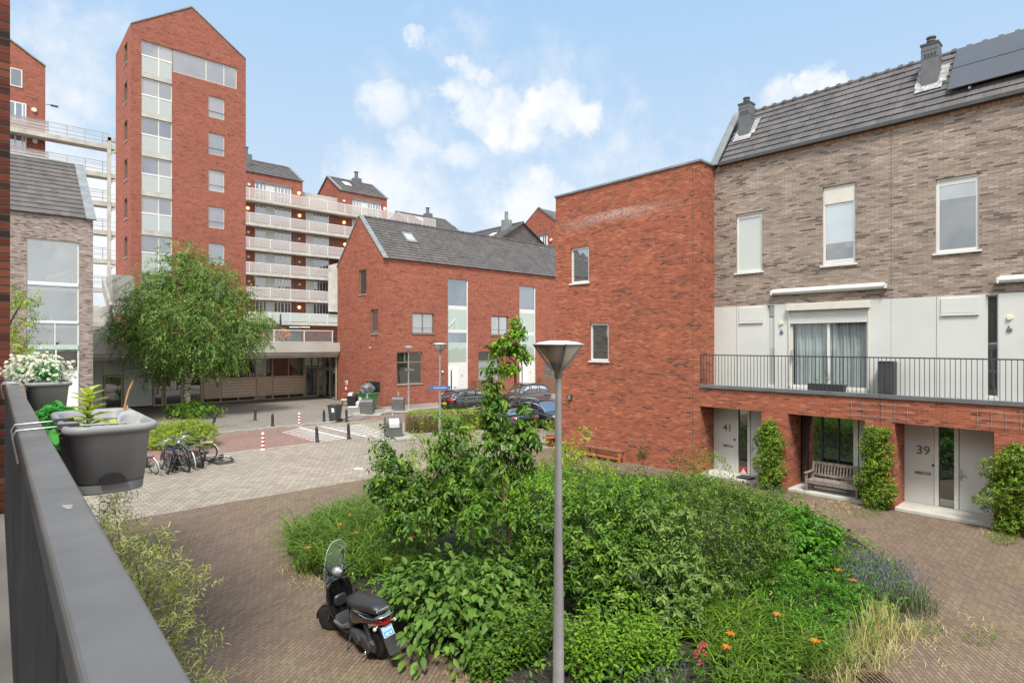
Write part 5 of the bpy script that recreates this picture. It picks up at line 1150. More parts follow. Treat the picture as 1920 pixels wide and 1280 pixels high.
shrub('yellow_green_shrub','spindly yellow-green shrub in front of the clipped hedge','shrub',ground_at(830,15.8),[Bl(760,880,15.5,50,26),Bl(820,860,16,50,36),Bl(790,830,15.8,18,30),Bl(870,830,16.4,45,42),Bl(900,790,16.6,24,24),Bl(845,790,16.4,22,30),Bl(1000,840,16.5,14,30)],LM['lime'],520,8,.26,.085,.036,up=.7,rnd=.7,shell=.9,tv=.6)
shrub('feathery_shrub','grey-green feathery shrub at the back left edge of the flower bed','shrub',ground_at(730,14.3),[Bl(712,930,14.2,34,28),Bl(735,900,14.6,30,28),Bl(690,955,13.8,36,18)],LM['silver'],330,9,.24,.055,.016,up=.5,tv=.5)
shrub('spire_shrub','pale leafy bush with a tall spire beside the orange bench','shrub',ground_at(1075,17.0),[Bl(1050,872,17,32,22),Bl(1080,862,17.2,28,26),Bl(1098,822,17.2,8,28),Bl(1125,882,16.8,36,12),Bl(1062,845,17.2,18,20)],LM['lime'],360,8,.22,.085,.036,up=.6,shell=.9,tv=.6)
shrub('large_leaf_shrub','low dark green shrub with large leaves behind the lavender','shrub',ground_at(1490,12.6),[Bl(1470,990,12.8,55,38),Bl(1520,1005,12.4,46,34),Bl(1430,975,13.2,40,28),Bl(1500,1035,11.9,50,28)],LM['pea'],420,7,.15,.14,.07,droop=.3,shape=SH_OVAL,tv=.4)
shrub('leafy_seedling','thin young shoots with light green tips against the red corner wall','shrub',ground_at(1340,16.0),[Bl(1300,850,16.4,8,14),Bl(1335,862,16,22,10),Bl(1352,880,15.8,12,7),Bl(1310,882,16,18,16),Bl(1385,935,14.2,20,10)],LM['climb'],110,7,.2,.085,.034,up=.4,tv=.5,rad=.008)
# --- pea-green carpet, nettles
r=thing('ground_cover','dense low carpet of small bright leaves in front of the lavender','ground cover',G(1530,1130))
c=G(1520,1140); bl=[(c.x,c.y,.06,1.0,1.0,.42),(*G(1580,1090)[:2],.05,.75,.75,.36),(*G(1460,1110)[:2],.08,.7,.7,.45),(*G(1500,1200)[:2],.05,.55,.55,.35),(*G(1600,1150)[:2],.04,.5,.5,.3)]
p,nn=blobpts(bl,2600,.25,low=0); twigs('foliage',LM['pea'],r,p,nn,7,.07,.052,.024,up=.7,droop=.1,tv=.4)
def stalks(name,label,cat,c,rx,ry,rot,n,h,k,L,W,mat,group=None,up=1.6,shape=SH_SIMPLE,tv=.4,sm='stem',part='foliage'):
    r=thing(name,label,cat,(c[0],c[1],0),0,group); P=ellipse_pts(c,rx,ry,rot,n); hh=h*RNG.uniform(.6,1.15,n); m=MB()
    d=nrmz(RNG.normal(size=(n,3))*.14+np.array([0,0,1.])); pos=[];dr=[];tn=[];Ls=[]
    for i in range(n):
        m.tube([Vector(P[i]),Vector(P[i]+d[i]*hh[i])],[.006,.003],4,False); a0=random.random()*6
        for j in range(k):
            f=.22+.78*j/(k-1); q=P[i]+d[i]*hh[i]*f
            for s in (0,PI):
                a=a0+j*1.57+s; pos.append(q); dr.append((math.cos(a),math.sin(a),.15-.3*(1-f))); tn.append(.35+.3*f+random.gauss(0,.15)); Ls.append((1.15-.55*f)*random.uniform(.8,1.1))
    m.build('stems',M[sm],r,world=True); Ls=np.array(Ls); pos=np.array(pos); dr=np.array(dr)
    leaves(part,mat,r,pos,dr,nrmz(np.array([0,0,1.])+RNG.normal(size=pos.shape)*.2),L*Ls,W*Ls,np.array(tn),shape,.15,.25); return r
stalks('nettle_patch','upright nettle-like stems at the foot of the near lamp post, left side','plant',G(985,1225),.62,.42,.2,120,.75,7,.105,.05,LM['mid'],shape=SH_OVAL)
stalks('nettle_patch','bright green upright stems at the bottom right of the near lamp post','plant',G(1140,1255),.75,.45,-.5,150,.72,7,.11,.052,LM['bright'],shape=SH_OVAL)
stalks('leafy_weeds','fresh green weeds between the pink flower and the lamp post','plant',G(1220,1245),.42,.38,0,80,.55,6,.10,.05,LM['bright'],shape=SH_OVAL)
stalks('leafy_weeds','dark weeds at the front edge of the bed right of the broad leaves','plant',G(930,1255),.5,.3,.2,70,.45,6,.09,.05,LM['mid'],shape=SH_OVAL)
# --- flowers
def lily(par,pos,s,mat,nm='flower'):
    P=[];D=[];Nn=[];n=0
    for j in range(6):
        a=j*PI/3+random.random()*.3; P.append(pos); D.append((math.cos(a),math.sin(a),.55)); Nn.append((-math.cos(a)*.5,-math.sin(a)*.5,1))
    leaves(nm,mat,par,np.array(P),np.array(D),np.array(Nn),s,s*.42,RNG.uniform(.1,.9,6),SH_OVAL,.1,.35)
def daylily(label,cs,n,h,fl):
    r=thing('daylily_clump',label,'plant',G(*cs[0][:2])); P=[]
    for px,py,rx,ry in cs: P.append(ellipse_pts(G(px,py),rx,ry,0,int(n*rx*ry)))
    P=np.concatenate(P); blades('foliage',LM['grass'],r,P,h,.026,.85,.34)
    m=MB()
    for px,py,z in fl:
        q=G(px,py+0,z); m.tube([V3(q.x+.05,q.y+.05,0),V3(q.x+.02,q.y,z*.6),q],.005,5); lily(r,(q.x,q.y,q.z),.085,LM['orangef'])
    m.build('stems',M['stem'],r,world=True); return r
daylily('broad clump of arching daylily leaves with a few orange flowers behind the scooter',[(640,1050,1.0,.8),(590,1030,.6,.55),(700,1070,.7,.55),(610,1000,.9,.7),(680,1015,.9,.7),(740,1040,.7,.6),(720,1000,.7,.6),(655,975,.8,.5),(760,1080,.5,.4)],560,.95,[(577,1027,.55),(638,983,.62),(655,966,.6),(668,999,.5),(772,1008,.75)])
daylily('daylily clump with orange and yellow flowers at the bottom right of the bed',[(1380,1230,.6,.5),(1460,1230,.55,.45),(1330,1190,.5,.5),(1420,1180,.55,.5),(1520,1245,.4,.35),(1400,1290,.6,.4),(1290,1165,.35,.4)],900,.74,[(1370,1188,.62),(1457,1152,.62),(1529,1202,.55),(1362,1213,.5),(1572,1069,.42),(1599,1088,.38)])
r=thing('pink_flower','tall stem of pink blossoms at the bottom of the bed','flower',G(1310,1250))
q=G(1318,1205,.75); m=MB(); m.tube([V3(q.x,q.y-.05,0),V3(q.x+.02,q.y,.4),q],.006,5); m.build('stems',M['stem'],r,world=True)
for px,py in ((1318,1206),(1312,1212),(1322,1208),(1308,1221),(1321,1222),(1304,1228),(1312,1241)):
    c=G(px,py,.75-(py-1206)*.004); d=nrmz(RNG.normal(size=(26,3))); leaves('blossom',LM['pinkf'],r,np.array(c)+d*.012,d,nrmz(RNG.normal(size=(26,3))),.026,.016,RNG.random(26))
def lavender(label,cs,n,h,col='lav',fl=.75,w=.006,group=None,cat='plant',name='lavender'):
    r=thing(name,label,cat,G(*cs[0][:2]) if len(cs[0])==4 else cs[0][0],0,group); P=[]
    for c in cs:
        o=G(c[0],c[1]) if len(c)==4 else c[0]; P.append(ellipse_pts(o,c[-2],c[-1],0,int(n*c[-2]*c[-1])))
    P=np.concatenate(P); blades('foliage',LM[col],r,P,h*.95,w*1.5,.35,.35)
    k=int(len(P)*fl*.42); Q=P[:k].copy(); a=RNG.uniform(0,2*PI,k); l=RNG.uniform(.05,.4,k)*h; Q+=np.stack([np.cos(a)*l,np.sin(a)*l,h*RNG.uniform(.6,1.12,k)],1)
    D=nrmz(RNG.normal(size=(k,3))*.3+np.array([0,0,1.])); leaves('flowers',LM['purple'],r,Q,D,RNG.normal(size=(k,3)),.045,.014,RNG.random(k)); return r
lavender('wide grey-green lavender clump on the paving at the right of the bed',[(1660,1120,.85,.62),(1610,1090,.75,.6),(1700,1140,.5,.45),(1640,1080,.7,.6)],1500,.55)
lavender('lavender with pale flower spikes at the bottom edge of the bed',[(1250,1300,.5,.18),(1200,1310,.4,.18)],1400,.32)
def tuft(name,label,cs,n,h,mat,w=.006,arch=.5,lean=.35,kind=None,cat='grass',group=None):
    P=np.concatenate([ellipse_pts(G(a,b),rx,ry,0,max(4,int(n*rx*ry))) for a,b,rx,ry in cs]); 
    r=thing(name,label,cat,G(*cs[0][:2]),0,group); blades('blades',mat,r,P,h,w,arch,lean); return r
tuft('ornamental_grass','tall tuft of straw-yellow grass in front of the lavender',[(1652,1180,.28,.24),(1640,1200,.3,.24),(1625,1225,.25,.2)],2100,.62,LM['straw'],.006,.3,.22)
tuft('ornamental_grass','low spread of dry pale grass along the right front edge of the bed',[(1600,1245,.55,.34),(1640,1230,.5,.3),(1560,1268,.5,.3),(1690,1200,.3,.22),(1700,1180,.3,.2)],1400,.32,LM['straw'],.006,.6,.5)
tuft('ornamental_grass','soft green grass tuft between daylilies and dry grass',[(1560,1235,.3,.25),(1600,1215,.25,.2),(1530,1262,.3,.2)],1800,.42,LM['grass'],.006,.5,.35)
tuft('grass_tuft','flattened grass tuft among the ground cover near the large-leaf shrub',[(1500,1045,.35,.25),(1545,1060,.3,.2)],900,.35,LM['silver'],.007,.7,.5)
# loose grass and weeds in the paving joints, uncountable
P=[]
for px,py,rx,ry,n in ((600,1085,.5,.35,240),(575,1060,.6,.25,260),(880,1235,.9,.22,420),(800,1200,.6,.18,260),(960,1265,.8,.2,260),(1720,1185,.6,.3,160),(1780,1155,.8,.3,60),(1700,1230,.9,.3,110),(1840,1175,.5,.2,40),(1620,940,1.3,.35,500),(1760,960,1.2,.3,380),(1450,945,1.2,.35,300),(1880,1000,.7,.25,260),(1560,950,.8,.4,150),(1100,880,2.0,.5,120),(478,790,.6,.3,60),(511,802,.5,.3,80),(400,806,.8,.4,140),(740,822,.8,.3,90),(620,760,.5,.5,0),(880,985,.1,.1,0),(690,775,1.2,.4,90),(760,772,.6,.3,120)):
    if n: P.append(ellipse_pts(G(px,py),rx*1.0,ry*1.6,RNG.uniform(0,3),n))
P=np.concatenate(P); o=blades('paving_weeds',LM['straw'],None,P,.10,.007,.8,.9); tag(o,kind='stuff')
P=np.concatenate([ellipse_pts(G(px,py),rx,ry,0,n) for px,py,rx,ry,n in ((1640,955,1.4,.3,260),(1480,935,1.1,.3,200),(1880,1010,.7,.3,240),(470,790,.5,.3,80),(640,800,.5,.3,60),(660,795,.5,.3,60),(700,790,.9,.3,90),(420,800,.8,.5,160),(980,1230,.5,.3,90),(1740,1180,.3,.2,60),(1840,1200,.4,.2,50),(670,830,.3,.2,0),(385,915,.4,.2,0),(395,858,.5,.25,120))  if n])
o=blades('paving_grass',LM['grass'],None,P,.14,.009,.7,.6); tag(o,kind='stuff')
# undergrowth that fills the rest of the bed
def inpoly(P,poly):
    x,y=P[:,0],P[:,1]; r=np.zeros(len(P),bool); n=len(poly)
    for i in range(n):
        (x0,y0),(x1,y1)=poly[i],poly[(i+1)%n]; c=((y0>y)!=(y1>y))&(x<(x1-x0)*(y-y0)/(y1-y0+1e-12)+x0); r^=c
    return r
B_=np.array(bed); P=RNG.uniform(B_.min(0),B_.max(0),(9000,2)); P=P[inpoly(P,bed)]; n=len(P); P=np.concatenate([P,RNG.uniform(.05,.38,(n,1))],1)
o=twigs('undergrowth',LM['mid'],None,P,nrmz(RNG.normal(size=(n,3))*.5+np.array([0,0,1.])),4,.10,.095,.045,droop=.2,tv=.5); tag(o,kind='stuff')
# --- climbers on the brick piers
def climber(label,pc,za,zb_,prof,n,extra=()):
    y=yf(pc); r=thing('climbing_plant',label,'climber',(XF-.15,y,0),0,'evergreen climbers on the brick piers'); P=[];NN=[]
    for i in range(n):
        f=RNG.random(); z=za+(zb_-za)*f; w=np.interp(f,[q[0] for q in prof],[q[1] for q in prof]); d=np.interp(f,[q[0] for q in prof],[q[2] for q in prof]); a=RNG.uniform(-1,1); dd=math.sqrt(max(0,1-a*a*.8))
        lob=1+.22*math.sin(z*7+a*3)
        P.append((XF-.03-d*dd*RNG.uniform(.35,1.0)*lob,y+a*w*lob,z)); NN.append((-dd,a*.7,.25))
    twigs('foliage',LM['climb'],r,np.array(P),nrmz(np.array(NN)),7,.10,.075,.034,droop=.35,up=.3,tv=.5)
    m=MB()
    for k in range(5): m.tube(curve((XF-.04,y+random.uniform(-.08,.08),0),(XF-.05,y+random.uniform(-.2,.2),zb_*.85),6,.03),.011,5)
    m.build('stems',M['bark'],r,world=True); return r
climber('bright green climber with narrow top on the pier right of door 41',1447,.12,2.15,[(0,.34,.30),(.2,.42,.42),(.6,.42,.36),(.8,.34,.28),(.92,.2,.2),(1,.10,.12)],1050)
climber('bright green climber on the pier between the bench and door 39',1646,.12,2.25,[(0,.40,.34),(.15,.46,.40),(.4,.36,.32),(.7,.36,.30),(.95,.34,.24),(1,.26,.15)],1050)
climber('large bushy climber on the pier at the right picture edge',1915,.1,2.15,[(0,.55,.40),(.3,.72,.55),(.7,.66,.48),(.9,.4,.3),(1,.2,.15)],1500)
for lb,px,py,rx,ry,n in (('purple catmint at the foot of the pier right of door 41',1455,925,.55,.28,1200),('purple catmint left of the wooden bench feet',1515,922,.4,.2,1000),('wide purple catmint at the foot of the pier left of door 39',1655,948,.95,.26,1100),('purple catmint below the large climber at the right edge',1895,985,.55,.3,900),('small purple flowers at the foot of the red corner wall',1312,880,.22,.12,700)):
    lavender(lb,[(px,py,rx,ry)],n,.24,'mid',.5,.006,'catmint along the house fronts',name='catmint')
# --- shrub under the rail
r=thing('willow_shrub','tall yellow-green narrow-leaved shrub growing up below the balcony rail','shrub',G(225,1330))
bl=[Bl(215,950,6.6,34,16),Bl(195,1000,6.2,36,40),Bl(280,1030,6.0,44,26),Bl(255,1060,5.8,42,34),Bl(330,1100,5.6,46,30),Bl(290,1120,5.4,48,42),Bl(370,1105,5.6,16,20),Bl(320,1190,5.2,40,42),Bl(345,1240,5.0,36,40),Bl(250,1150,5.4,60,70),Bl(365,1175,5.2,18,22),Bl(150,1080,6,60,90),Bl(380,1285,4.9,16,30)]
p,nn=blobpts(bl,560,.9,low=-.6); twigs('foliage',LM['willow'],r,p,nn,13,.24,.075,.014,out=.8,up=.45,rnd=.6,droop=.1,tv=.6)
ps=[]
for q in bl:
    ps.append((curve(G(225,1330)+V3(random.uniform(-.3,.3),random.uniform(-.3,.3),0),(q[0],q[1],q[2]),5,.04),[.016,.014,.012,.009,.007,.004]))
stems(r,ps,M['bark'],'stems')
# --- birch
t=38.2; b=ground_at(350,t); S_=lambda px,py,dt=0: PT(px,py,t+dt)
r=thing('birch_tree','white-stemmed birch with wide drooping crown in front of the glass podium','tree',b)
kb=N('birch_bark'); co_=kb.coord(); mp=kb.node('ShaderNodeMapping',{'Scale':(1.5,1.5,5)}); kb.l.new(co_,mp.inputs[0])
kb.set(kb.b,'Base Color',kb.ramp(kb.noise(mp.outputs[0],2.4,4,.7),[(.44,(.06,.05,.04)),(.52,(.50,.45,.37)),(.8,(.62,.58,.50))])); kb.set(kb.b,'Roughness',.85); M['birchbark']=kb.m
tr=[b,S_(351,700),S_(353,640),S_(356,590),S_(352,540),S_(350,500),S_(352,462)]
lim=[(tr,[.24,.21,.17,.13,.09,.06,.02])]
for a,e in ((2,(240,640)),(2,(470,630)),(3,(250,560)),(3,(440,540)),(3,(220,610)),(4,(300,500)),(4,(400,510)),(2,(330,640)),(3,(500,605)),(4,(270,540)),(1,(400,650)),(1,(300,655)),(4,(430,560)),(3,(340,520))):
    lim.append((curve(tr[a],S_(*e,random.uniform(-3,3)),5,.06),[.09,.07,.055,.04,.03,.015]))
stems(r,lim,M['birchbark'])
bl=[Bl(350,480,t,34,26),Bl(340,520,t,60,38),Bl(395,520,t,44,36),Bl(300,545,t,58,46),Bl(410,560,t,58,50),Bl(270,600,t,56,46),Bl(350,590,t-1.5,80,60),Bl(430,610,t,56,44),Bl(240,630,t,38,30),Bl(320,645,t-1,70,44),Bl(400,650,t-1,60,42),Bl(460,630,t,44,36),Bl(490,605,t+.5,24,16),Bl(300,690,t,36,22),Bl(430,670,t,36,24),Bl(360,670,t,70,26),Bl(215,612,t,18,14),Bl(265,565,t,34,30),Bl(445,555,t,22,28)]
p,nn=blobpts(bl,6800,.9,low=-.95); twigs('crown',LM['birch'],r,p,nn,11,.62,.145,.085,out=.55,up=-.25,rnd=.5,droop=.75,tv=.55)
q=[]
for i in range(170):
    bb_=bl[random.randrange(len(bl))]; a=random.uniform(0,2*PI); c=V3(bb_[0]+math.cos(a)*bb_[3]*.9,bb_[1]+math.sin(a)*bb_[4]*.9,bb_[2]-bb_[5]*.3); q.append((c.x,c.y,c.z))
p=np.array(q); twigs('hanging_twigs',LM['birch'],r,p,nrmz(RNG.normal(size=(len(p),3))*.2+np.array([0,0,-1.])),10,1.1,.13,.08,out=1,up=-1,rnd=.15,droop=.4,tv=.5)
shrub('tree_pit_shrub','low round shrub around the birch trunk foot','shrub',ground_at(362,36.5),[Bl(345,774,36.5,28,12),Bl(380,776,36.5,30,11),Bl(362,768,37,30,12),Bl(330,778,36,14,8)],LM['mid'],420,8,.3,.16,.08,tv=.5)
shrub('box_hedge','bright yellow-green bushy hedge behind the parked bicycles','hedge',G(340,845),[Bl(310,815,26.5,32,18),Bl(350,808,26.8,38,20),Bl(385,812,26.6,20,16),Bl(330,828,26,42,16),Bl(375,832,26,26,12),Bl(300,835,26,24,14)],LM['lime'],3800,8,.13,.075,.036,tv=.5,up=.7)
# clipped hedge with bare sides
A,B=G(764,813),G(900,806); hd=thing('clipped_hedge','clipped hedge with bare twiggy sides and green top beside the waste container','hedge',(A+B)/2)
d=(B-A).normalized(); nrm=V3(-d.y,d.x,0); m_=1500; f=RNG.random(m_); L=(B-A).length; w=RNG.random(m_); zt=.95+.05*RNG.random(m_)
P=np.array([list(A+d*(L*a)+nrm*(b*1.0)) for a,b in zip(f,w)]); P[:,2]=zt; nn=np.tile(np.array([0,0,1.]),(m_,1)); twigs('green_top',LM['lime'],hd,P,nn,6,.10,.06,.03,up=.4,tv=.4)
Ps=np.array([list(A+d*(L*RNG.random())+nrm*RNG.uniform(-.03,1.0)) for _ in range(2600)]); Ps[:,2]=0; blades('twigs',leafmat('twig_tan',(.12,.085,.045),(.23,.165,.085),(.34,.27,.13)),hd,Ps,1.0,.014,.12,.12)
Ps=np.array([list(A+d*(L*RNG.random())+nrm*RNG.uniform(-.06,.06)) for _ in range(420)]); Ps[:,2]=RNG.uniform(.1,.95,420); twigs('side_leaves',LM['olive'],hd,Ps,np.tile(np.array([-nrm.x,-nrm.y,.2]),(420,1)),4,.08,.055,.026,tv=.5)
# broad-leaved tree by the terrace
t=41.5; b=ground_at(968,t); r=thing('young_tree','thin young tree with tiered clusters of big leaves against the red terrace','tree',b)
S_=lambda px,py: PT(px,py,t)
stems(r,[([b,S_(966,700),S_(968,665),S_(970,630),S_(968,608)],[.11,.09,.06,.04,.02]),([S_(967,680),S_(950,665),S_(940,650)],[.05,.04,.02]),([S_(969,655),S_(985,672),S_(990,672)],[.04,.03,.02])],M['bark'])
bl=[Bl(968,612,t,9,13),Bl(970,630,t,11,10),Bl(946,650,t,16,14),Bl(935,662,t,12,9),Bl(970,655,t,16,9),Bl(985,670,t,15,7),Bl(955,692,t,15,11),Bl(925,655,t,8,8)]
p,nn=blobpts(bl,230,.8,low=-.7); twigs('crown',LM['bright'],r,p,nn,7,.4,.33,.19,droop=.6,out=.5,shape=SH_OVAL,tv=.5)
# small tree at the far left, behind the wall corner
t=17; b=ground_at(-40,t); r=thing('young_tree','yellow-green young tree growing behind the wall corner at the left edge','tree',b)
S_=lambda px,py: PT(px,py,t)
stems(r,[([b,S_(-20,700),S_(10,620),S_(45,560)],[.06,.05,.035,.012]),(curve(S_(-20,700),S_(50,640),4,.05),[.03,.025,.02,.014,.008]),(curve(S_(10,620),S_(60,600),4,.05),[.02,.016,.012,.01,.006])],M['bark'])
bl=[Bl(35,555,t,26,22),Bl(50,572,t,18,16),Bl(15,575,t,24,26),Bl(60,605,t,20,12),Bl(25,625,t,26,20),Bl(45,650,t,26,16),Bl(25,665,t,34,18),Bl(62,665,t,18,8),Bl(-10,620,t,30,50)]
p,nn=blobpts(bl,420,.85,low=-.8); twigs('crown',LM['lime'],r,p,nn,9,.22,.10,.032,droop=.3,up=.3,tv=.6)
for lb,px,py,t,rx,ry,mt in (('dry reddish weed growing at the foot of the red wall right of the orange bench',1205,858,17.6,6,17,'redl'),('dark leafy shoot at the foot of the red wall near the corner',1270,868,17.8,16,14,'redl')):
    shrub('wall_weed',lb,'plant',ground_at(px,t+2.2),[Bl(px,py,t+2.2,rx,ry)],LM[mt],60,7,.16,.08,.035,up=.8,tv=.5,rad=.006)
# ================================================================== STREET LAMPS
def street_lamp(base,label,h=4.6,sign=None):
    r=thing('street_lamp',label,'street lamp',base,-TH+R(12),'conical street lamps'); s=1
    m=MB(); m.lathe([(.105,0),(.105,.02),(.072,.06),(.068,1.2),(.052,2.4),(.038,h-.46),(.038,h-.40)],20); m.build('pole',M['lampg'],r)
    m=MB(); m.lathe([(.034,h-.43),(.049,h-.42),(.049,h-.335),(.060,h-.33),(.115,h-.235),(.112,h-.23)],24); m.build('collar',M['lampg'],r)
    m=MB(); m.lathe([(.108,h-.232),(.292,h-.012),(.28,h-.012),(.10,h-.225)],32); m.build('diffuser',M['diffuser'],r)
    m=MB(); m.lathe([(.02,h-.2),(.05,h-.19),(.05,h-.1),(.02,h-.09)],12); m.build('lamp_bulb',M['whitep'],r)
    for k in range(4):
        m=MB(); a=k*PI/2; c,d=math.cos(a),math.sin(a); t=V3(-d,c,0)*.008
        pr=[(.062,h-.33),(.30,h-.012),(.318,h-.008),(.318,h+.004),(.13,h-.245),(.082,h-.33)]
        m.ext([V3(c*x,d*x,z)-t for x,z in ((.060,h-.335),(.125,h-.245),(.298,h-.015),(.315,h+.004),(.330,h+.0),(.316,h-.03),(.17,h-.235),(.085,h-.335))],t*2); m.build('rib',M['lampg'],r)
    m=MB(); m.lathe([(.0,h+.045),(.12,h+.040),(.24,h+.022),(.325,h-.003),(.322,h-.012),(.0,h-.008)],36); m.build('lid',M['whitep2'],r)
    if sign:
        z,w,ang,col,tx,off=sign; hh=.075; X=V3(math.cos(ang),math.sin(ang),0); n=V3(X.y,-X.x,0)
        q=MB(); c=n*.06+X*off; q.bb(V3(*base)+c+V3(0,0,z),X,n,-w/2,w/2,-.012,.012,-hh,hh); p=q.build('street_sign',col,r,world=True); p.location=(0,0,0); p.matrix_parent_inverse=r.matrix_basis.inverted() if False else Matrix.Identity(4)
        p.matrix_parent_inverse=(Matrix.Translation(r.location)@Matrix.Rotation(r.rotation_euler.z,4,'Z')).inverted()
        if tx:
            tt=text(tx,.095,M['whitep'],'street_name',None,V3(*base)+c+V3(0,0,z)+n*.0125,X,(0,0,1),.001); tt.parent=p; tt.matrix_parent_inverse=Matrix.Identity(4)
    return r
M['whitep2']=pmat('lamp_lid',(.62,.62,.62),.4,metal=.2,var=.03)
NB=PT(1047,CY,7.35); street_lamp((NB.x,NB.y,0),'near tall street lamp with conical head in the middle of the flower bed')
LB=G(825,845); street_lamp((LB.x,LB.y,0),'street lamp carrying the blue street name sign, in front of the black cars',sign=(2.72,.88,R(-36),M['navy'],'Paul Straathof',0.0))
LC=G(766,767.5); street_lamp((LC.x,LC.y,0),'smaller looking farthest street lamp, standing against the ground floor window of the red terrace',h=4.4,sign=(2.8,.72,R(-60),M['mgrey'],None,.12))
# ================================================================== BOLLARDS
def bollard_base():
    r=thing('bollard','x','bollard'); m=MB(); m.lathe([(.10,0),(.10,.03),(.085,.05),(.066,.62),(.074,.64),(.074,.67),(.05,.69),(.055,.72),(.04,.77),(.0,.785)],14); m.build('post',M['iron'],r)
    m=MB(); m.lathe([(.088,.05),(.094,.06),(.094,.10),(.084,.12)],14); m.build('collar',M['iron'],r); return r
M['iron']=pmat('dark_iron',(.032,.030,.038),.5,var=.1)
bo=bollard_base()
BP=[((478,788),'dark iron bollard farthest left on the forecourt edge, with weeds at its foot',3),((511,801),'dark iron bollard with a clump of dead leaves round its foot',0),((595,830),'dark iron bollard in front of the white hatching, left one of the near pair',4),((654,823),'dark iron bollard between the two hatched areas',2),((607.5,793),'dark iron bollard left of the wheelie bin',1),((650,791),'dark iron bollard right of the wheelie bin',-2),((399,803),'leaning dark iron bollard behind the bright hedge',9)]
for i,(p,lb,tl) in enumerate(BP):
    o=bo if i==0 else copy_tree(bo); o.location=G(*p); o['label']=lb; o['group']='dark iron bollards'; o.rotation_euler=(0,R(tl),i)
o=blades('dead_leaves',LM['straw'],None,ellipse_pts(G(511,801),.3,.3,0,160),.14,.02,1.0,1.0); tag(o,'brown dead leaves heaped round a bollard foot','dead leaves')
def redwhite():
    r=thing('marker_post','x','bollard'); m=MB(); m.lathe([(.13,0),(.13,.03),(.075,.05),(.062,.08),(.062,.70),(.055,.74),(.03,.77),(0,.78)],16); m.build('post',M['whitep'],r)
    for k in range(4):
        m=MB(); m.lathe([(.0635,.09+k*.165),(.0635,.175+k*.165)],16); m.build('red_band',M['redp'],r)
    m=MB(); m.lathe([(.14,0),(.14,.025),(.08,.04)],14); m.build('foot',M['redp'],r); return r
rw=redwhite()
for i,(p,lb) in enumerate((((493,843.5),'red and white striped post at the corner of the red paving'),((561,799),'red and white striped post at the kerb behind the hatching'))):
    o=rw if i==0 else copy_tree(rw); o.location=G(*p); o['label']=lb; o['group']='red and white posts'
# ================================================================== BINS
def frustum(m,w0,d0,w1,d1,z0,z1,y0=0,y1=0):
    return m.add([(-w0/2,-d0/2+y0,z0),(w0/2,-d0/2+y0,z0),(w0/2,d0/2+y0,z0),(-w0/2,d0/2+y0,z0),(-w1/2,-d1/2+y1,z1),(w1/2,-d1/2+y1,z1),(w1/2,d1/2+y1,z1),(-w1/2,d1/2+y1,z1)],[(3,2,1,0),(4,5,6,7),(0,1,5,4),(1,2,6,5),(2,3,7,6),(3,0,4,7)])
wb_=thing('wheelie_bin','grey wheelie bin with a white and blue sticker between two bollards','wheelie bin',G(628,791),R(-62))
M['bing']=pmat('bin_grey',(.055,.057,.060),.5,var=.06)
m=MB(); frustum(m,.44,.50,.58,.66,.09,.98); m.build('body',M['bing'],wb_,bevel=.03)
m=MB(); m.box(-.31,-.36,.975,.31,.37,1.02); frustum(m,.56,.6,.46,.5,1.02,1.07); m.build('lid',M['bing'],wb_,bevel=.015)
m=MB(); m.tube([(-.25,.40,1.0),(.25,.40,1.0)],.018,8); m.build('handle',M['bing'],wb_)
for s in (-1,1):
    m=MB(); m.cyl((s*.20,.27,.10),(s*.27,.27,.10),.10,n=16); m.build('wheel',M['black'],wb_)
def on_bin(): pass
m=MB(); m.ext([(-.0,-.337+.04,.60),(.17,-.337+.04,.60),(.185,-.345+.01,.86),(-.0,-.345+.01,.86)],(0,-.008,0)); s_=m.build('sticker',M['whitep'],wb_)
m=MB(); m.ext([(-.045,-.337+.04,.60),(-.005,-.337+.04,.60),(-.005,-.345+.01,.86),(-.045,-.345+.01,.86)],(0,-.008,0)); m.build('blue_edge',M['navy'],s_)
M['contg']=pmat('container_grey',(.105,.105,.103),.5,var=.06,scale=2)
def container(label,loc,rz,drum):
    r=thing('waste_container',label,'waste container',loc,rz,'grey underground waste containers'); w=.80
    m=MB(); pr=[(-.40,.02),(.40,.02),(.40,.86),(.30,.98),(-.06,1.02),(-.36,.80),(-.40,.70)]
    m.ext([(-w/2,y,z) for y,z in pr],(w,0,0)); m.build('housing',M['contg'],r,bevel=.025)
    m=MB(); m.cyl((0,.08,1.0),(0,.08,1.34),.028,n=10)
    for z,q in ((1.10,.075),(1.20,.085),(1.30,.07)): m.lathe([(.03,z-.02),(q,z-.012),(q,z+.012),(.03,z+.02)],14,(0,.08,0))
    m.build('lifting_post',M['steel'],r)
    if drum:
        m=MB(); pr=[(-.412,.52),(-.41,.70),(-.375,.805),(-.20,.945),(-.19,.925),(-.36,.79),(-.395,.69),(-.395,.52)]; m.ext([(-.24,y,z) for y,z in pr],(.48,0,0)); d=m.build('filling_drum',M['whitep2'],r)
        m=MB(); m.box(-.25,-.425,.50,.25,-.405,.53); m.box(-.16,-.1,1.006,.2,.0,1.02); m.build('handle_bar',M['steel'],d)
    else:
        m=MB()
        for x in (-.28,.28):
            for z in (.2,.72): m.cyl((x,.40,z),(x,.408,z),.022,n=8)
        for y in (-.28,.28):
            for z in (.15,.45,.72): m.cyl((-w/2-.006,y,z),(-w/2,y,z),.022,n=8)
        m.build('bolts',M['steel'],r)
    m=MB(); m.box(-.95,-.95,.02,.95,.95,.055); m.build('base_plate',M['conc2'],r,bevel=.01); return r
container('grey waste container with white filling drum at the hatched area',G(737,819),R(-22),True)
container('grey waste container in front of the overfull green bin',G(689,777),R(140),False)
container('grey waste container beside the farthest street lamp',G(747,771),R(140),False)
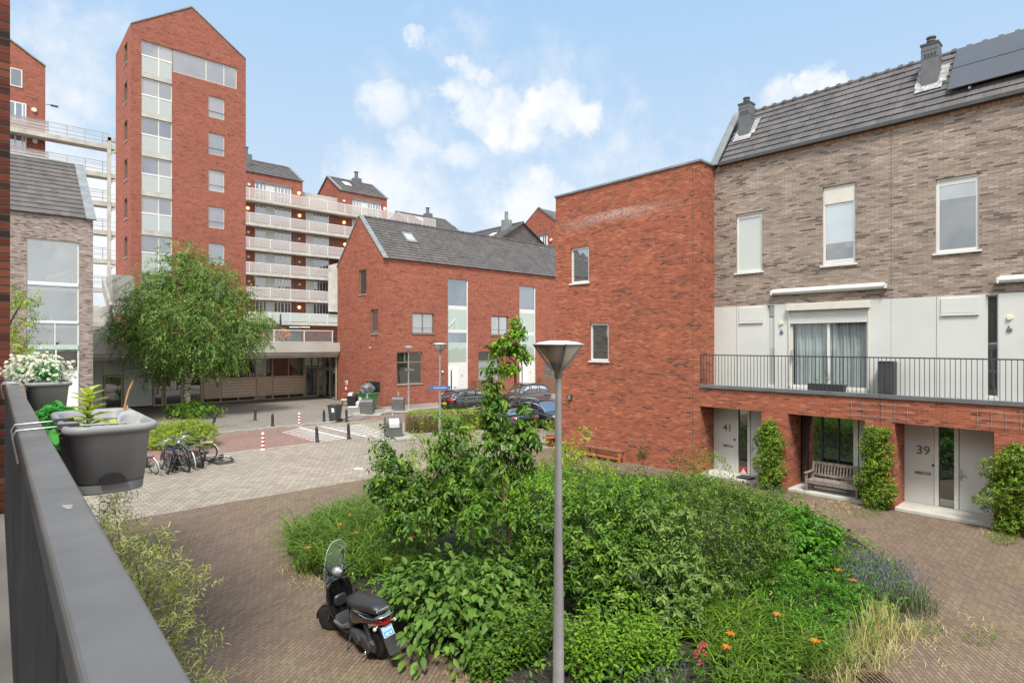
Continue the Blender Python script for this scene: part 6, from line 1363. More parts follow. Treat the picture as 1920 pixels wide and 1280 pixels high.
gb=thing('rubbish_bin','green four-wheeled bin overfull with a dark rubbish bag, its lid thrown open','rubbish bin',PT(690,766,41.0)-V3(0,0,PT(690,766,41.0).z),R(-70))
m=MB(); frustum(m,.95,.66,1.18,.95,.18,1.18); m.box(-.66,-.54,1.14,.66,.54,1.2); m.build('body',M['greenp'],gb,bevel=.03)
m=MB(); m.box(-.62,.5,1.16,.62,.6,1.95); m.build('lid',M['black'],gb,bevel=.05)
for x in (-.38,.38):
    for y in (-.25,.25):
        m=MB(); m.cyl((x-.03,y,.09),(x+.03,y,.09),.09,n=12); m.build('wheel',M['black'],gb)
m=MB(); m.ext([(-.4,-.47,.55),(-.15,-.47,.55),(-.13,-.50,.9),(-.38,-.50,.9)],(0,-.02,0)); m.build('sticker',M['opal'],gb)
def crumple(m,c,rx,ry,rz,amp,seed,nu=26,nv=16):
    rg=np.random.default_rng(seed); ph=rg.uniform(0,6,8); rs=[]
    for j in range(1,nv):
        ring=[]
        for k in range(nu):
            a=2*PI*k/nu; b=PI*j/nv; x,y,z=math.sin(b)*math.cos(a),math.sin(b)*math.sin(a),-math.cos(b)
            q=1+amp*(abs(math.sin(5*x+ph[0]+3*z))-.5+.7*math.sin(7*y+ph[1]+4*x)*math.sin(6*z+ph[2])+.4*math.sin(13*x+9*z+ph[3]))
            ring.append((c[0]+rx*x*q,c[1]+ry*y*q,c[2]+rz*z*q))
        rs.append(ring)
    return m.rings(rs,True)
o=tag(crumple(MB(),(0,0,0),.52,.40,.42,.2,3).build('rubbish_bag',pmat('grey_bin_bag',(.13,.13,.135),.3,var=.3,scale=5)),'grey rubbish bag heaped on the open green bin','rubbish bag'); o.location=gb.location+V3(-.05,-.05,1.42)
def W0(px,py,t): p=PT(px,py,t); return V3(p.x,p.y,0)
cr=thing('crate','black crate with papers on top, dumped by the red gable wall','crate',W0(661,756,43.3),R(-50))
m=MB(); frustum(m,.62,.45,.70,.52,.05,.78); m.build('body',M['black'],cr,bevel=.02)
m=MB(); m.ext([(-.3,-.2,.79),(.1,-.2,.79),(.05,.15,.98),(-.32,.15,.98)],(0,0,.03)); m.build('papers',M['opal'],cr)
m=MB(); m.box(.06,-.22,.78,.36,.25,1.0); m.build('upper_box',M['dgrey'],cr)
o=MB().box(-.35,-.2,.0,.35,.2,.07).build('polystyrene_tray',M['whitep'],bevel=.03); o.location=W0(662,758.5,42.6); o.rotation_euler=(0,0,R(-30)); tag(o,'white polystyrene tray on the ground before the black crate','tray')
o=crumple(MB(),(0,0,.2),.2,.18,.22,.15,5,14,9).build('plastic_bag',M['whitep2']); o.location=W0(672,755,43); tag(o,'pale plastic bag right of the black crate','plastic bag')
ch=thing('wooden_stool','low wooden stool frame with pale seat among the dumped rubbish','stool',W0(647.5,753,43.6),R(-40))
m=MB(); m.box(-.28,-.2,.42,.28,.2,.5); m.build('seat',M['cream'],ch)
for x in (-.22,.22):
    for y in (-.15,.15):
        q=MB(); q.bar((x,y,0),(x,y,.42),.05); q.build('leg',M['brownw'],ch)
m=MB(); m.bar((-.25,.17,.5),(-.25,.17,1.0),.05); m.bar((.25,.17,.5),(.25,.17,1.0),.05); m.box(-.28,.15,.8,.28,.19,1.0); m.build('backrest',M['brownw'],ch)
y,z=onx(650,XG,724); fs=thing('fire_sign','red and white fire point sign on the red gable wall','sign',(XG,y,z))
m=MB(); m.box(-.05,-.28,-.42,-.002,.28,.12); m.build('red_plate',M['redp'],fs)
m=MB(); m.box(-.053,-.18,.14,-.002,.18,.46); m.build('white_plate',M['whitep'],fs)
m=MB(); m.box(-.058,-.16,-.28,-.051,.16,-.02); m.build('pictogram',M['whitep'],fs)
m=MB(); m.bar((-.06,-.12,.3),(-.06,.12,.3),.05); m.bar((-.06,0,.2),(-.06,0,.4),.05); m.build('symbol',M['mgrey'],fs)
# ================================================================== BENCHES, POTS, BALCONY THINGS
y0,y1=onx(1511,18.85)[0],onx(1606,18.85)[0]; Lb=y0-y1
bn=thing('wooden_bench','weathered grey teak bench standing before the dark ground floor window','bench',(18.85,(y0+y1)/2,.0),-R(90))
# local x along the bench (to the right in view), local y backwards
hb=Lb/2
def bpart(nm,f,bev=.006):
    m=MB(); f(m); return m.build(nm,M['wood'],bn,bevel=bev)
for sx in (-1,1):
    bpart('leg',lambda m:m.box(sx*hb-.033,-.0,.0,sx*hb+.033,.066,.62)); bpart('leg',lambda m:m.ext([(sx*hb-.033,.50,0),(sx*hb-.033,.56,0),(sx*hb-.033,.66,.92),(sx*hb-.033,.60,.92),(sx*hb-.033,.51,.42)],(.066,0,0)))
    bpart('armrest',lambda m:m.box(sx*hb-.045,-.05,.62,sx*hb+.045,.58,.66)); bpart('side_rail',lambda m:(m.box(sx*hb-.025,.066,.34,sx*hb+.025,.50,.42),m.box(sx*hb-.02,.066,.12,sx*hb+.02,.5,.17)))
bpart('seat',lambda m:[m.box(-hb+.03,.01+i*.072,.425,hb-.03,.068+i*.072,.447) for i in range(7)],.004)
bpart('front_rail',lambda m:m.box(-hb+.033,.01,.33,hb-.033,.045,.42)); bpart('stretcher',lambda m:m.box(-hb+.02,.27,.125,hb-.02,.31,.165))
def bk(m):
    m.box(-hb+.033,.595,.84,hb-.033,.64,.93); m.box(-hb+.033,.53,.50,hb-.033,.575,.57)
    for i in range(15):
        x=-hb+.09+i*(2*hb-.18)/14; m.bar((x,.555,.56),(x,.617,.85),.045,.018,up=(0,1,0))
bpart('backrest',bk,.004)
ob=thing('orange_bench','low orange bench with a brown plank top against the red corner wall','bench',(18.38,14.75,0),R(90)); hb=.86
m=MB(); m.box(-hb-.06,-.2,.43,hb+.06,-.01,.47); m.box(-hb-.06,.01,.43,hb+.06,.2,.47); m.build('seat',M['brownw'],ob,bevel=.006)
for sx in (-1,1):
    for sy in (-1,1):
        m=MB(); m.box(sx*hb-.04,sy*.15-.035,0,sx*hb+.04,sy*.15+.035,.43); m.build('leg',M['orange'],ob,bevel=.005)
m=MB(); m.box(-hb+.04,.12,.14,hb-.04,.17,.22); m.box(-hb+.04,.125,.36,hb-.04,.16,.429); m.build('stretcher',M['orange'],ob)
pt=thing('plant_pot','terracotta pot with a light green plant at the far corner of the red wall','plant pot',PT(1033,829,26.4)-V3(0,0,PT(1033,829,26.4).z))
m=MB(); m.lathe([(.0,0),(.17,0),(.25,.38),(.28,.39),(.28,.46),(.24,.46),(.23,.36),(0,.36)],20); m.build('pot',M['terra'],pt)
c=pt.location; p,nn=blobpts([(c.x,c.y,.75,.25,.25,.4),(c.x,c.y,1.0,.14,.14,.25)],60,.8,low=-.6); twigs('plant',LM['lime'],pt,p,nn,7,.16,.09,.04,up=.6,tv=.6)
y0,y1=onx(1517,XF+.35)[0],onx(1587,XF+.35)[0]
bx=thing('planter_box','dark grey planter box standing on the balcony floor behind the bars','planter',(XF+.3,(y0+y1)/2,3.12)); L2=(y0-y1)/2
m=MB(); frustum(m,.2,2*L2-.08,.24,2*L2,0,.27); m.build('box',M['dgrey'],bx,bevel=.01)
c=bx.location; p,nn=blobpts([(c.x,c.y+.35,3.45,.08,.2,.12),(c.x,c.y-.05,3.6,.05,.12,.3),(c.x,c.y-.35,3.42,.07,.2,.06)],26,.9); twigs('plant',LM['olive'],bx,p,nn,6,.1,.06,.02,tv=.6)
y0,y1=onx(1651,XB-.35)[0],onx(1672,XB-.3)[0]
cb=thing('balcony_cabinet','tall black cabinet on the balcony at the boundary between the houses','cabinet',(XB-.22,(y0+y1)/2,3.12)); m=MB(); m.box(-.18,-.2,0,.18,.2,.98); m.build('body',M['black'],cb,bevel=.01); m=MB(); m.box(-.185,-.19,.05,-.181,-.005,.93); m.box(-.185,.005,.05,-.181,.19,.93); m.build('door',M['dgrey'],cb); 
mt=thing('doormat','black doormat on the threshold of door 41','doormat',(19.1,yb(1408)-.15,.131)); m=MB(); m.box(-.25,-.25,0,.2,.25,.015); m.build('mat',M['black'],mt); m=MB(); m.box(-.22,-.22,.015,.17,.22,.02); m.build('pile',M['dgrey'],mt)
o=MB().box(-.16,-.11,0,.16,.11,.004).build('paper_sheet',pmat('pale_blue_paper',(.55,.68,.78),.7,var=.04)); o.location=G(672,879)+V3(0,0,.012); o.rotation_euler=(0,0,-.4); tag(o,'pale blue paper sheet lying on the grey paving','paper')
dg=thing('drain_grate','rusty brown drain grate in the dry grass at the bottom edge','drain',G(1640,1276)+V3(0,0,.01),R(-40)); m=MB()
m.box(-.2,-.2,0,.2,-.17,.03); m.box(-.2,.17,0,.2,.2,.03); m.box(-.2,-.17,0,-.17,.17,.03); m.box(.17,-.17,0,.2,.17,.03); m.build('frame',M['bark'],dg); m=MB()
for i in range(6): m.box(-.15+i*.056,-.17,0,-.125+i*.056,.17,.026)
m.build('bars',M['bark'],dg)
# terrace clutter on the podium
tp=thing('potted_plant','orange-leaved potted plant on the podium terrace behind the rail','plant pot',(ony(532,46)[0],46,4.6)); m=MB(); m.lathe([(0,0),(.2,0),(.28,.4),(.24,.4),(0,.36)],12); m.build('pot',M['dgrey'],tp); c=tp.location; p,nn=blobpts([(c.x,c.y,5.3,.38,.38,.35)],70,.8); twigs('plant',LM['orangef'],tp,p,nn,6,.25,.14,.07,tv=.6)
ws=thing('wooden_screen','grey wooden slat screen on the podium terrace','screen',(ony(516,46.3)[0],46.3,4.6)); m=MB()
for i in range(9): m.box(-.5+i*.112,-.02,0,-.4+i*.112,.02,.95)
m.build('slats',M['wood'],ws); m=MB(); m.box(-.52,.02,.2,.52,.05,.28); m.box(-.52,.02,.7,.52,.05,.78); m.build('cross_rail',M['wood'],ws)
c=V3(ony(470,46.5)[0],46.5,4.6); b=thing('terrace_bush','feathery yellow-green bush on the podium terrace right of the birch crown','shrub',c); x1=ony(485,46.5)[0]
p,nn=blobpts([(x1,46.6,6.6,.9,.6,.7),(x1+.9,46.6,6.2,.7,.5,.4),(x1-.6,46.6,5.8,.7,.6,.8)],260,.8); twigs('foliage',LM['lime'],b,p,nn,9,.4,.13,.04,up=.3,tv=.5); stems(b,[(curve(c,(x1,46.6,6.6),4,.05),[.03,.025,.02,.015,.01])],M['bark'],'stems')
ps=thing('parasol','closed black parasol pole on the podium terrace','parasol',(ony(526,46)[0],46,4.6)); m=MB(); m.cyl((0,0,0),(0,0,1.5),.025); m.build('pole',M['dgrey'],ps); m=MB(); m.lathe([(.03,1.4),(.09,1.5),(.05,2.3),(.0,2.4)],10); m.build('canopy',M['dgrey'],ps)
tv=thing('garden_chair','dark folded garden furniture heap at the right end of the podium terrace','garden chair',(ony(618,46)[0],46.2,4.6)); m=MB()
for i in range(9): m.bar((-.6+i*.12,random.uniform(-.2,.2),.05),(-.3+i*.12,random.uniform(-.2,.2),random.uniform(.5,.9)),.04)
m.build('frames',M['dgrey'],tv); m=MB(); m.box(-.5,-.2,.4,.6,.2,.46); m.build('seat',M['black'],tv)
# ================================================================== PLANTERS ON THE RAIL
PM=pmat('planter_grey_plastic',(.29,.292,.295),.5,var=.05,scale=4,bump=.08,bscale=140); PM2=pmat('planter_band_grey',(.20,.202,.205),.5,var=.05)
def rr(hx,hy,z,cx=0,cy=0,r=.06,n=7):
    pts=[]
    for k,(sx,sy) in enumerate(((1,1),(-1,1),(-1,-1),(1,-1))):
        for i in range(n):
            a=k*PI/2+i*PI/2/(n-1); pts.append((cx+sx*(hx-r)+math.cos(a)*r,cy+sy*(hy-r)+math.sin(a)*r,z))
    return pts
def planter(label,n0,s0,w=.25,L=.6,h=.215):
    r=thing('planter',label,'planter',(0,0,0),-R(.95),'grey balcony planters on the rail'); cx,cy=n0+w/2,s0+L/2; hx,hy=w/2,L/2; zt=ZH+.012; zb=zt-h
    r.location=Matrix.Rotation(-R(.95),3,'Z')@V3(cx,cy,zb)
    m=MB(); m.rings([rr(hx-.036,hy-.04,0),rr(hx-.035,hy-.038,.035),rr(hx-.031,hy-.034,.036),rr(hx-.018,hy-.02,h-.035),rr(hx-.014,hy-.016,h-.03),rr(hx-.004,hy-.005,h-.026),rr(hx,hy,h-.018),rr(hx,hy,h-.006),rr(hx-.006,hy-.006,h),rr(hx-.016,hy-.016,h-.001,r=.05),rr(hx-.024,hy-.024,h-.012,r=.045),rr(hx-.032,hy-.032,h-.09,r=.04),rr(hx-.033,hy-.033,h-.09,r=.04)],True); m.build('trough',PM,r)
    m=MB(); m.rings([rr(hx-.0345,hy-.037,.004),rr(hx-.0325,hy-.035,.030)],False); m.build('water_band',PM2,r)
    m=MB(); 
    for sy in (-1,):
        c=[(math.cos(a)*.036,sy*(hy-.0305)-.001,.034+math.sin(a)*.030) for a in np.linspace(0,PI,13)]; m.ext(c,(0,sy*.006,0))
    m.build('overflow_recess',M['black'],r)
    m=MB(); m.rings([rr(hx-.036,hy-.036,h-.085,r=.04)[::1],rr(hx-.036,hy-.036,h-.075,r=.04)],True); m.build('compost',M['soil'],r)
    for yy in (-L*.36,-L*.08):
        m=MB(); m.tube([(-hx-.10,yy,h-.10),(-hx-.112,yy,h-.02),(-hx-.104,yy,h-.004),(-hx-.01,yy,h-.001),(hx*.35,yy,h-.004)],.0032,6); b=m.build('wire_bracket',M['steel'],r)
        m=MB(); m.box(-hx-.01,yy-.012,h-.004,-hx+.045,yy+.012,h+.006); m.build('clip',M['dgrey'],b)
    return r
p1=planter('near grey plastic planter with sprouting lilies, sticks and a broken white dish','x' and .150,2.16)
p2=planter('farther grey plastic planter full of small white flowers','x' and .140,4.85)
def rl_(n,s,z): return Matrix.Rotation(-R(.95),3,'Z')@V3(n,s,z)
# plant in the near planter
def rosette(par,c,h,k,L,W,mat,nm):
    P=[];D=[];Nn=[];T=[]
    for j in range(k):
        f=j/k; a=j*2.4; P.append((c[0],c[1],c[2]+h*f)); D.append((math.cos(a),math.sin(a),.25+.9*f)); Nn.append((-math.cos(a)*.5,-math.sin(a)*.5,1)); T.append(.3+.6*f)
    leaves(nm,mat,par,np.array(P),np.array(D),np.array(Nn),np.linspace(L,L*.55,k),W,np.array(T),SH_OVAL,.25,.3)
LM['shoot']=leafmat('leaf_shoot',(.30,.38,.04),(.42,.52,.07),(.55,.62,.14),trans=.35)
c=rl_(.235,2.42,ZH-.06); q=MB(); q.tube([c,c+V3(0,0,.15)],.006,6); q.build('stem',M['stem'],p1,world=False).matrix_parent_inverse=(Matrix.Translation(p1.location)@Matrix.Rotation(-R(.95),4,'Z')).inverted()
def pin(o,par): o.location=(0,0,0); o.parent=par; o.matrix_parent_inverse=(Matrix.Translation(par.location)@Matrix.Rotation(par.rotation_euler.z,4,'Z')).inverted(); return o
def free(f): 
    before=set(bpy.data.objects); f(); return [o for o in bpy.data.objects if o not in before]
l1=thing('lily_shoot','light green lily shoot with whorled leaves in the near planter','plant',c); rosette(l1,c,.16,30,.095,.026,LM['shoot'],'leaves')
c2=rl_(.285,2.30,ZH-.055); l2=thing('lily_shoot','short green shoot beside the white dish in the near planter','plant',c2); rosette(l2,c2,.05,13,.09,.024,LM['shoot'],'leaves')
c2=rl_(.355,2.60,ZH-.05); l3=thing('lily_shoot','tiny green shoot at the outer end of the near planter','plant',c2); rosette(l3,c2,.03,7,.045,.015,LM['shoot'],'leaves')
c3=rl_(.345,2.36,ZH-.02); M['lampg2']=pmat('dish_glaze',(.42,.42,.42),.4,var=.1,scale=20)
o=MB().lathe([(.0,.0),(.022,.001),(.040,.010),(.052,.024),(.050,.026),(.038,.013),(.0,.004)],24).build('white_dish',M['lampg2']); o.location=c3; o.rotation_euler=(R(50),R(-10),R(35)); tag(o,'broken white dish stuck in the soil of the near planter','dish')
for a,b,lb,rad in (((.31,2.42,-.05),(.375,2.50,.13),'long orange-brown stick standing in the near planter',.0042),((.33,2.35,-.03),(.352,2.46,.045),'short forked brown stick in the near planter',.004)):
    a=rl_(a[0],a[1],ZH+a[2]); b=rl_(b[0],b[1],ZH+b[2]); o=MB().tube(curve(a,b,5,.03),[rad*1.1,rad,rad,rad*.9,rad*.8,rad*.6],7).build('stick',M['orangeb2'] if 'orangeb2' in M else pmat('stick_brown',(.38,.19,.08),.7,var=.2,scale=40)); tag(o,lb,'stick')
c=rl_(.265,5.12,ZH+.05); wf_=thing('white_flowers','dense cushion of small white flowers in the farther planter','flowers',c)
bl=[(*rl_(.25,5.0,ZH+.03),.10,.13,.10),(*rl_(.21,5.2,ZH+.05),.10,.14,.11),(*rl_(.28,5.15,ZH+.04),.11,.12,.10),(*rl_(.15,5.3,ZH+.05),.07,.12,.09)]
p,nn=blobpts(bl,230,.9,low=-.3); p=p-nn*.02; twigs('foliage',LM['vivid'],wf_,p,nn,7,.05,.032,.011,up=.6,tv=.5)
p,nn=blobpts(bl,560,.35,low=-.1); p=p+nn*.05; nn=nrmz(nn+RNG.normal(size=nn.shape)*.5+np.array([-.1,-.5,.2])); t1=nrmz(np.cross(nn,RNG.normal(size=nn.shape))); t2=np.cross(nn,t1); P=np.repeat(p,5,0); a=np.tile(np.arange(5)*2*PI/5,len(p))[:,None]; D=np.repeat(t1,5,0)*np.cos(a)+np.repeat(t2,5,0)*np.sin(a)+np.repeat(nn,5,0)*.15; leaves('flowers',LM['whitef'],wf_,P,D,np.repeat(nn,5,0),.0125,.0135,RNG.random(len(P)))['kind']='stuff'
tw=thing('bare_twigs','bare brown twigs rising from the farther planter','twigs',rl_(.34,5.1,ZH)); m=MB()
for i in range(6): 
    a=rl_(.33,5.05+i*.03,ZH-.02); b=rl_(.34+.05*i*.6,5.1+.05*i,ZH+.06+.035*random.random()*i); m.tube(curve(a,b,4,.07),[.003,.0026,.002,.0016,.001],5)
m.build('twigs',M['bark'],tw,world=True)
vb=thing('trailing_plant','vivid green trailing leaves under and between the two planters','plant',rl_(.16,3.6,ZH-.3)); bl=[(*rl_(.24,3.25,ZH-.16),.05,.26,.07),(*rl_(.27,3.9,ZH-.22),.07,.3,.09),(*rl_(.28,4.4,ZH-.24),.08,.3,.08)]
p,nn=blobpts(bl,150,.9); twigs('foliage',LM['vivid'],vb,p,nn,6,.08,.07,.05,droop=.5,tv=.6,shape=SH_OVAL)
m=MB(); c=rl_(.088,1.18,ZH+.0006); m.add([(c.x+math.cos(a)*.006*(1+.3*math.sin(3*a)),c.y+math.sin(a)*.022*(1+.25*math.cos(2*a)),c.z) for a in np.linspace(0,2*PI,18)[:-1]],[tuple(range(17))]); pin(m.build('stain',pmat('pale_stain',(.30,.29,.26),.8,var=.2,scale=60)),rail)
# ================================================================== CARS
M['paintk']=pmat('black_car_paint',(.012,.012,.014),.22,var=.05,coat=1.0); M['paintg']=pmat('grey_car_paint',(.085,.080,.075),.28,metal=.5,var=.05,coat=1.0); M['paintb']=pmat('blue_black_car_paint',(.012,.014,.02),.22,var=.05,coat=1.0)
M['carglass']=glass('car_glass',(.01,.012,.012),.08); M['bikerim']=pmat('bike_rim',(.24,.24,.24),.35,metal=.7,var=.06); M['tyre']=pmat('tyre_rubber',(.016,.016,.016),.8,var=.1); M['alloy']=pmat('alloy_silver',(.50,.50,.50),.3,metal=.8,var=.04)
M['plate_o']=pmat('orange_plate',(.80,.38,.02),.5,var=.03); M['lens']=pmat('headlamp_lens',(.55,.57,.58),.15,var=.05,coat=.8); M['redl']=pmat('red_lens',(.42,.010,.012),.18,var=.08,coat=.8)
def wheel(par,x,y,r,side,w=.2):
    m=MB(); pr=[(r*.62,-w/2),(r*.9,-w/2),(r,-w*.36),(r,w*.36),(r*.9,w/2),(r*.62,w/2)]; T=Matrix.Translation((x,y,r))@Matrix.Rotation(R(90),4,'X')
    m.lathe(pr,24,M=T); wh=m.build('wheel',M['tyre'],par)
    m=MB(); m.lathe([(0,side*w*-.30),(r*.14,side*w*-.36),(r*.16,side*-w*.30)],16,M=T); m.torus((x,y+side*w*.36,r),r*.6,.02,(0,1,0),24,6)
    for k in range(10):
        a=k*PI/5+.2; m.bar((x,y+side*w*.34,r),(x+math.cos(a)*r*.6,y+side*w*.34,r+math.sin(a)*r*.6),.035,.03)
    m.build('rim',M['alloy'],wh)
def car(label,loc,rz,paint,Lh=2.15,hw=.90,belt=.98,top=1.5,hatch=True,rails=False,chrome=True,hood=.95):
    r=thing('parked_car',label,'car',loc,rz,'cars parked along the side street'); gr=.2
    sec=[(Lh,.60,.42,.66),(Lh-.06,.74,.32,.74),(Lh-.25,.84,.24,.82*hood/.95),(Lh-.7,.895,.2,.90*hood/.95),(Lh-1.15,hw,.2,belt-.03),(.2,hw+.01,.2,belt),(-.9,hw+.01,.2,belt+.03),(-Lh+.55,hw,.22,belt+.05),(-Lh+.18,hw-.05,.27,belt+.02 if hatch else belt-.0),(-Lh+.04,hw-.13,.36,belt-.06),(-Lh,hw-.26,.44,belt-.16)]
    m=MB(); m.loft([(x,0,(a+b)/2,w,(b-a)/2) for x,w,a,b in sec],28,4.2); m.build('body',paint,r)
    rx=-Lh+ (.10 if hatch else .75)
    cab=[(Lh-1.08,hw-.13,belt-.06),(Lh-1.35,hw-.18,belt+.22),(Lh-1.75,hw-.22,top-.07),(Lh-2.15,hw-.23,top),(-.3,hw-.23,top+.01),(-Lh+.95,hw-.25,top-.03),(rx+.45,hw-.27,top-.12 if hatch else top-.14),(rx+.18,hw-.22,belt+.25),(rx,hw-.16,belt-.02)]
    m=MB(); z0=belt-.25; m.loft([(x,0,(z0+t)/2,w,(t-z0)/2) for x,w,t in cab],28,3.4); m.build('windows',M['carglass'],r)
    m=MB(); rf=cab[2:7]; rs=[]
    for x,w,t in rf:
        ring=[(x,yy*w,t+.018-.05*abs(yy)**3.2) for yy in np.linspace(-.93,.93,13)]; rs.append(ring)
    m.rings(rs,False,True,False); m.build('roof',paint,r)
    m=MB()
    for s in (-1,1):
        ed=lambda x,w,t,dz=0: V3(x,s*(w*.985),t-.055+dz)
        P=[V3(cab[0][0],s*(hw-.07),belt-.02),ed(*cab[2]),ed(*cab[3]),ed(*cab[5]),ed(*cab[6]),V3(rx+.05,s*(hw-.10),belt+.04)]
        m.tube(P,[.028,.03,.028,.03,.04,.05],6)
        for x in (.05,-.85): m.bar((x,s*(hw-.045),belt),(x-.06,s*(hw-.235),top-.05),.06,.025)
    m.build('pillars',paint,r)
    if chrome:
        m=MB()
        for s in (-1,1):
            m.tube([(Lh-1.2,s*(hw-.015),belt+.005),(0,s*(hw+.0),belt+.02),(-Lh+.9,s*(hw-.005),belt+.06),(-Lh+.62,s*(hw-.10),belt+.15),(-Lh+.85,s*(hw-.20),top-.14),(-.3,s*(hw-.185),top-.06),(Lh-2.0,s*(hw-.18),top-.09)],.013,6)
        m.build('chrome_trim',M['alloy'],r)
    if rails:
        m=MB()
        for s in (-1,1): m.tube([(.55,s*(hw-.27),top+.0),(.4,s*(hw-.27),top+.05),(-1.1,s*(hw-.27),top+.05),(-1.3,s*(hw-.27),top-.0)],.02,6)
        m.build('roof_rails',M['alloy'],r)
    for x in (Lh-.85,-Lh+.85):
        for s in (-1,1):
            wheel(r,x,s*(hw-.085),.335,s)
            m=MB(); m.torus((x,s*(hw-.02),.335),.385,.035,(0,1,0),20,6,R(-8),R(188)); m.build('wheel_arch',M['black'],r)
    for s in (-1,1):
        m=MB(); m.loft([(Lh-.10,s*.58,.70,.14,.05),(Lh-.22,s*.66,.73,.15,.065),(Lh-.42,s*.76,.76,.10,.055)],12,2.4); m.build('headlight',M['lens'],r)
        m=MB(); m.loft([(-Lh+.0,s*.50,belt-.12,.18,.055),(-Lh+.08,s*.62,belt-.10,.20,.075),(-Lh+.28,s*(hw-.09),belt-.07,.10,.06)],12,2.6); m.build('tail_light',M['redl'],r)
        m=MB(); m.ball((Lh-1.25,s*(hw+.09),belt+.06),.07,.11,.075,10,7); m.bar((Lh-1.22,s*(hw-.02),belt+.02),(Lh-1.25,s*(hw+.06),belt+.05),.03); m.build('mirror',paint,r)
        m=MB(); m.box(-.05,s*(hw+.012)-.012,belt-.14,-.25,s*(hw+.012)+.012,belt-.11); m.box(-1.0,s*(hw+.012)-.012,belt-.12,-1.2,s*(hw+.012)+.012,belt-.09); m.build('door_handle',M['alloy'],r)
        m=MB(); m.box(Lh-1.3,s*(hw-.01)-.02,.22,-Lh+1.3,s*(hw-.01)+.02,.30); m.build('sill_trim',M['alloy'],r)
    m=MB(); m.box(-Lh-.012,-.26,.56,-Lh+.03,.26,.67); m.build('number_plate',M['plate_o'],r); m=MB(); m.box(Lh-.03,-.26,.42,Lh+.012,.26,.53); m.build('number_plate',M['plate_o'],r)
    m=MB(); m.box(Lh-.05,-.45,.56,Lh+.006,.45,.68); m.box(Lh-.04,-.5,.28,Lh-.0,.5,.38); m.box(-Lh-.004,-.55,.30,-Lh+.05,.55,.42); m.build('grille',M['black'],r)
    return r
car('black hatchback with chrome window line parked facing right in front of the white terrace door',(25.35,32.15,0),0,M['paintk'],2.2,.91,.98,1.52)
car('grey people carrier parked facing left, behind the other cars',(30.7,32.3,0),PI,M['paintg'],2.2,.90,1.02,1.62,chrome=False,hood=1.0)
car('black saloon seen from behind with orange plate, half hidden by the upright sapling',(20.75,23.75,0),R(90),M['paintk'],2.25,.90,.93,1.40,False)
car('dark blue-black car with silver roof rails beside the far corner of the red wall',(23.35,23.3,0),R(-90),M['paintb'],2.2,.91,1.0,1.52,rails=True)
# ================================================================== BICYCLES
def bike_base(frame,label):
    r=thing('bicycle',label,'bicycle'); Rw=.345
    def wh(x):
        m=MB(); m.torus((x,0,Rw),Rw-.02,.02,(0,1,0),30,6); w=m.build('wheel',M['tyre'],r)
        m=MB(); m.torus((x,0,Rw),Rw-.048,.012,(0,1,0),28,5)
        for k in range(16): a=k*PI/8; m.bar((x,0.02*(-1)**k,Rw),(x+math.cos(a)*(Rw-.05),0,Rw+math.sin(a)*(Rw-.05)),.004)
        m.cyl((x,-.05,Rw),(x,.05,Rw),.022,n=8); m.build('rim',M['bikerim'],w)
    wh(0); wh(1.08)
    m=MB(); bb=V3(.44,0,.30); st=V3(.30,0,.80); hd=V3(.90,0,.86); hb=V3(.94,0,.68)
    for a,b,q in ((bb,st,.018),(st.lerp(bb,.25),hd,.018),(bb,hb,.022),(hd,hb,.02),(bb,V3(0,.06,Rw),.011),(bb,V3(0,-.06,Rw),.011),(st,V3(0,.06,Rw),.010),(st,V3(0,-.06,Rw),.010),(hb,V3(1.08,.05,Rw),.014),(hb,V3(1.08,-.05,Rw),.014)): m.tube([a,b],q,6)
    m.build('frame',frame,r)
    m=MB(); m.tube([st,V3(.265,0,.90)],.013,6); m.build('seat_post',M['alloy'],r)
    m=MB(); m.loft([(.10,0,.925,.10,.035),(.18,0,.93,.10,.035),(.30,0,.925,.045,.03),(.40,0,.92,.022,.022)],12,2.2); m.build('saddle',M['black'],r)
    m=MB(); m.tube([hd,V3(.88,0,1.0),V3(.90,0,1.06)],.014,6); m.tube([V3(.70,-.30,1.10),V3(.80,-.29,1.10),V3(.93,-.16,1.09),V3(.92,0,1.06),V3(.93,.16,1.09),V3(.80,.29,1.10),V3(.70,.30,1.10)],.012,7); h=m.build('handlebar',M['alloy'],r)
    m=MB()
    for s in (-1,1): m.tube([V3(.80,s*.29,1.10),V3(.68,s*.30,1.10)],.018,7)
    m.build('grip',M['black'],h)
    m=MB(); m.torus((0,0,Rw),Rw+.03,.022,(0,1,0),22,6,R(-120),R(60)) ; m.torus((1.08,0,Rw),Rw+.03,.02,(0,1,0),16,6,R(-150),R(-30)); m.build('mudguard',M['black'],r)
    m=MB()
    for s in (-1,1): m.tube([V3(-.18,s*.06,.76),V3(.26,s*.06,.76)],.008,5); m.tube([V3(0,s*.065,Rw),V3(-.06,s*.06,.76)],.007,5)
    for x in (-.18,-.05,.08,.2): m.tube([V3(x,-.06,.76),V3(x,.06,.76)],.006,5)
    k=m.build('rack',M['alloy'],r)
    m=MB(); m.box(-.22,-.05,.705,-.19,.05,.75); m.build('rear_light',M['redl'],k,bevel=.01)
    m=MB(); m.cyl((.44,-.03,.30),(.44,.03,.30),.085,n=18); m.bar((.44,.05,.30),(.56,.05,.20),.02); m.bar((.44,-.05,.30),(.32,-.05,.40),.02); m.box(.52,.04,.185,.60,.13,.21); m.box(.28,-.13,.39,.36,-.04,.41); m.build('crank',M['dgrey'],r)
    m=MB(); m.ext([(.0,.04,.30),(.44,.04,.22),(.50,.04,.30),(.44,.04,.38),(.0,.04,.40)],(0,.02,0)); m.build('chain_guard',M['black'],r)
    m=MB(); m.cyl((.99,0,.80),(1.05,0,.80),.045,n=12); m.build('headlamp',M['alloy'],r)
    return r
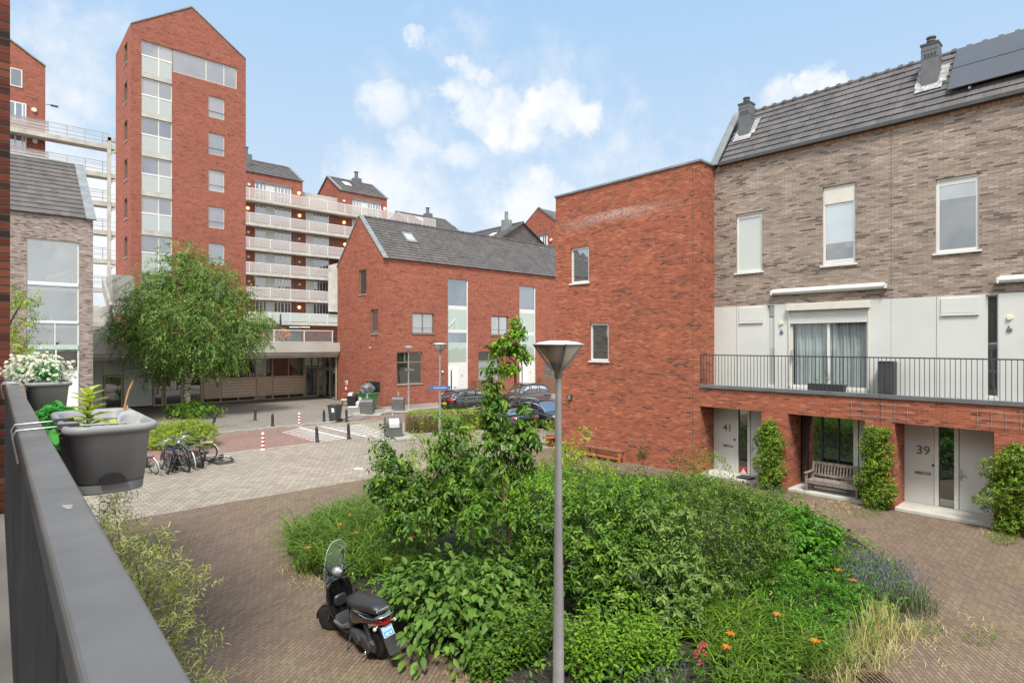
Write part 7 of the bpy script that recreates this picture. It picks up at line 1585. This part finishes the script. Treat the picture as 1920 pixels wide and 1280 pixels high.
M['bikew']=pmat('white_bike_paint',(.62,.62,.60),.35,var=.04); M['bikeb']=pmat('blue_bike_paint',(.03,.045,.16),.3,var=.05); M['bikeg']=pmat('olive_bike_paint',(.12,.14,.10),.35,var=.05)
bk0=bike_base(M['black'],'x')
def place(o,px,py,yaw,lean,lb,frame=None,guard=None,steer=0):
    p=G(px,py); o['label']=lb; o['group']='bicycles parked by the hedge'; o.rotation_mode='QUATERNION'
    o.rotation_quaternion=(Matrix.Rotation(yaw,3,'Z')@Matrix.Rotation(lean,3,'X')).to_quaternion(); o.location=p+V3(0,0,.018)
    for c in children(o):
        if frame and c.name.startswith('frame'): c.data=c.data.copy(); c.data.materials[0]=frame
        if guard and c.name.startswith('mudguard'): c.data=c.data.copy(); c.data.materials[0]=guard
bikes=[(292,890,108,-17,'leftmost bicycle of the pile with a pale dangling mudguard',M['black'],M['bikew']),(313,888,88,6,'black bicycle with red rear light, second in the pile',None,None),(333,880,72,-24,'bicycle tilted far over with its wheel showing in the middle of the pile',M['bikeb'],None),(350,885,104,-20,'bicycle with red rack light and leaning rear wheel right of the tilted one',None,None),(363,880,92,-9,'olive bicycle with white mudguard end, between two black ones',M['bikeg'],M['bikew']),(376,877,101,-17,'blue bicycle with red rear light, rightmost of the row seen from behind',M['bikeb'],None)]
for i,(px,py,yw,ln,lb,fr_,gd) in enumerate(bikes):
    o=copy_tree(bk0); place(o,px,py,R(yw),R(ln),lb,fr_,gd)
o=copy_tree(bk0); place(o,322,884,R(80),R(13),'dark bicycle pressed between the second and the tilted bicycle',None,None)
o=copy_tree(bk0); place(o,368,874,R(118),R(10),'dark bicycle turned slightly left at the back of the row',M['bikeg'],None)
o=copy_tree(bk0); place(o,391,864,R(152),R(-8),'bicycle seen from the side with large rear wheel, right of the upright row',M['bikeg'],M['bikew'])
o=bk0; place(o,413,871,R(150),R(84),'bicycle fallen flat on the paving with white-walled wheel','' or M['black'],None); o.location.z=.06
# ================================================================== SCOOTER
sc=thing('motor_scooter','black motor scooter with tall clear windscreen and blue plate parked beside the flower bed','scooter')
p=G(709,1230); sc.location=p; sc.scale=(.95,.95,.95); sc.rotation_mode='QUATERNION'; sc.rotation_quaternion=(Matrix.Rotation(R(93),3,'Z')@Matrix.Rotation(R(-7),3,'X')).to_quaternion()
M['gloss']=pmat('black_gloss',(.010,.010,.011),.18,var=.08,coat=.8); M['satin']=pmat('black_satin',(.028,.028,.029),.48,var=.08,bump=.05,bscale=200); M['seatm']=pmat('seat_vinyl',(.030,.030,.031),.42,var=.08,bump=.12,bscale=180)
M['screen']=frosted('windscreen_clear',(.70,.76,.76),.20,.05); M['chrome']=pmat('chrome',(.6,.6,.6),.15,metal=1.0,var=.03); M['engine']=pmat('engine_grey',(.075,.075,.078),.5,metal=.4,var=.15,scale=12); M['plateb']=pmat('blue_plate',(.055,.30,.50),.45,var=.04); M['amber']=pmat('clear_lens',(.62,.58,.50),.2,var=.05,coat=.6)
def sp(nm,mt,f,par=sc,**kw): m=MB(); f(m); return m.build(nm,mt,par,**kw)
def sw(x,w,turn=0):
    T=Matrix.Translation((x,0,.235))@Matrix.Rotation(turn,4,'Z')@Matrix.Rotation(R(90),4,'X'); m=MB()
    m.lathe([(.14,-w/2),(.19,-w/2),(.225,-w*.36),(.235,-w*.15),(.235,w*.15),(.225,w*.36),(.19,w/2),(.14,w/2)],28,M=T); wh=m.build('wheel',M['tyre'],sc)
    m=MB(); m.lathe([(0,-w*.3),(.05,-w*.36),(.06,-w*.28),(.145,-w*.30),(.145,w*.30),(.06,w*.28),(.05,w*.36),(0,w*.3)],24,M=T); m.build('rim',M['engine'],wh)
sw(0,.125); sw(1.30,.115,R(14))
sp('engine',M['engine'],lambda m:(m.loft([(.50,.05,.27,.11,.09),(.34,.06,.27,.13,.12),(.1,.10,.26,.07,.12),(-.06,.115,.25,.05,.10),(-.13,.115,.24,.03,.07)],14,3),m.cyl((-.01,.10,.24),(-.01,.19,.24),.085,n=18),m.cyl((.24,.1,.28),(.24,.205,.28),.07,n=18),m.box(-.05,.15,.20,.24,.17,.31)))
sp('kick_starter',M['chrome'],lambda m:(m.tube([(.05,.17,.20),(.02,.20,.13),(-.02,.27,.13)],.012,7)))
sp('shock_absorber',M['dgrey'],lambda m:(m.tube([(-.03,.12,.34),(.08,.12,.62)],.028,8),[m.torus((-.03+.1*k/7,.12,.36+.22*k/7),.034,.007,(.37,0,.93),12,5) for k in range(8)]))
ex=sp('exhaust',M['satin'],lambda m:m.loft([(.30,-.14,.25,.03,.03),(.16,-.15,.26,.06,.065),(-.05,-.155,.30,.065,.072),(-.24,-.16,.34,.06,.07),(-.27,-.16,.345,.045,.05)],14,2.2))
sp('exhaust_tip',pmat('exhaust_cap',(.38,.27,.24),.35,metal=.6,var=.1),lambda m:m.cyl((-.265,-.16,.345),(-.29,-.16,.35),.055,.05,n=16),ex); sp('heat_shield',M['mgrey'],lambda m:m.loft([(.10,-.20,.30,.02,.05),(-.18,-.215,.35,.02,.055)],10,2.5),ex)
# tail body
sp('tail_body',M['gloss'],lambda m:m.loft([(.58,0,.53,.10,.17),(.50,0,.55,.155,.19),(.36,0,.60,.175,.17),(.16,0,.655,.18,.13),(-.05,0,.69,.17,.10),(-.24,0,.725,.135,.07),(-.33,0,.745,.09,.045)],22,2.7))
sp('side_decal',M['redp'],lambda m:m.box(.02,.1745,.625,.06,.1775,.655))
sp('seat',M['seatm'],lambda m:m.loft([(.66,0,.735,.085,.04),(.62,0,.755,.125,.065),(.48,0,.775,.155,.075),(.28,0,.785,.165,.078),(.14,0,.815,.168,.085),(.0,0,.845,.165,.085),(-.16,0,.86,.155,.08),(-.25,0,.855,.135,.065),(-.28,0,.85,.10,.045)],24,2.9),smooth=True)
tx=text('KYMCO',.062,M['whitep'],'seat_lettering',None,(0,0,0),(1,0,0),(0,1,0),.0015,bold=.0012)
tx.parent=sc; tx.location=(-.285,.0,.86); tx.rotation_euler=Matrix(((0,-.30,-.954),(-1,0,0),(0,.954,-.30))).to_euler()
sp('grab_rail',M['chrome'],lambda m:m.tube([(.10,.185,.74),(-.10,.20,.755),(-.28,.185,.785),(-.385,.11,.80),(-.40,0,.803),(-.385,-.11,.80),(-.28,-.185,.785),(-.10,-.20,.755),(.10,-.185,.74)],.011,8))
sp('carrier',M['mgrey'],lambda m:m.ext([(-.27,.13,.775),(-.38,.09,.785),(-.38,-.09,.785),(-.27,-.13,.775)],(0,0,.014)))
tl=sp('tail_light',M['redl'],lambda m:m.loft([(-.26,0,.685,.135,.035),(-.32,0,.69,.12,.045),(-.365,0,.695,.07,.035)],16,2.4)); sp('lens_glint',M['lens'],lambda m:(m.ball((-.345,.06,.705),.012),m.ball((-.345,-.06,.705),.012)),tl)
for s in (-1,1): sp('indicator',M['amber'],lambda m:(m.ball((-.30,s*.175,.63),.032,.028,.03),m.tube([(-.27,s*.10,.64),(-.30,s*.17,.63)],.012,6)))
fd=sp('rear_fender',M['satin'],lambda m:m.rings([[(x-.0,y,z) for y in np.linspace(-w,w,7)]+[(x+.022,y,z-.012) for y in np.linspace(w,-w,7)] for x,z,w in ((-.24,.67,.10),(-.315,.62,.105),(-.385,.50,.10),(-.45,.37,.095),(-.50,.285,.09),(-.53,.265,.085))],True,False))
pa=V3(-.322,0,.612); pd=(V3(-.40,0,.472)-pa).normalized(); pn=V3(pd.z,0,-pd.x); pn=pn if pn.x<0 else -pn
pl=sp('number_plate',M['whitep'],lambda m:m.ext([pa+V3(0,-.088,0)+pn*.01,pa+V3(0,.088,0)+pn*.01,pa+pd*.15+V3(0,.088,0)+pn*.01,pa+pd*.15+V3(0,-.088,0)+pn*.01],pn*.006))
sp('plate_face',M['plateb'],lambda m:m.ext([pa+pd*.006+V3(0,-.080,0)+pn*.0165,pa+pd*.006+V3(0,.080,0)+pn*.0165,pa+pd*.143+V3(0,.080,0)+pn*.0165,pa+pd*.143+V3(0,-.080,0)+pn*.0165],pn*.001),pl)
sp('plate_edge',pmat('deep_blue',(.01,.012,.16),.4,var=.03),lambda m:m.ext([pa+V3(0,.089,0)+pn*.008,pa+V3(0,.103,0)+pn*.004,pa+pd*.15+V3(0,.103,0)+pn*.004,pa+pd*.15+V3(0,.089,0)+pn*.008],pn*.006),pl)
for tx_,f,sz in (('DGN',.30,.062),('62·V',.72,.062)):
    c=pa+pd*(.15*f)+pn*.018; o=text(tx_,sz,M['whitep'],'plate_text',None,(0,0,0),(1,0,0),(0,1,0),.0008,bold=.001); o.parent=pl; X=V3(0,-1,0); Y=-pd; Z=X.cross(Y)
    o.matrix_local=Matrix(((X.x,Y.x,Z.x,c.x),(X.y,Y.y,Z.y,c.y),(X.z,Y.z,Z.z,c.z),(0,0,0,1)))
# footboard, leg shield, front
sp('footboard',M['satin'],lambda m:m.loft([(.50,0,.30,.14,.06),(.60,0,.27,.175,.05),(.90,0,.27,.175,.05),(1.02,0,.32,.16,.07)],18,4))
sp('foot_mat',M['engine'],lambda m:([m.tube([(.62+i*.055,-.14,.325),(.66+i*.055,0,.327),(.62+i*.055,.14,.325)],.006,5) for i in range(5)]))
sp('leg_shield',M['gloss'],lambda m:m.loft([(.98,0,.33,.17,.08,0),(1.06,0,.46,.20,.06,.5),(1.10,0,.58,.215,.05,1.3),(1.12,0,.72,.22,.05,1.45),(1.12,0,.86,.19,.05,1.5),(1.10,0,.96,.12,.05,1.4)],22,3) if False else m.rings([[(x+.05*abs(q)**2*-1.4,q*w,z) for q in np.linspace(-1,1,11)]+[(x+.07-.05*abs(q)**2*1.4,q*w*.97,z) for q in np.linspace(1,-1,11)] for x,z,w in ((1.00,.28,.16),(1.05,.42,.20),(1.075,.56,.225),(1.085,.70,.23),(1.075,.84,.205),(1.05,.94,.13))],True))
sp('front_apron',M['gloss'],lambda m:m.loft([(1.10,0,.62,.19,.28),(1.18,0,.66,.17,.27),(1.27,0,.72,.12,.20),(1.33,0,.76,.06,.10)],18,2.4))
sp('glove_box',M['satin'],lambda m:m.loft([(1.03,0,.60,.12,.10),(1.0,0,.60,.10,.08)],14,3))
sp('front_fender',M['gloss'],lambda m:m.rings([[(1.30+math.cos(a)*.265,q*.075,.235+math.sin(a)*.265-.02*abs(q)) for q in np.linspace(-1,1,7)] for a in np.linspace(R(-5),R(165),14)],False,True,False))
sp('front_fork',M['dgrey'],lambda m:[m.tube([(1.30,s*.075,.235),(1.20,s*.07,.55)],.02,8) for s in (-1,1)])
hc=sp('handlebar_cover',M['satin'],lambda m:m.loft([(.99,0,.985,.045,.03),(1.02,0,1.00,.085,.045),(1.08,0,1.03,.115,.06),(1.16,0,1.06,.11,.065),(1.23,0,1.07,.06,.05)],18,2.4))
T=Matrix.Translation((1.075,0,1.075))@Matrix.Rotation(R(-28),4,'Y')
def inst(m): m.lathe([(0,.02),(.075,.018),(.09,.0),(.09,-.03)],22); m.xf(T)
ic=sp('instrument_cluster',M['mgrey'],inst)
def dial(m): m.lathe([(0,.024),(.040,.024),(.042,.019)],18); m.xf(T)
sp('dial',M['whitep2'],dial,ic)
def lcd(m): m.box(-.070,-.03,.019,-.050,.03,.023); m.xf(T)
sp('display',M['whitep2'],lcd,ic)
sp('handlebar',M['dgrey'],lambda m:m.tube([(1.03,.36,1.02),(1.05,.20,1.03),(1.08,.08,1.02),(1.08,-.08,1.02),(1.05,-.20,1.03),(1.03,-.36,1.02)],.013,8))
for s in (-1,1):
    sp('grip',M['black'],lambda m:m.tube([(1.045,s*.22,1.03),(1.03,s*.345,1.02)],.02,10)); sp('brake_lever',M['chrome'],lambda m:m.tube([(1.09,s*.16,1.035),(1.10,s*.24,1.03),(1.075,s*.33,1.02)],.007,6))
    mi=sp('mirror',M['black'],lambda m:(m.tube([(1.08,s*.17,1.04),(1.10,s*.20,1.16),(1.11,s*.245,1.26)],.007,7),m.ball((1.115,s*.26,1.30),.022,.062,.042)))
    sp('mirror_glass',M['chrome'],lambda m:m.add([(1.0915,s*.26+.052*math.cos(a),1.30+.034*math.sin(a)) for a in np.linspace(0,2*PI,20)[:-1]],[tuple(range(19))]),mi)
def scr(m):
    rs=[]
    for z,w,x,d in ((.80,.14,1.285,.05),(.92,.21,1.265,.07),(1.05,.255,1.235,.085),(1.20,.275,1.20,.09),(1.35,.268,1.16,.085),(1.46,.235,1.13,.07),(1.53,.175,1.11,.05),(1.565,.09,1.10,.03)):
        rs.append([(x-d*abs(q)**2,q*w,z) for q in np.linspace(-1,1,15)])
    m.rings(rs,False,True,False); return rs
m=MB(); rs=scr(m); ws_=m.build('windscreen',M['screen'],sc)
sp('screen_edge',frosted('screen_edge',(.75,.80,.80),.6,.1),lambda m:m.tube([r_[0] for r_ in rs]+[rs[-1][7]]+[r_[-1] for r_ in rs[::-1]],.0045,6),ws_)
sp('screen_bracket',M['dgrey'],lambda m:[m.tube([(1.09,s*.10,1.05),(1.16,s*.14,1.15),(1.19,s*.15,1.25)],.007,6) for s in (-1,1)])
sp('side_stand',M['dgrey'],lambda m:(m.tube([(.55,.12,.24),(.50,.24,.06),(.47,.30,-.02)],.011,7),m.box(.44,.28,-.02,.50,.33,-.01)))
sp('side_skirt',M['mgrey'],lambda m:[m.loft([(.52,s*.16,.40,.02,.05),(.70,s*.185,.33,.02,.035),(.95,s*.18,.33,.02,.03)],10,2.4) for s in (-1,1)])

Ts=Matrix.Translation((1.16,0,0))@Matrix.Rotation(R(24),4,'Z')@Matrix.Translation((-1.16,0,0))     # bars turned to the left
TURN=('handlebar','handlebar_cover','instrument_cluster','dial','display','grip','brake_lever','mirror','mirror_glass','windscreen','screen_edge','screen_bracket','front_fender','front_fork')
for o in children(sc):
    for q in [o]+children(o):
        if q.name.split('.')[0] in TURN: q.data.transform(Ts)
        elif q.data.name.startswith('wheel') or q.data.name.startswith('rim'):
            if max(v.co.x for v in q.data.vertices)>1.2: q.data.transform(Ts)
